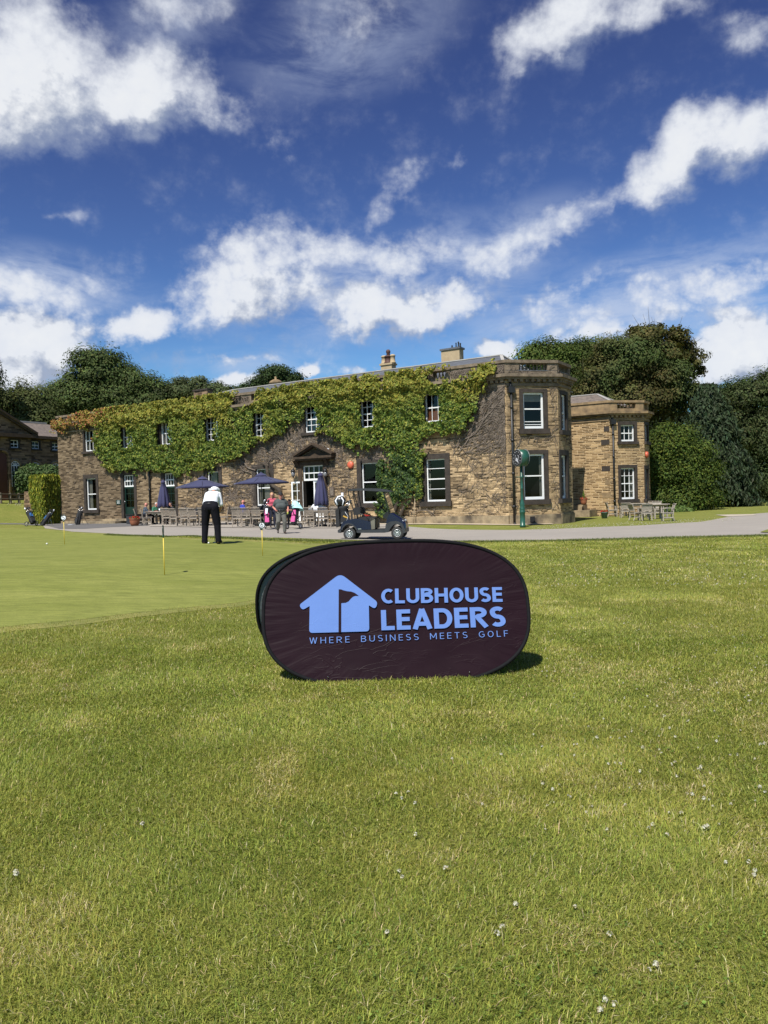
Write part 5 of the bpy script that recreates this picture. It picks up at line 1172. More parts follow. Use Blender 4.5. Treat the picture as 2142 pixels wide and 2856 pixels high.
def glyph(ch, t):
    h = t / 2; a, b = h, 1 - h
    W_ = dict(C=.66, L=.52, U=.70, B=.66, H=.71, O=.76, S=.60, E=.54, A=.76, D=.72, R=.70, W=1.0, N=.72, I=.14, M=.86, T=.64, G=.74, F=.52)[ch]
    w = W_ if t > .15 else W_ * .92
    if ch == 'I': w = t
    r = w - h; m = w / 2
    if ch == 'C': return w, [ell(m + .06, .5, m + .06 - h, .5 - h, 52, 308)]
    if ch == 'G': return w, [ell(m + .03, .5, m + .03 - h, .5 - h, 50, 320), [(r, .5), (r, .16)], [(m + .04, .5), (r + h, .5)]]
    if ch == 'O': return w, [ell(m, .5, m - h, .5 - h, 0, 360, 28)]
    if ch == 'L': return w, [[(h, 0), (h, 1)], [(t, h), (w, h)]]
    if ch == 'U': return w, [[(h, 1), (h, .36)] + ell(m, .36, m - h, .36 - h, 180, 360)[1:] + [(r, 1)]]
    if ch == 'H': return w, [[(h, 0), (h, 1)], [(r, 0), (r, 1)], [(t, .52), (r - h, .52)]]
    if ch == 'E': return w, [[(h, 0), (h, 1)], [(t, b), (w, b)], [(t, a), (w, a)], [(t, .52), (w * .95, .52)]]
    if ch == 'F': return w, [[(h, 0), (h, 1)], [(t, b), (w, b)], [(t, .50), (w * .92, .50)]]
    if ch == 'T': return w, [[(0, b), (w, b)], [(m, 0), (m, 1 - t)]]
    if ch == 'B': 
        q = w - h
        return w, [[(h, 0), (h, 1)], [(t, b)] + ell(q - .25, .76, .22, .24 - h, 90, -90) + [(t, .52)], [(t, .52)] + ell(q - .24, (.52 + a) / 2, .24, (.52 - a) / 2, 90, -90) + [(t, a)]]
    if ch == 'D': return w, [[(h, 0), (h, 1)], [(t, b)] + ell(m - .02, .5, r - m + .02, .5 - h, 90, -90, 18) + [(t, a)]]
    if ch == 'R': return w, [[(h, 0), (h, 1)], [(t, b)] + ell(r - .27, .73, .23, .27 - h, 90, -90) + [(t, .46)], [(m - .04, .46), (r + .02, 0)]]
    if ch == 'S': return w, [ell(m, .74, m - h, .26 - h, 35, 180, 9) + ell(m, .74, m - h, .74 - .5, 180, 262, 6)[1:] + ell(m, .26, m - h, .50 - .26, 82, 0, 6) + ell(m, .26, m - h, .26 - h, 0, -148, 9)[1:]]
    if ch == 'A': return w, [[(h * .9, 0), (m, 1)], [(w - h * .9, 0), (m, 1)], [(w * .24, .26), (w * .76, .26)]]
    if ch == 'W': return w, [[(h, 1), (w * .27, 0)], [(w * .27, 0), (m, 1)], [(m, 1), (w * .73, 0)], [(w * .73, 0), (w - h, 1)]]
    if ch == 'N': return w, [[(h, 0), (h, 1)], [(r, 0), (r, 1)], [(h, 1), (r, 0)]]
    if ch == 'M': return w, [[(h, 0), (h, 1)], [(r, 0), (r, 1)], [(h, 1), (m, .25)], [(m, .25), (r, 1)]]
    if ch == 'I': return w, [[(h, 0), (h, 1)]]
def ribbon(mb, pts, wd, y, mat, T2=lambda p: p):
    """flat stroke of a letter, butt ended"""
    P_ = [Vector(p) for p in pts]; L, Rr = [], []
    for i, p in enumerate(P_):
        d0 = (P_[i] - P_[i - 1]).normalized() if i else None; d1 = (P_[i + 1] - P_[i]).normalized() if i < len(P_) - 1 else None
        closed = (P_[0] - P_[-1]).length < 1e-5
        if closed and i == 0: d0 = (P_[-1] - P_[-2]).normalized()
        if closed and i == len(P_) - 1: d1 = (P_[1] - P_[0]).normalized()
        d = (d0 or d1) + (d1 or d0); d.normalize(); n = Vector((-d.y, d.x)); k = 1 / max(.5, n.dot(Vector((-(d0 or d1).y, (d0 or d1).x))))
        L.append(p + n * wd / 2 * k); Rr.append(p - n * wd / 2 * k)
    vs = []
    for a, b in zip(L, Rr):
        a, b = T2(a), T2(b); vs += [(a[0], y, a[1]), (b[0], y, b[1])]
    mb.add(vs, [(2 * i, 2 * i + 1, 2 * i + 3, 2 * i + 2) for i in range(len(P_) - 1)], mat)
# logo drawn in the panel's own plane; u, v from a close view whose centre is the panel's centre
KB = 2.16 / 1448.0 * 1.015
def uv_(x, y):
    dx, dy = x - 836, y - 466; return ((dx - .0285 * dy) * KB, -(dy + .0285 * dx) * KB * 1.035)
def text(mb, s, p0, p1, hgt, t, gap, space=.5):
    """letters set from baseline point p0 to p1"""
    P_ = [(c, *glyph(c, t)) if c != ' ' else (c, space, []) for c in s]
    tot = sum(g[1] for g in P_) + gap * (len(P_) - 1); a, b = Vector(uv_(*p0)), Vector(uv_(*p1)); L = (b - a).length; ex = (b - a) / L; ey = Vector((-ex.y, ex.x)); kx = L / tot; x = 0; i = 0
    for c, w, st in P_:
        for s_ in st:
            i += 1; ribbon(mb, s_, t, -.0040 - .00025 * (i % 5), PRINT, lambda p: a + ex * ((p[0] + x) * kx) + ey * (p[1] * hgt * KB))
        x += w + gap
m = MB(); text(m, 'CLUBHOUSE', (752, 421), (1437, 413), 84, .195, .085); m.build('word_clubhouse', fp_, TF, fixn=False)
m = MB(); text(m, 'LEADERS', (752, 566), (1449, 547), 113, .200, .08); m.build('word_leaders', fp_, TF, fixn=False)
m = MB(); text(m, 'WHERE BUSINESS MEETS GOLF', (353, 637), (1458, 601), 34, .095, .38, .6); m.build('tagline', fp_, TF, fixn=False)
def rounded(pts, r=12, n=5):
    out = []; N_ = len(pts)
    for i in range(N_):
        a, b, c = Vector(pts[i - 1]), Vector(pts[i]), Vector(pts[(i + 1) % N_]); rr = r if len(pts[i]) < 3 else pts[i][2]; b = Vector(pts[i][:2]); a = Vector(pts[i - 1][:2]); c = Vector(pts[(i + 1) % N_][:2])
        d0, d1 = (a - b).normalized(), (c - b).normalized(); rr = min(rr, (a - b).length * .48, (c - b).length * .48); p, q = b + d0 * rr, b + d1 * rr
        for k in range(n + 1):
            t = k / n; out.append(tuple(p * (1 - t) ** 2 + b * 2 * t * (1 - t) + q * t * t))
    return out
hs_ = rounded([(520, 254, 34), (733, 414, 30), (718, 452, 26), (682, 430, 4), (684, 571, 18), (350, 579, 20), (350, 433, 4), (310, 456, 26), (290, 428, 30)])
m = MB(); m.prism([uv_(*p) for p in hs_], -.0042, -.0036, PRINT); lg = m.build('house_logo', fp_, TF)
fl = [(512, 342), (527, 343)] + [(536, 347), (560, 353), (582, 355), (600, 361), (614, 370), (625, 379), (606, 378), (592, 383), (580, 394), (568, 408), (552, 416), (527, 418)] + [(528, 577), (513, 578)]
m = MB(); m.prism([uv_(*p) for p in fl], -.0062, -.0052, MAROON); m.build('flag_mark', lg, TF)
m = MB()
for s in (-.42, .42):
    m.tube([(s * 1.4, .02, .0), (s * 1.4, .03, .05), (s * 1.4, .0, .07)], .004, STEEL, 6)
m.build('ground_peg', ban)

# ------------------------------------------------------------------ putting green: hole markers, balls
def marker(px, py, top_y, face, label, digit, lean=0.0):
    g_ = gp(px, py); ht = (at(px - 3, top_y, g_.y).z - g_.z)
    t = thing('hole_marker', label, 'golf marker', g_ + Vector((0, 0, .02)), face, 'hole markers on the putting green'); k = ht / .86
    T = WM[t.name] @ Matrix.Rotation(lean, 4, 'Y')
    m = MB(); m.tube([(0, 0, -.05), (0, 0, .67 * k)], .0085, YELLOW, 8); m.build('pin', t, T)
    m = MB(); m.tube([(0, 0, .645 * k), (0, 0, .70 * k)], .014, POSTGREEN, 8); n = 24; zc = .775 * k; rr = .076 * k
    m.tube([(0, 0, .69 * k)] + [(rr * math.cos(R(-60 + 300 * i / n)), 0, zc + rr * 1.05 * math.sin(R(-60 + 300 * i / n))) for i in range(n + 1)] + [(0, 0, .69 * k)], .0085, M('dark green marker frame', (.010, .030, .020), None, 6, .3), 6); m.build('frame', t, T)
    d = MB(); Tq = Matrix.Rotation(R(90), 3, 'X'); d.lathe([(.066 * k, -.005), (.066 * k, .005)], TOWELW, 22, (0, 0, zc - .012), Tq, False); do = d.build('disc', t, T)
    e = MB(); six = [(.02, .62), (-.10, .30)] + ell(.0, -.05, .22, .24, 165, 525, 20) if digit == 6 else [(.2, .5), (-.18, .5), (-.2, .08)] + ell(-.02, -.12, .22, .22, 120, -140, 14)
    for y_ in (-.0062, .0062): ribbon(e, [(p[0], p[1]) for p in six], .10, y_, BLACKM, lambda p: (p[0] * .13 * k * (1 if y_ < 0 else -1), p[1] * .13 * k + zc - .014))
    e.build('numeral', do, T, fixn=False)
    return t
marker(459, 1605, 1468, R(100), 'yellow pin marker closest to the camera with its green hoop turned edge on', 6, R(.5))
marker(732.5, 1551, 1457, R(6), 'yellow pin marker with white disc reading 6 beside the walking golfer', 6, R(.3))
marker(180, 1519.5, 1437, R(-4), 'distant yellow pin marker with white disc by the single golf bag', 5, R(.1))
def ball(px, py, label):
    g_ = gp(px, py); m = MB(); m.sphere((0, 0, .0213), .0213 * 1.12, M('golf ball white', (.82, .82, .80), None, 9, .3), 12, 8)
    tag(m.build('golf_ball', None, Matrix.Translation(g_ + Vector((0, 0, .008)))), label, 'golf ball')
ball(131, 1519.5, 'white golf ball lying near the distant pin marker'); ball(582, 1517.0, 'white golf ball at the putter head between the golfer\'s feet')

# ------------------------------------------------------------------ people
def capsule(mb, p0, r0, p1, r1, n=14):
    p0, p1 = Vector(p0), Vector(p1); d = p1 - p0; L = d.length
    if L < 1e-6: mb.sphere(p0, r0, None, n, 8); return
    T = d.to_track_quat('Z', 'Y').to_matrix(); prof = [(max(1e-4, r0 * math.sin(a)), -r0 * math.cos(a)) for a in [math.pi / 2 * i / 5 for i in range(6)]] + [(max(1e-4, r1 * math.cos(a)), L + r1 * math.sin(a)) for a in [math.pi / 2 * i / 5 for i in range(6)]]
    mb.lathe(prof, None, n, p0, T)
def hand(caps, w, d, nrm, s=1.0, curl=.6, mat=None):
    """palm, four unequal bent fingers and a thumb off the side, from wrist w along d, fingers curling towards nrm"""
    w, d, nrm = Vector(w), Vector(d).normalized(), Vector(nrm).normalized(); sd = d.cross(nrm).normalized(); mat = mat or SKIN
    caps.append((w, .026 * s, w + d * .05 * s, .030 * s, mat)); k = w + d * .085 * s
    caps.append((w + d * .03 * s + sd * .018 * s, .020 * s, k + sd * .024 * s, .015 * s, mat)); caps.append((w + d * .03 * s - sd * .018 * s, .020 * s, k - sd * .024 * s, .015 * s, mat))
    for i, (o, l) in enumerate(((-.032, .072), (-.011, .082), (.011, .078), (.032, .060))):
        a = k + sd * o * s; f1 = (d + nrm * curl * .6).normalized(); f2 = (d * (1 - curl) + nrm * curl * 1.3).normalized(); b = a + f1 * l * .5 * s; caps.append((a, .0105 * s, b, .0095 * s, mat)); caps.append((b, .0095 * s, b + f2 * l * .5 * s, .008 * s, mat))
    t0 = w + d * .03 * s - sd * .03 * s; t1 = t0 + (d * .5 - sd * .7 + nrm * .3).normalized() * .038 * s; caps.append((t0, .014 * s, t1, .012 * s, mat)); caps.append((t1, .012 * s, t1 + (d + nrm * .4).normalized() * .032 * s, .0095 * s, mat))
def body(parent_thing, caps, vox=.012, ells=(), name='body'):
    """one continuous surface round the limbs; every face takes the material of the limb nearest to it"""
    mb = MB()
    for c in caps: capsule(mb, *c[:4])
    for c, r, mt in ells: mb.sphere(c, r, None, 16, 12)
    me = bpy.data.meshes.new('tmp'); me.from_pydata(mb.v, [], mb.f); bm = bmesh.new(); bm.from_mesh(me); bmesh.ops.recalc_face_normals(bm, faces=bm.faces); bm.to_mesh(me); bm.free()
    o = bpy.data.objects.new('tmp', me); COL.objects.link(o)
    r = o.modifiers.new('r', 'REMESH'); r.mode = 'VOXEL'; r.voxel_size = vox; s = o.modifiers.new('s', 'SMOOTH'); s.iterations = 3; s.factor = .5
    dg = bpy.context.evaluated_depsgraph_get(); m2 = bpy.data.meshes.new_from_object(o.evaluated_get(dg)); bpy.data.objects.remove(o); bpy.data.meshes.remove(me)
    n = len(m2.polygons); cen = np.zeros(n * 3); m2.polygons.foreach_get('center', cen); cen = cen.reshape(-1, 3); best = np.full(n, 1e9); idx = np.zeros(n, int); mats = []
    prims = [(Vector(c[0]), c[1], Vector(c[2]), c[3], c[4]) for c in caps]
    for p0, r0, p1, r1, mt in prims:
        if mt not in mats: mats.append(mt)
        a, b = np.array(p0), np.array(p1); ab = b - a; L2 = max(ab @ ab, 1e-9); t = np.clip((cen - a) @ ab / L2, 0, 1); dd = np.linalg.norm(cen - a - t[:, None] * ab, axis=1) - (r0 + (r1 - r0) * t); u = dd < best; best[u] = dd[u]; idx[u] = mats.index(mt)
    for c, rr, mt in ells:
        if mt not in mats: mats.append(mt)
        rr = np.array(rr if hasattr(rr, '__len__') else (rr,) * 3); q = np.linalg.norm((cen - np.array(c)) / rr, axis=1); dd = (q - 1) * rr.min(); u = dd < best; best[u] = dd[u]; idx[u] = mats.index(mt)
    for mt in mats: m2.materials.append(mt)
    m2.polygons.foreach_set('material_index', idx.astype(np.int32)); m2.polygons.foreach_set('use_smooth', np.ones(n, bool)); m2.name = name
    return link(name, m2, parent_thing)
def head_parts(caps, ells, c, fwd, skin=SKIN, up=(0, 0, 1), s=1.0):
    """skull, jaw, nose, brow, ears, eye sockets"""
    c, f, u = Vector(c), Vector(fwd).normalized(), Vector(up).normalized(); f = (f - u * f.dot(u)).normalized(); r = f.cross(u)
    ells.append((c, (.078 * s, .090 * s, .105 * s), skin)); caps.append((c + f * .025 * s - u * .03 * s, .062 * s, c + f * .055 * s - u * .085 * s, .038 * s, skin))
    caps.append((c + f * .085 * s + u * .01 * s, .010 * s, c + f * .105 * s - u * .03 * s, .015 * s, skin))
    for k in (-1, 1): caps.append((c + r * k * .079 * s + u * .012 * s, .016 * s, c + r * k * .078 * s - u * .022 * s, .012 * s, skin)); caps.append((c + f * .078 * s + r * k * .03 * s + u * .028 * s, .013 * s, c + f * .078 * s + r * k * .042 * s + u * .026 * s, .012 * s, skin))
def face_marks(parent, c, f, skin_name='face', glasses=False, s=1.0):
    c, f = Vector(c), Vector(f).normalized(); u = Vector((0, 0, 1)); r = f.cross(u); m = MB()
    for k in (-1, 1):
        m.sphere(c + f * .083 * s + r * k * .032 * s + u * .006 * s, .011 * s, BLACKM if not glasses else BLACKM, 8, 6)
        if glasses: m.sphere(c + f * .088 * s + r * k * .034 * s + u * .006 * s, (.027, .012, .020), BLACKM, 10, 6)
    m.tube([c + f * .092 * s + r * .024 - u * .058 * s, c + f * .098 * s - u * .060 * s, c + f * .092 * s - r * .024 - u * .058 * s], .005, M('lips', (.36, .12, .10), None, 9, .5), 5); m.build('face', parent)
def cap_hat(parent, c, f, mat, s=1.0, name='cap', tilt=0.0):
    c, f = Vector(c), Vector(f).normalized(); u = Vector((0, 0, 1)) - f * tilt; u.normalize(); f = (f - u * f.dot(u)).normalized(); r = f.cross(u); B = Matrix((r, f, u)).transposed()
    m = MB(); m.lathe([(.094 * s, .015), (.096 * s, .04), (.088 * s, .085), (.06 * s, .115), (.015, .128)], mat, 16, c, B); vs = []
    for i in range(9):
        a = R(20 + 140 * i / 8); vs += [c + r * math.cos(a) * .088 * s + f * math.sin(a) * .088 * s + u * .022, c + r * math.cos(a) * .085 * s + f * (math.sin(a) * .10 + .075 * math.sin(a)) * s + u * .006]
    vs += [v + u * .008 for v in vs]; n = 9
    m.add(vs, [(2 * i, 2 * i + 1, 2 * i + 3, 2 * i + 2) for i in range(8)] + [(18 + 2 * i, 18 + 2 * i + 2, 18 + 2 * i + 3, 18 + 2 * i + 1) for i in range(8)] + [(2 * i + 1, 2 * i + 19, 2 * i + 21, 2 * i + 3) for i in range(8)], mat, True); return m.build(name, parent)
# golfer putting, seen from behind
g_ = gp(591, 1517); PK = 1.0
pt_ = thing('person', 'golfer in white polo shirt, white cap and black trousers bent over a putt', 'person', g_ + Vector((0, 0, .008)), R(-2))
WP = TOWELW; caps, ells = [], []
for s in (-1, 1):
    caps += [((s * .105, -.06, .98), .135, (s * .165, .0, .52), .098, TROUSER), ((s * .165, .0, .52), .096, (s * .185, -.03, .12), .078, TROUSER), ((s * .185, -.03, .12), .080, (s * .187, -.02, .075), .088, TROUSER),
             ((s * .188, -.06, .048), .046, (s * .205, .17, .042), .042, SHOE),
             ((s * .150, .29, 1.325), .080, (s * .205, .235, 1.13), .066, WP), ((s * .205, .235, 1.13), .067, (s * .218, .235, 1.065), .070, WP), ((s * .218, .235, 1.06), .046, (s * .215, .27, .98), .042, SKIN), ((s * .215, .27, .98), .041, (s * .07, .46, .80), .030, SKIN)]
    hand(caps, (s * .075, .455, .805), (-s * .55, .25, -.75), (-s * .8, .2, .3), 1.05, .9)
caps += [((-.065, -.05, .99), .145, (.065, -.05, .99), .145, TROUSER), ((-.07, -.01, 1.06), .135, (.07, -.01, 1.06), .135, TROUSER), ((-.07, .03, 1.125), .136, (.07, .03, 1.125), .136, WP), ((-.08, .14, 1.24), .130, (.08, .14, 1.24), .130, WP), ((-.10, .26, 1.325), .098, (.10, .26, 1.325), .098, WP), ((0, .34, 1.37), .062, (0, .41, 1.41), .058, SKIN)]
head_parts(caps, ells, (0, .455, 1.425), (0, .45, -1), up=(0, .85, .52))
body(pt_, caps, .010, ells)
m = MB(); m.lathe([(.098, -.02), (.100, .02), (.090, .065), (.06, .10), (.012, .115)], WP, 16, (0, .450, 1.435), Matrix.Rotation(R(-30), 3, 'X')); m.lathe([(.09, -.012), (.15, -.004), (.02, .006)], WP, 14, (0, .545, 1.43), Matrix.Rotation(R(-60), 3, 'X')); m.build('cap', pt_)
m = MB(); 
for s in (-1, 1): m.tube([(s * .10, -.212, .93), (s * .14, -.196, .945)], .004, BLACKM, 4)
m.tube([(-.20, -.02, 1.085), (-.10, -.138, 1.09), (0, -.165, 1.092), (.10, -.138, 1.09), (.20, -.02, 1.085)], .018, BLACKM, 6); m.build('belt', pt_)
pc = thing('putter_club', 'steel putter held by the golfer in white', 'golf club', g_ + Vector((0, 0, .008)), R(-2))
m = MB(); m.tube([(0.0, .50, .90), (-.01, .47, .66)], .014, BLACKM, 8); m.build('grip', pc); m = MB(); m.tube([(-.01, .47, .66), (-.03, .40, .03)], .006, STEEL, 6); m.build('shaft', pc); m = MB(); m.box((-.065, .36, .002), (.035, .42, .026), STEEL); m.build('club_head', pc)
# golfer walking towards the camera
g_ = gp(789, 1488.5)
wk = thing('person', 'stout man in grey green polo, grey trousers and dark cap walking across the drive', 'person', g_ + Vector((-.05, 0, .006)), R(180 + 14)); caps, ells = [], []
SH = GREYSHIRT; TR_ = GREYTROU
caps += [((-.10, -.02, .95), .135, (-.13, .10, .52), .095, TR_), ((-.13, .10, .52), .093, (-.125, .06, .13), .075, TR_), ((-.125, .04, .05), .045, (-.14, .22, .042), .040, SHOE),
         ((.10, -.02, .95), .135, (.13, .12, .54), .098, TR_), ((.13, .12, .54), .094, (.13, -.20, .23), .078, TR_), ((.13, -.26, .20), .046, (.13, -.17, .055), .040, SHOE),
         ((-.08, -.02, .98), .150, (.08, -.02, .98), .150, TR_), ((-.07, .02, 1.10), .170, (.07, .02, 1.10), .170, SH), ((-.08, .055, 1.18), .165, (.08, .055, 1.18), .165, SH), ((-.11, .01, 1.33), .135, (.11, .01, 1.33), .135, SH), ((-.13, -.02, 1.43), .085, (.13, -.02, 1.43), .085, SH), ((0, -.01, 1.47), .062, (0, .02, 1.55), .056, SKINR)]
for s, el, wr in ((-1, (-.30, .0, 1.13), (-.27, .20, .93)), (1, (.31, -.12, 1.16), (.25, .10, 1.05))):
    sh = (s * .20, -.02, 1.41); mid = tuple(sh[i] * .35 + el[i] * .65 for i in range(3)); caps += [(sh, .078, mid, .072, SH), (mid, .050, el, .046, SKINR), (el, .044, wr, .031, SKINR)]
    d = Vector(wr) - Vector(el); hand(caps, wr, d, (-s, .1, .1), 1.0, .7, M('yellow glove', (.62, .66, .10), None, 6, .7) if s < 0 else SKINR)
hc = (0, .045, 1.655); head_parts(caps, ells, hc, (-.12, 1, -.12), SKINR); body(wk, caps, .010, ells); face_marks(wk, hc, (-.12, 1, -.12)); cap_hat(wk, (0, .045, 1.672), (-.12, 1, 0), BLACKF); 
m = MB(); m.tube([(.0 + .20 * math.sin(a), .035 + .185 * math.cos(a), 1.015 + .0 * a) for a in [2 * math.pi * i / 20 for i in range(21)]], .016, BLACKM, 5); m.build('belt', wk); wk.scale = (.95, .95, .93)
def seated(px, Y, rz, label, shirt, trousers, skin=SKINR, hair=None, lean=.0, glasses=False, cap=None, look=(0, 1, -.1), dz=.0):
    p = gd(px, Y); t = thing('person', label, 'person', p + Vector((0, 0, .026 + dz)), rz); caps, ells = [], []; L = lean
    for s in (-1, 1):
        caps += [((s * .10, 0, .52), .115, (s * .13, .42, .53), .075, trousers), ((s * .13, .42, .53), .072, (s * .13, .44, .12), .055, trousers), ((s * .13, .42, .06), .042, (s * .14, .58, .045), .036, SHOE),
                 ((s * .19, .02 + L * .8, .98), .070, (s * .25, .10 + L, .80), .062, shirt), ((s * .25, .10 + L, .80), .042, (s * .26, .16 + L, .765), .040, skin), ((s * .26, .16 + L, .765), .038, (s * .13, .36 + L, .79), .028, skin)]
        hand(caps, (s * .13, .36 + L, .79), (-s * .4, .9, .0), (0, .1, -1), .95, .4, skin)
    caps += [((-.08, 0, .55), .135, (.08, 0, .55), .135, trousers), ((-.07, .01 + L * .3, .70), .140, (.07, .01 + L * .3, .70), .140, shirt), ((-.09, .02 + L * .6, .86), .132, (.09, .02 + L * .6, .86), .132, shirt), ((-.12, .02 + L * .8, 1.0), .082, (.12, .02 + L * .8, 1.0), .082, shirt), ((0, .03 + L * .9, 1.05), .055, (0, .05 + L, 1.12), .052, skin)]
    hc = (0, .07 + L, 1.215); head_parts(caps, ells, hc, look, skin); body(t, caps, .014, ells); face_marks(t, hc, look, glasses=glasses)
    if hair is not None:
        m = MB(); m.sphere((hc[0], hc[1] - .018, hc[2] + .018), (.087, .095, .105), hair, 14, 9); m.sphere((hc[0], hc[1] - .05, hc[2] - .06), (.075, .055, .09), hair, 12, 8); m.build('hair', t)
    t.scale = (.95, .95, .93)
    if cap is not None: cap_hat(t, (hc[0], hc[1], hc[2] + .018), look, cap)
    return t
BLUEGREY = M('slate blue jumper', (.060, .078, .105), None, 8, .9, .3); GREENT = M('bright green polo', (.035, .170, .095), None, 8, .85, .3); ROYAL = M('royal blue shirt', (.028, .055, .42), None, 8, .8, .3); PINKT = M('coral pink top', (.52, .085, .13), None, 8, .8, .3); NAVYT = M('navy jacket', (.016, .018, .040), None, 8, .85, .3)
seated(405, 44.8, R(-62), 'bald man in slate blue jumper sitting in profile at the table near the flower pot', BLUEGREY, TROUSER, look=(.1, 1, -.05))
seated(434, 45.5, R(-140), 'man in bright green polo leaning on the table under the furled parasol', GREENT, GREYTROU, HAIRG and SKINR, HAIRG, .10)
seated(486, 44.3, R(120), 'person in black leaning forward at the table behind the furled parasol', BLACKF, TROUSER, SKIN, BLACKF, .12)
seated(676, 39.0, R(-60), 'bald man in royal blue shirt seated between the open parasols', ROYAL, TROUSER, look=(.2, 1, -.1))
seated(744, 38.3, R(170), 'person in dark top and sunglasses seated behind the pink golf trolley', M('charcoal top', (.03, .026, .028), None, 8, .85), TROUSER, SKIN, BLACKF, .0, True)
seated(813, 38.0, R(150), 'person in navy jacket seated half hidden behind the walking man', NAVYT, TROUSER, SKIN, BLACKF, .1)
# woman in pink standing behind
p = gd(760, 36.4); wm_ = thing('person', 'woman in coral pink top with ginger blond hair standing behind the terrace chairs', 'person', p + Vector((0, 0, .026)), R(195)); caps, ells = [], []
for s in (-1, 1):
    caps += [((s * .09, 0, .90), .115, (s * .10, .02, .48), .080, NAVYT), ((s * .10, .02, .48), .076, (s * .10, -.01, .10), .050, NAVYT), ((s * .10, -.02, .045), .040, (s * .11, .14, .036), .034, SHOE), ((s * .165, .0, 1.33), .064, (s * .23, -.02, 1.10), .052, PINKT), ((s * .23, -.02, 1.10), .040, (s * .16, .20, 1.02), .027, SKIN)]
    hand(caps, (s * .16, .20, 1.02), (-s * .4, .8, .2), (0, .1, -1), .9, .5)
caps += [((-.06, 0, .95), .130, (.06, 0, .95), .130, NAVYT), ((-.06, .01, 1.08), .115, (.06, .01, 1.08), .115, PINKT), ((-.08, .02, 1.22), .115, (.08, .02, 1.22), .115, PINKT), ((-.11, 0, 1.35), .070, (.11, 0, 1.35), .070, PINKT), ((0, .0, 1.40), .048, (0, .02, 1.48), .045, SKIN)]
hc = (0, .035, 1.57); head_parts(caps, ells, hc, (.2, 1, -.2)); body(wm_, caps, .014, ells); face_marks(wm_, hc, (.2, 1, -.2))
m = MB(); m.sphere((0, .012, 1.59), (.095, .10, .105), HAIRB, 14, 9); m.sphere((0, -.03, 1.50), (.085, .06, .11), HAIRB, 12, 8); m.build('hair', wm_); wm_.scale = (.97, .97, .95)

# ------------------------------------------------------------------ terrace furniture
INW = -FN                                             # from the lawn towards the long front
def make_chair(name, label, mat, arms, loc, rz, group, solid=False):
    """slatted garden chair; the sitter looks along +Y"""
    t = thing(name, label, 'chair', loc, rz, group); w, d, hs_, hb = .25, .24, .43, .90
    def legm(sx_, back):
        m = MB(); x = sx_ * (w - .025)
        if back: m.tube([(x, -d - .05, 0), (x, -d + .02, .22), (x, -d, hs_)], .026, mat, 4, True, False); m.tube([(x, -d, hs_), (x, -d - .02, .62), (x, -d - .10, hb)], .024, mat, 4, True, False)
        else: m.bar((x, d - .03, 0), (x, d - .03, hs_ + (.22 if arms else 0)), .045, .045, mat)
        return m.build('leg', t)
    for sx_ in (-1, 1): legm(sx_, False); legm(sx_, True)
    m = MB()
    for i in range(6): y = -d + .03 + i * .085; m.box((-w - .01, y, hs_ - .012), (w + .01, y + .07, hs_ + .012), mat)
    m.box((-w + .02, d - .05, hs_ - .07), (w - .02, d - .02, hs_ - .014), mat); m.box((-w + .02, -d, hs_ - .07), (w - .02, -d + .03, hs_ - .014), mat)
    for sx_ in (-1, 1): m.box((sx_ * (w - .03) - .012, -d + .03, hs_ - .07), (sx_ * (w - .03) + .012, d - .05, hs_ - .014), mat)
    m.build('seat', t)
    m = MB(); n = 9
    def P_(x, f): return Vector((x, -d - .01 - .095 * f ** 1.4, hs_ + .08 + (hb - hs_ - .08) * f))
    m.bar(P_(-w, .97), P_(w, .97), .075, .03, mat, (0, 0, 1)); m.bar(P_(-w + .03, .03), P_(w - .03, .03), .06, .026, mat, (0, 0, 1))
    for i in range(n):
        x = -w + .055 + (2 * w - .11) * i / (n - 1); ww = .05 if solid else .030
        m.bar(P_(x, .06), P_(x, .5), ww, .016, mat, (0, 1, 0)); m.bar(P_(x, .5), P_(x, .93), ww, .016, mat, (0, 1, 0))
    m.build('backrest', t)
    m = MB(); m.box((-w + .03, -.015, .16), (w - .03, .015, .20), mat)
    for sx_ in (-1, 1): m.box((sx_ * (w - .025) - .014, -d, .155), (sx_ * (w - .025) + .014, d - .05, .205), mat)
    m.build('stretcher', t)
    if arms:
        for sx_ in (-1, 1):
            m = MB(); x = sx_ * (w + .005); m.bar((x, -d - .02, .665), (x, .0, .68), .055, .026, mat); m.bar((x, .0, .68), (x, d, .655), .055, .026, mat); m.build('armrest', t)
    return t
def make_table(name, label, mat, L, Wd, loc, rz, group, round_=False):
    t = thing(name, label, 'table', loc, rz, group); m = MB()
    if round_: m.lathe([(L / 2 - .01, .70), (L / 2, .71), (L / 2, .735), (L / 2 - .01, .74)], mat, 28, smooth=False)
    else:
        n = 7
        for i in range(n): y = -Wd / 2 + Wd * i / n; m.box((-L / 2, y, .70), (L / 2, y + Wd / n - .012, .735), mat)
    m.build('tabletop', t); m = MB(); k = .68 if round_ else 1
    m.box((-L / 2 * k + .06, -Wd / 2 * k + .05, .62), (L / 2 * k - .06, -Wd / 2 * k + .08, .698), mat); m.box((-L / 2 * k + .06, Wd / 2 * k - .08, .62), (L / 2 * k - .06, Wd / 2 * k - .05, .698), mat)
    m.box((-L / 2 * k + .06, -Wd / 2 * k + .08, .62), (-L / 2 * k + .09, Wd / 2 * k - .08, .698), mat); m.box((L / 2 * k - .09, -Wd / 2 * k + .08, .62), (L / 2 * k - .06, Wd / 2 * k - .08, .698), mat); m.build('apron', t)
    for a in (-1, 1):
        for b in (-1, 1):
            m = MB(); m.box((a * (L / 2 * k - .09) - .035, b * (Wd / 2 * k - .09) - .035, 0), (a * (L / 2 * k - .09) + .035, b * (Wd / 2 * k - .09) + .035, .70), mat); m.build('leg', t)
    return t
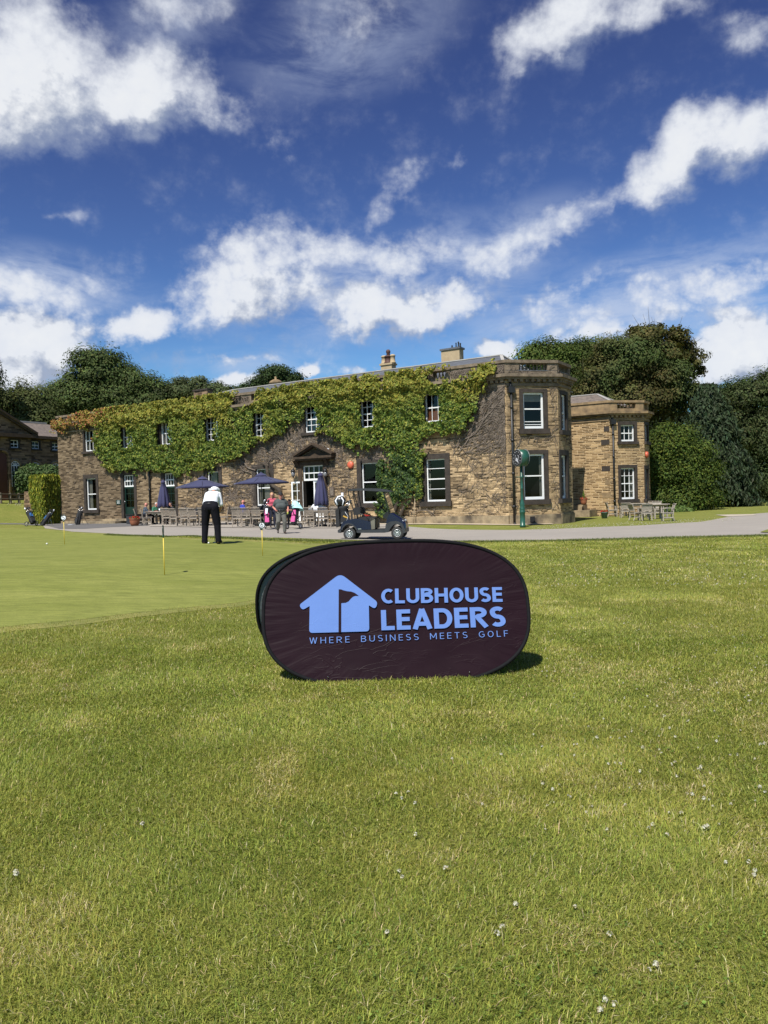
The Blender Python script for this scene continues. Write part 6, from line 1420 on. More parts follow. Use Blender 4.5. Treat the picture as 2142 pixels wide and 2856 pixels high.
def tz(p, dz=.026): return (p.x, p.y, Hf(p.x, p.y) + dz)
GCH = 'weathered teak chairs set out on the terrace'
chair0 = None
def terrace_chair(p, rz, label):
    global chair0
    if chair0 is None: chair0 = make_chair('terrace_chair', label, TEAK, False, tz(p), rz, GCH); return chair0
    return place(chair0, label, tz(p), rz, GCH)
random.seed(4)
rows = [(393, 1464, -82, 'teak chair at the end of the row holding the man in the slate blue jumper'), (411, 1465, -74, 'teak chair turned side on just right of the terracotta flower pot'), (469, 1465, -14, 'teak chair with its back to the lawn below the furled parasol by the green doors'),
        (494.5, 1468, -34, 'teak chair back to the lawn, first right of the parasol furled by green doors'), (523, 1468.5, -26, 'teak chair back to the lawn, second right of the parasol furled by green doors'), (548, 1468.5, -30, 'teak chair with its back to the lawn, just left of the putting golfer'),
        (576, 1468.5, -30, 'teak chair mostly hidden behind the putting golfer'), (632, 1465, 62, 'shaded teak chair pulled out sideways just right of the putting golfer'), (652, 1464, 40, 'shaded teak chair tucked in beside the one right of the putting golfer'),
        (668.5, 1470, -20, 'teak chair with its back to the lawn in front of the man in royal blue'), (695, 1470, -24, 'teak chair with its back to the lawn under the left side of the middle parasol'), (723, 1470, -22, 'teak chair with its back to the lawn at the pole of the middle open parasol'),
        (869, 1470.5, -18, 'teak chair with its back to the lawn right of the aqua covered trolley'), (907, 1470.5, -14, 'teak chair with its back to the lawn under the furled parasol at the entrance'), (941, 1470.5, -16, 'teak chair with its back to the lawn just left of the golf buggy bag')]
for px, py, a, lb in rows: terrace_chair(gp(px, py), R(a), lb)
def far(px, Y, a, lb): q = gd(px, Y); terrace_chair(q, R(a), lb)
far(447, 46.1, 145, 'teak chair on the wall side of the table where the green shirted man sits'); far(489, 44.6, 118, 'teak chair under the person in black'); far(507, 42.2, 150, 'pale teak chair facing the lawn between two chair backs left of the golfer'); far(545, 41.3, 150, 'teak chair facing the lawn beneath the first open parasol')
far(678, 39.3, -64, 'teak chair turned sideways under the man in royal blue'); far(706, 39.4, 150, 'teak chair facing the lawn behind the middle parasol table'); far(746, 38.6, 168, 'teak chair under the person in sunglasses'); far(814, 38.3, 150, 'teak chair under the person in the navy jacket'); far(862, 38.5, 150, 'teak chair facing the lawn on the door side of the entrance table'); far(925, 38.2, 150, 'teak chair facing the lawn behind the chair nearest the buggy')
GT = 'teak tables on the terrace'
t0 = make_table('terrace_table', 'teak table with glasses between the bald man and the green shirted man', TEAK, 1.5, .9, tz(gd(446, 44.3)), FA, GT)
q = gp(533, 1468.5) + Vector((INW.x, INW.y, 0)) * .85; place(t0, 'teak table under the first open navy parasol', tz(q), FA, GT)
q = gp(700, 1470) + Vector((INW.x, INW.y, 0)) * .85; place(t0, 'teak table under the middle open navy parasol', tz(q), FA, GT)
q4 = gp(893, 1470.5) + Vector((INW.x, INW.y, 0)) * .75; T4 = make_table('terrace_table', 'long teak table in front of the entrance with a white cloth heaped on it', TEAK, 2.2, .9, tz(q4), FA * .8, GT)
m = MB(); q = gd(886, q4.y + .1); 
for i, (dx, dy, r, h) in enumerate(((-.28, 0, .17, .10), (-.08, .03, .22, .20), (.14, .0, .20, .17), (.30, .05, .14, .12), (.02, -.12, .16, .13))): m.sphere((dx, dy, h * .55), (r, r * .8, h), TOWELW, 12, 8)
tag(m.build('cloth_bundle', None, Matrix.Translation((q.x, q.y, tz(q)[2] + .74))), 'white cloth bundle heaped on the long entrance table', 'cloth')
for i, (dx, dy, mt, lb) in enumerate(((-.25, .1, GLASS, 'clear drinking glass on the table left of the furled parasol'), (.1, -.1, TOWELW, 'white cup on the table by the green shirted man'), (-.5, -.1, TOWELW, 'white plate on the table in front of the man in slate blue'), (.42, .1, CYAN, 'pale green glass standing beside the furled parasol pole'))):
    q = gd(446, 44.3); m = MB(); r = .13 if 'plate' in lb else .045; h = .02 if 'plate' in lb else .15
    m.lathe([(r * .7, 0), (r, h), (r * .92, h), (r * .6, .008)], mt, 14); P_ = Vector(tz(q)) + Vector((dx * FX.x - dy * FX.y, dx * FX.y + dy * FX.x, .736)); tag(m.build(lb.split(' on')[0].split(' standing')[0].replace(' ', '_'), None, Matrix.Translation(P_)), lb, 'tableware')

# parasols
def parasol(px, Y, top, rim, rad, label, rz=0.0):
    q = gd(px, Y); t = thing('open_parasol', label, 'parasol', tz(q), rz, 'navy terrace parasols'); z0 = q.z
    m = MB(); m.tube([(0, 0, .05), (0, 0, top - z0 - .05)], .022, BLACKM, 8); m.build('pole', t); m = MB(); m.lathe([(.30, 0), (.30, .05), (.06, .10), (.05, .30)], GREYM, 16); m.build('base', t)
    n, k = 8, 7; zt, zr = top - z0 - .06, rim - z0; vs = [(0, 0, zt)]; m = MB()
    for i in range(1, k + 1):
        f = i / k
        for j in range(n * 4):
            a = 2 * math.pi * (j + .5) / (n * 4) * 1.0; ph = (j % 4 + .5) / 4; sag = 4 * ph * (1 - ph); r = rad * f * (1 - .045 * sag * f) ; z = zt + (zr - zt) * (f ** .92) - .055 * sag * f * (1 - f) * 2; vs.append((r * math.cos(a), r * math.sin(a), z))
    N_ = n * 4
    fs = [(0, 1 + j, 1 + (j + 1) % N_) for j in range(N_)] + [(1 + (i - 1) * N_ + j, 1 + i * N_ + j, 1 + i * N_ + (j + 1) % N_, 1 + (i - 1) * N_ + (j + 1) % N_) for i in range(1, k) for j in range(N_)]
    vb_ = len(vs); vs += [(x * 1.0, y * 1.0, z - .06) for x, y, z in vs[-N_:]]; fs += [(vb_ - N_ + j, vb_ + j, vb_ + (j + 1) % N_, vb_ - N_ + (j + 1) % N_) for j in range(N_)]
    m.add(vs, fs, NAVY, False); m.build('canopy', t)
    m = MB(); m.lathe([(.30, zt - .07), (.20, zt + .0), (.06, zt + .065), (.012, zt + .10)], NAVY, 16, smooth=False); m.build('vent_cap', t)
    for j in range(n):
        a = 2 * math.pi * (j + .0) / n; m = MB(); m.tube([(.03 * math.cos(a), .03 * math.sin(a), zt - .05), (rad * .97 * math.cos(a), rad * .97 * math.sin(a), zr + .0)], .010, BLACKM, 4); m.tube([(.03 * math.cos(a), .03 * math.sin(a), zr - .22), (rad * .5 * math.cos(a), rad * .5 * math.sin(a), (zt + zr) / 2 - .05)], .008, BLACKM, 4); m.build('rib', t)
    return t
parasol(568, 40.3, 2.78, 2.27, 1.36, 'open navy parasol directly above the putting golfer', R(12))
parasol(732, 37.9, 2.80, 2.34, 1.36, 'open navy parasol over the walking man and woman in pink', R(-6))
def furled(px, Y, top, bot, wd, label):
    q = gd(px, Y); t = thing('furled_parasol', label, 'parasol', tz(q), R(20), 'navy terrace parasols'); z0 = q.z
    m = MB(); m.tube([(0, 0, .05), (0, 0, bot - z0 + .1)], .022, BLACKM, 8); m.build('pole', t); m = MB(); m.lathe([(.28, 0), (.28, .05), (.06, .10), (.05, .30)], GREYM, 16); m.build('base', t)
    n = 32; vs = []; zt, zb = top - z0, bot - z0; prof = [(1.0, .03), (.965, .09), (.90, .115), (.895, .10), (.7, .17), (.4, .25), (.15, wd * .49), (.02, wd * .5), (.0, wd * .42)]
    for f, r in prof:
        for j in range(n): a = 2 * math.pi * j / n; fold = 1 + .22 * math.cos(8 * a) * (1 - f) ** .5 + .05 * math.sin(3 * a + 1); vs.append((r * fold * math.cos(a), r * fold * math.sin(a), zb + (zt - zb) * f - (.06 * math.cos(8 * a) if f < .05 else 0)))
    m = MB(); m.add(vs, [(i * n + j, i * n + (j + 1) % n, (i + 1) * n + (j + 1) % n, (i + 1) * n + j) for i in range(len(prof) - 1) for j in range(n)] + [tuple(range(n)), tuple(range((len(prof) - 1) * n, len(prof) * n))[::-1]], NAVY, True); m.build('canopy', t); m = MB(); m.lathe([(.115, zb + (zt - zb) * .955), (.125, zb + (zt - zb) * .905), (.13, zb + (zt - zb) * .885)], NAVY, 12); m.build('vent_cap', t)
furled(458, 44.3, 2.80, 1.28, .62, 'furled navy parasol beside the second green door'); furled(897, 37.25, 2.73, 1.19, .60, 'furled navy parasol in front of the pedimented entrance')

# armchairs and tables on the grass by the wing
GA = 'silvered teak armchairs on the grass by the wing'
arm0 = None
def armchair(p, rz, label):
    global arm0
    if arm0 is None: arm0 = make_chair('garden_armchair', label, TEAKL, True, tz(p, .01), rz, GA, True); arm0.scale = (1.02, 1.02, .90); return arm0
    o = place(arm0, label, tz(p, .01), rz, GA); o.scale = (1.02, 1.02, .90); return o
armchair(gp(1801, 1452), R(-4), 'armchair with its broad back to the drive, standing closest to the drive'); armchair(gp(1776, 1451.5), R(-78), 'armchair turned side on, left of the one backing onto the drive'); armchair(gp(1861, 1453.5), R(80), 'armchair facing the wing at the end of the group nearest the trees')
armchair(gd(1836, 42.5), R(172), 'sunlit armchair facing the drive behind the round table'); armchair(gp(1743, 1444), R(-8), 'slatted armchair with its back to the drive, beside the green flower tub'); armchair(gp(1708, 1441.5), R(-95), 'armchair side on to the wall at the wing corner'); armchair(gd(1726, 47.0), R(170), 'armchair against the wing wall behind the slatted one')
for px, Y, lb in ((1801, 46.5, 'tipped armchair leaning on the rear table, first from the wing'), (1809, 46.3, 'tipped armchair leaning on the rear table, middle one of three'), (1817, 46.0, 'tipped armchair leaning on the rear table, third from the wing'), (1827, 45.2, 'armchair behind the round table in front of the beech')): armchair(gd(px, Y), R(100 if 'tipped' in lb else 70), lb)
GT2 = 'silvered teak tables on the grass'
make_table('garden_table', 'round silvered teak table among the armchairs on the grass', TEAKL, 1.25, 1.25, tz(gd(1834, 40.2), .01), R(10), GT2, True); make_table('garden_table', 'rectangular silvered teak table near the wing corner', TEAKL, 1.4, .85, tz(gd(1772, 44.8), .01), FA, GT2)

# ------------------------------------------------------------------ flower pots
def flowers(t, c, rx, rz_, n, cols, size=.05, green=.45, ry=None):
    d = RNG.normal(size=(n, 3)); d[:, 2] = np.abs(d[:, 2]); d /= np.linalg.norm(d, axis=1, keepdims=True); P_ = np.array(c) + d * np.array([rx, ry or rx, rz_]) * RNG.uniform(.55, 1.05, (n, 1))
    g = RNG.random(n) < green; C = np.where(g[:, None], pal(n, [(.05, .10, .025), (.07, .13, .03)]), pal(n, cols)); leaves_mesh('blooms', P_, d + RNG.normal(size=(n, 3)) * .5, RNG.uniform(.7, 1.4, n) * size, C, FLOWER, t, .2, 1.0)
REDC = [(.50, .010, .020), (.42, .008, .030), (.60, .03, .03)]
def pot(px, py, w, h, label, mat, Y=None, prof=None, grp=None, spike=0, dz=0.0, cat='flower pot', cols=REDC):
    p = gp(px, py) if Y is None else gd(px, Y); k = p.y / FPX; w, h = w * k / 2, h * k
    t = thing('flower_pot', label, cat, tz(p, .02 + dz), 0, grp); m = MB(); m.lathe([(a * w, b * h) for a, b in (prof or ((.66, 0), (.82, .25), (.95, .62), (.93, .82), (1.0, .86), (1.02, 1.0), (.90, 1.0), (.88, .88)))], mat, 24); m.build('bowl', t)
    flowers(t, (0, 0, h * .95), w * 1.02, w * .55, int(420), cols, .055)
    if spike:
        n = 160; a = RNG.uniform(0, 2 * np.pi, n); f = RNG.random(n); P_ = np.c_[np.cos(a) * .10 * (1 - f), np.sin(a) * .10 * (1 - f), h + f * spike]; leaves_mesh('conifer_spike', P_, np.c_[np.cos(a), np.sin(a), np.zeros(n)], RNG.uniform(.06, .12, n), pal(n, [(.16, .20, .03), (.10, .15, .03)]), LEAF, t, -1, .4)
    return t
pot(376, 1467, 29, 20, 'big terracotta pot of red flowers at the end of the terrace by the green door', TERRA)
pot(1022, 1461, 26, 19, 'pot of red flowers glimpsed behind the buggy seat', CLAY, 40.0)
pot(1126, 1457, 26, 22, 'terracotta pot of red flowers behind the buggy bonnet', TERRA, 40.9, spike=.3)
pot(1629, 1423, 19, 17, 'terracotta pot with small golden conifer standing on the wing steps', TERRA, 46.1, spike=.45, dz=.70)
GREENT_ = M('sage green tub', (.12, .18, .15), (.08, .13, .11), 6, .7)
pot(1560, 1459.5, 26, 11, 'shallow sage green tub of red flowers at the foot of the bay', GREENT_, None, ((.86, 0), (.95, .9), (1.06, .9), (1.06, 1.0), (.96, 1.0)))
pot(1686, 1446, 21, 17, 'round sage green tub of red flowers beside the wing armchairs', GREENT_, None, ((.74, 0), (.9, .85), (1.02, .88), (1.02, 1.0), (.9, 1.0)))
p = gd(374, 47.2); m = MB(); t = thing('wooden_planter', 'dark square planter box behind the terracotta pot at the doorstep', 'planter', tz(p), FA); m.box((-.32, -.32, 0), (.32, .32, .52), GREYM); m.box((-.36, -.36, .52), (.36, .36, .58), BLACKM); m.build('box', t)
p = gd(1141, 41.3); t = thing('empty_pot', 'brown clay pot tipped on its side behind the buggy bonnet', 'flower pot', tz(p, .22), R(30)); m = MB(); m.lathe([(.16, 0), (.22, .3), (.25, .36), (.22, .36), (.14, .04)], CLAY, 16, (0, 0, 0), Matrix.Rotation(R(50), 3, 'Y')); m.build('bowl', t)

# ------------------------------------------------------------------ clock post
p = gp(1458, 1471); HC = at(1451, 1254, p.y).z - p.z; ck = thing('clock_post', 'green pillar clock with drum head standing on the grass before the bay', 'clock', tz(p, .01), 0); s = HC / 3.39
m = MB(); m.lathe([(.13, 0), (.13, .10), (.115, .11), (.115, .62), (.13, .64), (.13, .70), (.105, .73), (.12, .78), (.12, .82), (.095, .86), (.11, .95), (.085, 1.08), (.062, 1.16), (.060, 1.66), (.068, 1.67), (.068, 1.71), (.056, 1.73), (.056, 2.14), (.075, 2.16), (.075, 2.22), (.05, 2.24), (.05, 2.72 * s)], POSTGREEN, 20); m.build('post', ck)
m = MB(); m.tube([(-.20, 0, 2.19), (.20, 0, 2.19)], .018, POSTGREEN, 6); m.sphere((-.2, 0, 2.19), .03, POSTGREEN); m.sphere((.2, 0, 2.19), .03, POSTGREEN); m.build('ladder_bar', ck)
zc, rd, ln = HC - .37, .365, .40; A = R(180 + 24)           # the dial looks left along the drive
Td = WM[ck.name] @ Matrix.Translation((0, 0, zc)) @ Matrix.Rotation(A, 4, 'Z'); B = Matrix.Rotation(R(90), 3, 'Y')
m = MB(); m.lathe([(rd - .02, -ln / 2), (rd, -ln / 2 + .004), (rd, ln / 2 - .004), (rd - .02, ln / 2)], POSTGREEN, 40, (0, 0, 0), B); hd_ = m.build('drum', ck, Td)
for sg in (1, -1):
    X_ = sg * (ln / 2 + .006); m = MB(); m.lathe([(rd - .005, -.012), (rd + .012, 0), (rd - .005, .012)], M('grey rim', (.25, .25, .25), None, 9, .4), 40, (sg * ln / 2, 0, 0), B, True, False); m.build('rim', hd_, Td)
    m = MB(); m.lathe([(rd - .02, -.003), (rd - .02, .003)], M('charcoal dial', (.035, .035, .038), None, 5, .35), 36, (X_, 0, 0), B, False); dl = m.build('dial', ck, Td)
    m = MB()
    for h_ in range(12):
        a = 2 * math.pi * h_ / 12; y_, z_ = math.sin(a) * (rd - .09), math.cos(a) * (rd - .09); m.tube([(X_ + sg * .005, y_ * .95, z_ * .95), (X_ + sg * .005, y_ * 1.05, z_ * 1.05)], .015, M('dial marks', (.5, .5, .5), None, 5, .5), 5)
    m.build('hour_marks', dl, Td); m = MB()
    for a, L_ in ((R(158), .22), (R(195), .16), ): m.bar((X_ + sg * .012, 0, 0), (X_ + sg * .012, math.sin(a) * L_, math.cos(a) * L_), .03, .008, TOWELW, (1, 0, 0))
    m.tube([(X_ + sg * .010, math.sin(R(a)) * .13, math.cos(R(a)) * .15) for a in range(40, 330, 20)], .009, MATS['dial marks'], 5); m.build('hands', dl, Td)

# ------------------------------------------------------------------ golf bags and trolleys
def golf_bag(label, W, L, r, main, accent, clubs, stand=False, pocket=True, towel=None, badge=None, grp='golf bags', covers=True, low=None):
    """W: world matrix whose Z runs up the bag"""
    loc = W.translation; t = thing('golf_bag', label, 'golf bag', loc, 0, grp); m = MB(); m.lathe([(r * .92, 0), (r, .03), (r * .96, L * .4), (r * 1.0, L * .8), (r * 1.12, L * .9), (r * 1.12, L), (r * .95, L), (r * .9, L * .92)], main, 18); b_ = m.build('bag_body', t, W)
    m = MB(); m.prism([(-r * .7, .08), (r * .7, .08), (r * .62, L * .46), (-r * .62, L * .46)], -r * 1.28, -r * .7, low or accent); m.build('pocket', t, W)
    m = MB(); m.prism([(-.10, L * .52), (.10, L * .52), (.07, L * .8), (-.07, L * .8)], -r * 1.12, -r * .8, accent if pocket else main); m.build('pocket', t, W)
    m = MB(); m.tube([(r * .8, 0, L * .88), (r * 1.7, 0, L * .75), (r * 1.75, 0, L * .5), (r * .9, 0, L * .3)], .018, BLACKF, 6); m.build('strap', t, W)
    rr = random.Random(len(label))
    for i in range(clubs):
        a = 2 * math.pi * i / clubs; x_, y_ = r * .6 * math.cos(a), r * .6 * math.sin(a); h_ = L + rr.uniform(.10, .30); m = MB(); m.tube([(x_, y_, L * .8), (x_ * 1.3, y_ * 1.3, h_)], .006, STEEL, 5)
        if covers and i % 3 == 0: m.sphere((x_ * 1.35, y_ * 1.35, h_ + .04), (.045, .05, .075), TOWELW if i % 2 else main, 8, 6)
        else: m.sphere((x_ * 1.3 + .02, y_ * 1.3, h_ + .015), (.045, .014, .028), STEEL if i % 2 else BLACKM, 8, 5)
        m.build('golf_club', t, W)
    if stand:
        for s in (-1, 1): m = MB(); m.tube([W @ Vector((s * r * .5, r * .9, L * .78)), loc + Vector((s * .16 + .42, .22, -.0))], .010, STEEL if stand == 2 else BLACKM, 6); m.build('stand_leg', t, Matrix.Identity(4))
    if towel: m = MB(); m.prism([(-.07, L * .25), (.07, L * .25), (.08, L * .86), (-.08, L * .86)], -r * 1.42, -r * 1.36, towel); m.build('bag_towel', t, W)
    if badge: m = MB(); m.prism([(-.055, L * .56), (.055, L * .56), (.055, L * .86), (-.055, L * .86)], -r * 1.46, -r * 1.43, badge); m.build('scorecard', t, W)
    return t
def lean_matrix(p, rz, lean): return Matrix.Translation(p) @ Matrix.Rotation(rz, 4, 'Z') @ Matrix.Rotation(lean, 4, 'X')
def trolley(label, p, rz, frame=BLACKM, wheel=ALLOY, handle=1.0, wr=.14):
    t = thing('golf_trolley', label, 'golf trolley', p, rz, 'golf trolleys'); T = WM[t.name]; m = MB()
    m.tube([(0, -.45, .12), (0, -.2, .16), (0, .30, handle)], .022, frame, 8); m.tube([(-.33, .12, .16), (0, .02, .36), (.33, .12, .16)], .018, frame, 8); m.tube([(-.18, .30, .33), (.18, .30, .33)], .014, frame, 6); m.tube([(-.16, .36, handle + .03), (0, .30, handle), (.16, .36, handle + .03)], .018, frame, 6); m.build('frame', t)
    for x_, y_, r_ in ((-.34, .12, wr), (.34, .12, wr), (0, -.50, wr * .85)):
        m = MB(); B = Matrix.Rotation(R(90), 3, 'Y'); n = 20
        m.tube([(x_, y_ + (r_ - .02) * math.cos(2 * math.pi * i / n), r_ + (r_ - .02) * math.sin(2 * math.pi * i / n)) for i in range(n + 1)], .022, RUBBER, 8, False); w_ = m.build('wheel', t); m = MB(); m.lathe([(.035, -.02), (.035, .02)], wheel, 12, (x_, y_, r_), B)
        m.tube([(x_, y_ + (r_ - .05) * math.cos(2 * math.pi * i / n), r_ + (r_ - .05) * math.sin(2 * math.pi * i / n)) for i in range(n + 1)], .010, wheel, 6, False)
        for k_ in range(6): a = math.pi * k_ / 3; m.tube([(x_, y_, r_), (x_, y_ + (r_ - .045) * math.cos(a), r_ + (r_ - .045) * math.sin(a))], .010, wheel, 5)
        m.build('rim', w_)
    return t
p1 = gp(747, 1477.5); p1 = Vector(tz(p1, .008)); trolley('black push trolley carrying the pink and black bag by the walking man', p1, R(200), handle=1.0)
golf_bag('black and pink golf bag with white scorecard left of the walking man', lean_matrix(p1 + Vector((-.03, .02, .20)), R(10), R(-18)), .84, .135, BLACKF, PINK, 9, badge=TOWELW)
p2 = gp(824, 1476); p2 = Vector(tz(p2, .008)); trolley('black push trolley with silver rims carrying the aqua covered bag', p2, R(155), handle=1.02)
b2 = golf_bag('black and pink golf bag under a pale aqua towel right of the walking man', lean_matrix(p2 + Vector((-.06, .0, .20)), R(-20), R(-20)), .80, .14, BLACKF, PINK, 6, covers=False)
m = MB(); c = Matrix.Translation(p2 + Vector((.02, .22, 1.02))); vs = []; n = 20; prof = [(.02, .24), (.09, .21), (.14, .12), (.18, .0), (.21, -.10), (.225, -.15)]
for i, (r_, z_) in enumerate(prof):
    for j in range(n): a = 2 * math.pi * j / n; f = 1 + .13 * math.sin(5 * a + i) * (i / 5); vs.append((r_ * f * math.cos(a) * 1.2 - .05 + .03 * i, r_ * f * math.sin(a), z_ + .05 * math.cos(a + 2) * i / 3))
m.add(vs, [(i * n + j, i * n + (j + 1) % n, (i + 1) * n + (j + 1) % n, (i + 1) * n + j) for i in range(len(prof) - 1) for j in range(n)] + [tuple(range(n))[::-1]], CYAN, True); tag(m.build('bag_cover', None, c), 'pale aqua towel draped over the club heads of a golf bag', 'towel')
p3 = Vector(tz(gd(84, 49.6), .01)); trolley('push trolley with cream wheels on the grass before the clipped hedge', p3, R(238), wheel=M('cream wheel', (.46, .44, .30), None, 8, .5), handle=1.05, wr=.15)
golf_bag('black and blue golf bag strapped to the trolley by the clipped hedge', lean_matrix(p3 + Vector((.16, .02, .16)), R(56), R(-32)), .86, .16, BLACKF, M('bright blue nylon', (.04, .16, .42), None, 8, .6), 9, low=BLACKF)
p4 = Vector(tz(gd(121, 49.4), .01)); golf_bag('black stand bag on pale legs leaning beside the trolley at the hedge', lean_matrix(p4 + Vector((-.12, 0, 0)), R(-62), R(-34)), .86, .135, BLACKF, M('bright blue nylon', (.04, .16, .42)), 8, stand=2, low=BLACKF)
p5 = Vector(tz(gp(220, 1464), .02)); golf_bag('single black golf bag on its stand in front of the first clubhouse window', lean_matrix(p5 + Vector((-.08, 0, 0)), R(-25), R(-18)), .88, .15, BLACKF, BLACKF, 9, stand=1, pocket=False)
g_ = gp(197, 1465); m = MB(); m.prism([(-.16, -.05), (.12, -.08), (.18, .06), (-.1, .07)], 0, .015, TOWELW, 'z'); tag(m.build('paper_scrap', None, Matrix.Translation(Vector(tz(g_, .03)))), 'scrap of white paper on the path left of the single golf bag', 'paper')

# ------------------------------------------------------------------ golf buggy (profile measured in pixels of a close view, turned into metres)
gc = gp(1049, 1503.5); ct = thing('golf_cart', 'navy blue golf buggy with black canopy parked side on behind the banner', 'golf buggy', tz(gc, .006), R(-9))
def cx_(x): return (x - 806) / 382.0
def cz_(y): return (1003 - y) / 382.0
def CP(pts): return [(cx_(x), cz_(y)) for x, y in pts]
hw = .56
m = MB(); m.prism(CP(rounded([(368, 858, 8), (382, 800, 20), (415, 752, 30), (520, 724, 40), (612, 722, 20), (772, 768, 10), (778, 868, 6), (592, 868, 6), (570, 828, 30), (520, 790, 40), (450, 786, 40), (398, 830, 30), (384, 868, 6)])), -hw, hw, CARTBLUE, 'y', True); m.build('rear_body', ct)
m = MB(); m.prism(CP(rounded([(384, 858, 4), (398, 822, 20), (452, 776, 30), (520, 780, 30), (575, 822, 20), (598, 872, 4), (580, 872, 4), (560, 835, 20), (515, 796, 30), (455, 794, 30), (408, 835, 20), (396, 870, 4)])), -hw - .012, hw + .012, GREYM); m.build('wheel_arch', ct)
m = MB(); m.prism(CP(rounded([(332, 868, 4), (332, 900, 4), (368, 905, 4), (384, 858, 4), (360, 850, 4)])), -hw * .96, hw * .96, GREYM); m.build('rear_bumper', ct)
m = MB(); m.prism(CP(rounded([(578, 870, 4), (964, 872, 4), (985, 905, 6), (960, 914, 6), (590, 908, 6)])), -hw * .99, hw * .99, GREYM); m.build('floor', ct)
m = MB(); m.prism(CP(rounded([(985, 760, 10), (1010, 690, 20), (1045, 655, 20), (1095, 690, 30), (1175, 742, 30), (1212, 795, 20), (1222, 880, 14), (1214, 918, 8), (1195, 920, 6), (1185, 850, 30), (1140, 806, 30), (1085, 806, 30), (1040, 850, 20), (1006, 905, 8), (962, 905, 6), (978, 860, 10)])), -hw, hw, CARTBLUE, 'y', True); m.build('front_cowl', ct)
m = MB(); m.prism(CP(rounded([(975, 800, 10), (1040, 768, 20), (1130, 764, 30), (1195, 800, 20), (1222, 870, 10), (1224, 922, 8), (1196, 925, 6), (1186, 850, 30), (1140, 805, 30), (1085, 805, 30), (1040, 850, 20), (1006, 908, 8), (955, 912, 6), (968, 860, 10)])), -hw - .014, hw + .014, GREYM); m.build('wheel_arch', ct)
m = MB(); m.prism(CP(rounded([(930, 715, 8), (958, 665, 16), (1000, 640, 14), (1045, 660, 14), (1000, 745, 10)])), -hw * .94, hw * .94, BLACKM); m.build('dashboard', ct)
m = MB(); m.prism(CP(rounded([(772, 722, 8), (820, 716, 10), (830, 730, 8), (828, 862, 4), (776, 868, 4)])), -hw * .93, hw * .93, M('beige grey seat front', (.16, .15, .115), None, 4, .6)); m.build('seat_base', ct)
m = MB(); m.prism(CP(rounded([(600, 730, 8), (612, 700, 12), (770, 705, 12), (828, 712, 12), (832, 728, 8), (770, 764, 6)])), -hw * .93, hw * .93, BLACKF, 'y', True); m.build('seat', ct)
m = MB()
for s in (-1, 1): a_, b_ = sorted((s * .02, s * hw * .95)); m.prism(CP(rounded([(546, 660, 14), (552, 580, 16), (612, 574, 16), (636, 600, 18), (640, 668, 14), (560, 676, 12)])), a_, b_, BLACKF, 'y', True)
m.build('seat_back', ct)
m = MB()
for s in (-1, 1): m.tube([(cx_(x), s * hw * .92, cz_(y)) for x, y in ((606, 742), (606, 668), (640, 660), (690, 680), (735, 720), (755, 756))], .016, BLACKM, 8); m.tube([(cx_(x), s * hw * .92, cz_(y)) for x, y in ((606, 740), (650, 752), (755, 758))], .014, BLACKM, 8)
m.build('armrest', ct)
m = MB(); m.tube([(cx_(940), .27, cz_(660)), (cx_(872), .27, cz_(590))], .02, BLACKM, 8); rd_ = .17; T = Matrix.Translation((cx_(866), .27, cz_(588))) @ Matrix.Rotation(R(-48), 4, 'Y'); n = 24
m.tube([T @ Vector((rd_ * math.cos(2 * math.pi * i / n), rd_ * math.sin(2 * math.pi * i / n), 0)) for i in range(n + 1)], .017, BLACKM, 8, False)
for a in (90, 210, 330): m.tube([T @ Vector((0, 0, 0)), T @ Vector((rd_ * math.cos(R(a)), rd_ * math.sin(R(a)), 0))], .014, BLACKM, 6)
m.build('steering_wheel', ct)
m = MB(); m.prism(CP(rounded([(478, 338, 4), (640, 326, 30), (840, 331, 40), (1000, 362, 20), (1032, 382, 4), (940, 377, 20), (640, 354, 20), (482, 356, 4)])), -.60, .60, GREYM, 'y', True); m.build('canopy', ct)
for s in (-1, 1):
    m = MB(); m.tube([(cx_(x), s * .50, cz_(y)) for x, y in ((560, 352), (550, 362), (548, 390), (580, 580), (592, 690), (592, 730))], .017, BLACKM, 8); m.tube([(cx_(x), s * .50, cz_(y)) for x, y in ((500, 352), (488, 364), (486, 395), (540, 580), (565, 690), (565, 730))], .017, BLACKM, 8); m.build('canopy_post', ct)
    m = MB(); m.tube([(cx_(x), s * .52, cz_(y)) for x, y in ((958, 372), (962, 420), (1012, 640), (1030, 690))], .017, BLACKM, 8); m.build('canopy_post', ct)
m = MB(); m.add([(cx_(966), -.51, cz_(390)), (cx_(966), .51, cz_(390)), (cx_(1040), .51, cz_(655)), (cx_(1040), -.51, cz_(655))], [(0, 1, 2, 3)], SHIELD); m.build('windscreen', ct)
for x in (487, 1122):
    for s in (-1, 1):
        m = MB(); T = Matrix.Translation((cx_(x), s * .46, .215)) @ Matrix.Rotation(R(90) * -s, 4, 'X'); T3 = T.to_3x3(); c = T.translation
        m.lathe([(.12, -.075), (.185, -.085), (.213, -.06), (.215, .0), (.213, .06), (.185, .085), (.125, .075)], RUBBER, 28, c, T3, True, False); w_ = m.build('wheel', ct)
        m = MB(); m.lathe([(.128, .05), (.128, .080), (.112, .082), (.108, .05)], ALLOY, 24, c, T3, True, False); m.lathe([(.11, .045), (.11, .050)], BLACKM, 20, c, T3); m.lathe([(.03, .05), (.03, .088), (.01, .092)], ALLOY, 12, c, T3)
        for k_ in range(8): a = 2 * math.pi * k_ / 8; m.bar(T @ Vector((math.cos(a) * .025, math.sin(a) * .025, .075)), T @ Vector((math.cos(a) * .118, math.sin(a) * .118, .075)), .030, .014, ALLOY, T3 @ Vector((0, 0, 1)))
        m.build('rim', w_)
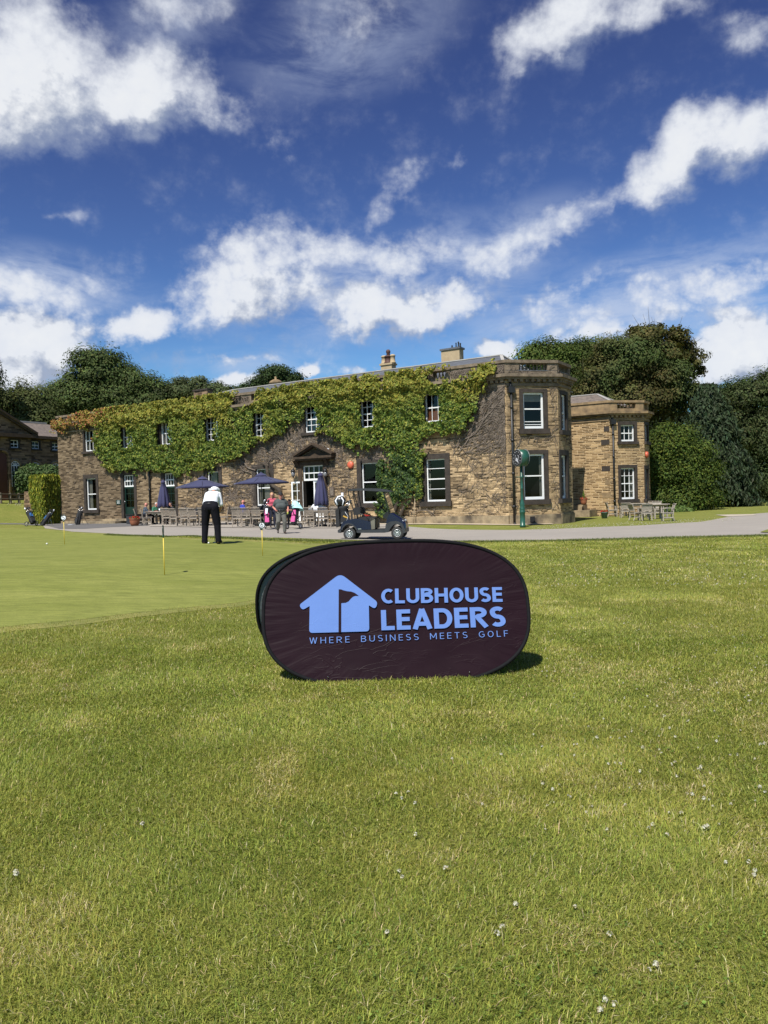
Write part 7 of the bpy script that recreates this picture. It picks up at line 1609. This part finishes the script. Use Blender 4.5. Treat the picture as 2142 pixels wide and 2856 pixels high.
m = MB(); m.box((cx_(606), -hw - .004, cz_(862)), (cx_(648), -hw - .001, cz_(852)), ALLOY); m.build('badge', ct)
for s in (-1, 1): m = MB(); m.sphere((cx_(1190), s * .36, cz_(768)), (.035, .09, .035), M('headlamp lens', (.5, .52, .55), None, 5, .1), 10, 8); m.build('headlight', ct)
# the bag carried behind the seat
Wb = WM[ct.name] @ Matrix.Translation((cx_(415), -.20, cz_(812))) @ Matrix.Rotation(R(-7), 4, 'Y'); m = MB(); gb = thing('golf_bag', 'big black and white golf bag strapped upright on the back of the buggy', 'golf bag', Wb.translation, R(-9), 'golf bags')
m.lathe([(.17, 0), (.185, .04), (.165, .3), (.17, .55), (.20, .62), (.19, .68)], BLACKF, 18); m.build('bag_body', gb, Wb); m = MB(); m.prism(rounded([(-.14, .06, .05), (.20, .10, .10), (.22, .46, .14), (-.04, .52, .12)]), -.24, -.14, BLACKF); m.build('pocket', gb, Wb)
m = MB(); m.prism([(.0, .32), (.15, .23), (.17, .27), (.02, .36)], -.2435, -.2405, M('gold stripe', (.62, .36, .05), None, 9, .5)); m.build('motif', gb, Wb)
m = MB(); m.tube([(-.10, -.246, .10), (.10, -.246, .13), (.18, -.246, .3), (.10, -.246, .47)], .006, TOWELW, 5); m.build('piping', gb, Wb)
m = MB(); m.prism(rounded([(-.30, -.02, .03), (-.17, .0, .03), (-.10, .62, .05), (-.24, .60, .05)]), -.22, .10, BLACKF); m.build('rain_flap', gb, Wb)
m = MB(); m.sphere((-.07, -.02, .86), (.21, .18, .20), BLACKM, 18, 12); m.build('head_cover', gb, Wb); m = MB(); m.tube([(-.14, -.19, .74), (-.19, -.175, .90), (-.09, -.14, 1.02), (.04, -.12, 1.03)], .032, TOWELW, 8); m.tube([(.03, -.185, .70), (.09, -.175, .86), (.03, -.15, .98)], .024, TOWELW, 8); m.build('head_cover', gb, Wb)
for i in range(6): m = MB(); m.tube([(.06 + .03 * i, .08 - .05 * i, .55), (.12 + .035 * i, .06 - .04 * i, .74 + .03 * (i % 3))], .007, STEEL, 5); m.sphere((.15 + .035 * i, .06 - .04 * i, .76 + .03 * (i % 3)), (.055, .02, .03), STEEL if i % 2 else BLACKM, 8, 5); m.build('golf_club', gb, Wb)

# ------------------------------------------------------------------ grass and clover
def blades(name, P, hgt, wid, C, lean, yaw, segs=2):
    n = len(P); a = yaw; dx, dy = np.cos(a), np.sin(a); px_, py_ = -dy, dx; w = wid[:, None] * .5; sx2 = np.stack([px_, py_, np.zeros(n)], 1) * w; dr = np.stack([dx, dy, np.zeros(n)], 1)
    up = np.array([0, 0, 1.0]); l1 = (lean * .55)[:, None]; l2 = (lean * 1.25)[:, None]
    if segs == 2:
        mid = P + (dr * np.sin(l1) + up * np.cos(l1)) * hgt[:, None] * .5; tip = mid + (dr * np.sin(l2) + up * np.cos(l2)) * hgt[:, None] * .5
        V = np.stack([P - sx2, P + sx2, mid + sx2 * .85, mid - sx2 * .85, tip], 1).reshape(-1, 3); b = np.arange(n)[:, None] * 5; F = np.concatenate([b + np.array([[0, 1, 2]]), b + np.array([[0, 2, 3]]), b + np.array([[3, 2, 4]])], 0); k = 5
    else:
        tip = P + (dr * np.sin(l1 * 1.5) + up * np.cos(l1 * 1.5)) * hgt[:, None]; V = np.stack([P - sx2, P + sx2, tip], 1).reshape(-1, 3); F = np.arange(n * 3).reshape(n, 3); k = 3
    return V, F, np.repeat(C, k, 0)
def grass_colors(x, y, n):
    a = fbm(x * .42 + 5, y * .42, 51, 4); b = fbm(x * 1.5, y * 1.5, 57, 4); c = fbm(x * 5, y * 5, 61, 3)
    g = pal(n, [(.240, .285, .044), (.195, .245, .038), (.300, .330, .058), (.140, .190, .033)], None, .26); o = pal(n, [(.380, .360, .072), (.430, .385, .095), (.330, .320, .060)], None, .18); s = pal(n, [(.56, .46, .22), (.46, .375, .165), (.66, .56, .31)], None, .14)
    f = np.clip((.08 + .66 * sst(.30, .68, a * .38 + b * .37 + c * .25)) + RNG.normal(size=n) * .24, 0, 1)[:, None]; C = g * (1 - f) + o * f
    ps = .05 + .34 * sst(.55, .72, b * .6 + c * .4); dry = RNG.random(n) < ps; C = np.where(dry[:, None], s, C); return C
def scatter(y0, y1, dens, excl=True):
    A = .50 * (y1 ** 2 - y0 ** 2) * 2 * .52; n = int(A * dens); y = np.sqrt(RNG.uniform(y0 ** 2, y1 ** 2, n)); x = RNG.uniform(-.54, .54, n) * y
    n2 = int(6 * (y1 - y0) * dens * .45); y2 = RNG.uniform(y0, y1, n2); x2 = (.54 * y2 + RNG.uniform(0, 3, n2)) * RNG.choice((-1, 1), n2)      # the lawn goes on beside the view
    ws = np.r_[np.ones(n), np.full(n2, 1.4)]; x, y = np.r_[x, x2], np.r_[y, y2]
    ok = ~pip(x + .10 * np.sin(x * 3 + y), y + .06 * np.sin(x * 5), [tuple(p) for p in GREEN_POLY]) & (~pip(x + .1 * (fbm(x * 4, y * 4, 83) - .5), y + .5 * (fbm(x * 3, y * 3, 82) - .5), [tuple(p) for p in COLLAR_POLY]) | (RNG.random(len(x)) < .12)) & ~pip(x, y, [tuple(p) for p in ROAD_POLY]); return x[ok], y[ok], ws[ok]
VS, FS, CS, o_ = [], [], [], 0
for y0, y1, dens, h, w, sg in ((1.85, 3.2, 36000, .038, .0026, 2), (3.2, 5.0, 24000, .038, .0031, 2), (5.0, 8.0, 12500, .038, .0044, 2), (8.0, 13.0, 5200, .038, .0072, 1), (13.0, 25.5, 1100, .042, .015, 1)):
    x, y, ws = scatter(y0, y1, dens); n = len(x); cl = fbm(x * 2.1, y * 2.1, 71, 3); z = H(x, y)
    hh = h * RNG.uniform(.40, 1.35, n) * (.70 + .6 * cl); yaw = 2 * math.pi * 1.4 * fbm(x * .9, y * .9, 77, 3) + RNG.normal(size=n) * 1.5
    ln_ = np.clip(RNG.normal(1.12, .42, n), .1, 1.75); C = grass_colors(x, y, n); tall = RNG.random(n) < .004; hh[tall] *= 2.0; C[tall] = pal(tall.sum(), [(.46, .40, .20), (.40, .36, .16)])
    V, F, CC = blades('g', np.c_[x, y, z - .003], hh, w * ws * RNG.uniform(.6, 1.35, n), C, ln_, yaw, sg); VS.append(V); FS.append(F + o_); CS.append(CC); o_ += len(V)
# short uneven turf that breaks the mown edge of the green
for a, b in zip(GREEN_POLY, GREEN_POLY[1:] + GREEN_POLY[:1]):
    a, b = Vector(a), Vector(b)
    if a.y > 17 or abs(a.x) > .62 * a.y: continue
    n = int((b - a).length * 900); t = RNG.random(n); nn = Vector((b.y - a.y, a.x - b.x)).normalized(); off = RNG.normal(.16, .16, n); x = a.x + (b.x - a.x) * t + nn.x * off; y = a.y + (b.y - a.y) * t + nn.y * off
    V, F, CC = blades('g', np.c_[x, y, H(x, y)], RNG.uniform(.008, .024, n), RNG.uniform(.006, .011, n), pal(n, [(.26, .25, .06), (.20, .23, .045), (.32, .29, .075)], None, .2), RNG.uniform(.3, 1.5, n), RNG.uniform(0, 6.28, n), 1); VS.append(V); FS.append(F + o_); CS.append(CC); o_ += len(V)
# longer fringe along the far edge of the green and the drive
fr = [gp(px, py) for px, py in ((300, 1490.3), (440, 1495.8), (560, 1498.5), (660, 1501.5), (760, 1505), (860, 1508), (960, 1510.5), (1150, 1510.5), (1400, 1510.5), (1500, 1509.5), (1600, 1507), (1800, 1502), (2000, 1497), (2142, 1493))]
for a, b in zip(fr, fr[1:]):
    n = int((b - a).length * 700); t = RNG.random(n); x = a.x + (b.x - a.x) * t; y = a.y + (b.y - a.y) * t - RNG.uniform(-.08, .55, n); z = H(x, y); hh = RNG.uniform(.03, .085, n); V, F, CC = blades('g', np.c_[x, y, z], hh, RNG.uniform(.012, .026, n), pal(n, [(.085, .12, .03), (.14, .17, .045), (.20, .20, .06)]), RNG.uniform(.1, .8, n), RNG.uniform(0, 6.28, n), 1); VS.append(V); FS.append(F + o_); CS.append(CC); o_ += len(V)
tag(mesh_np('grass', np.concatenate(VS), np.concatenate(FS), BLADE, None, np.concatenate(CS)), 'short mown grass blades, green, olive and straw coloured', None, None, 'stuff'); print('grass tris', sum(len(f) for f in FS))
# white clover heads, and daisies in the far lawn
mb_v, mb_f, mb_c, o_ = [], [], [], 0
def clover(x, y, s):
    global o_
    n = 16; z = Hf(x, y) + .024 * min(1.6, s); d = RNG.normal(size=(n, 3)); d[:, 2] = np.abs(d[:, 2]) * .9 - .1; d /= np.linalg.norm(d, axis=1, keepdims=True); r = .0085 * s
    for k in range(n):
        c = np.array((x, y, z)) + d[k] * r; u = np.cross(d[k], (.3, .2, .9)); u /= np.linalg.norm(u); v = np.cross(d[k], u); q = r * .5
        mb_v.extend([c - u * q - d[k] * q * .4, c - v * q, c + u * q - d[k] * q * .4, c + v * q + d[k] * q * .6]); mb_f.append((o_, o_ + 1, o_ + 2, o_ + 3)); mb_c.extend([(.58, .56, .45) if k % 5 else (.45, .38, .26)] * 4); o_ += 4
CL = [(1748, 1962), (1802, 1958), (1685, 2021), (1850, 2012), (1783, 2096), (1664, 2074), (1692, 2150), (1718, 2146), (1780, 2168), (1837, 2113), (1873, 2047), (1885, 2067), (1997, 2081), (2003, 1918), (2005, 1948), (2085, 1955), (2090, 1968), (1930, 2155), (1951, 2157), (1975, 2168), (2060, 2123), (1980, 2247), (1979, 2252), (1810, 2326), (1870, 2338), (1971, 2328), (1694, 2327), (1400, 2119), (1264, 2127), (1508, 2096), (1343, 2254), (1125, 2230), (1117, 2236), (1172, 2261), (1165, 2354), (1117, 2454), (1241, 2443), (1388, 2626), (1426, 2533), (1595, 2530), (1702, 2634), (1822, 2728), (1828, 2720), (1698, 2798), (1660, 2846), (2090, 2420), (2094, 2456), (2018, 2417), (1074, 2612), (50, 2454), (397, 2312), (1545, 2221), (1520, 2202), (1762, 2053), (1879, 2146), (1900, 2190), (2130, 2090), (2135, 2220), (1929, 2234), (2055, 2270)]
for px, py in CL:
    g_ = gp(px, py - 4)
    for k in range(random.choice((1, 1, 2))): clover(g_.x + random.gauss(0, .012), g_.y + random.gauss(0, .02), random.uniform(.8, 1.15))
for _ in range(170):
    y = random.uniform(3.4, 9.5); x = y * random.uniform(.18, .52); clover(x, y, random.uniform(.55, .9))
for _ in range(420):
    px, py = random.uniform(1480, 2060), random.gauss(0, 3.2); g_ = gp(px, 1472 - (px - 1560) * .045 + py); clover(g_.x, g_.y, random.uniform(1.2, 2.4))
for _ in range(260): px, py = random.uniform(1500, 2142), random.uniform(1512, 1640); g_ = gp(px, py); clover(g_.x, g_.y, random.uniform(.9, 1.6))
for _ in range(25): g_ = gp(random.gauss(55, 18), 1407 + random.gauss(0, 2)); clover(g_.x, g_.y, random.uniform(3, 4.5))
tag(mesh_np('clover_flowers', np.array(mb_v), np.array(mb_f), FLOWER, None, np.array(mb_c)), 'small white clover heads scattered through the lawn', None, None, 'stuff')

# broad clover leaves under the flowers
n = 4500; y = np.sqrt(RNG.uniform(2.0 ** 2, 8.5 ** 2, n)); x = RNG.uniform(-.1, .54, n) * y; ok = fbm(x * 1.3, y * 1.3, 93) > .52; x, y = x[ok], y[ok]; x = np.repeat(x, 3) + RNG.normal(size=len(x) * 3) * .007; y = np.repeat(y, 3) + RNG.normal(size=len(y) * 3) * .007; n = len(x)
tag(leaves_mesh('clover_leaves', np.c_[x, y, H(x, y) + RNG.uniform(.012, .026, n)], np.array([0, 0, 1.0]) + RNG.normal(size=(n, 3)) * .35, RNG.uniform(.008, .014, n), pal(n, [(.150, .215, .036), (.190, .240, .045), (.120, .180, .032)]), BLADE, None, 0, .9), 'small round clover leaves low among the grass', None, None, 'stuff')
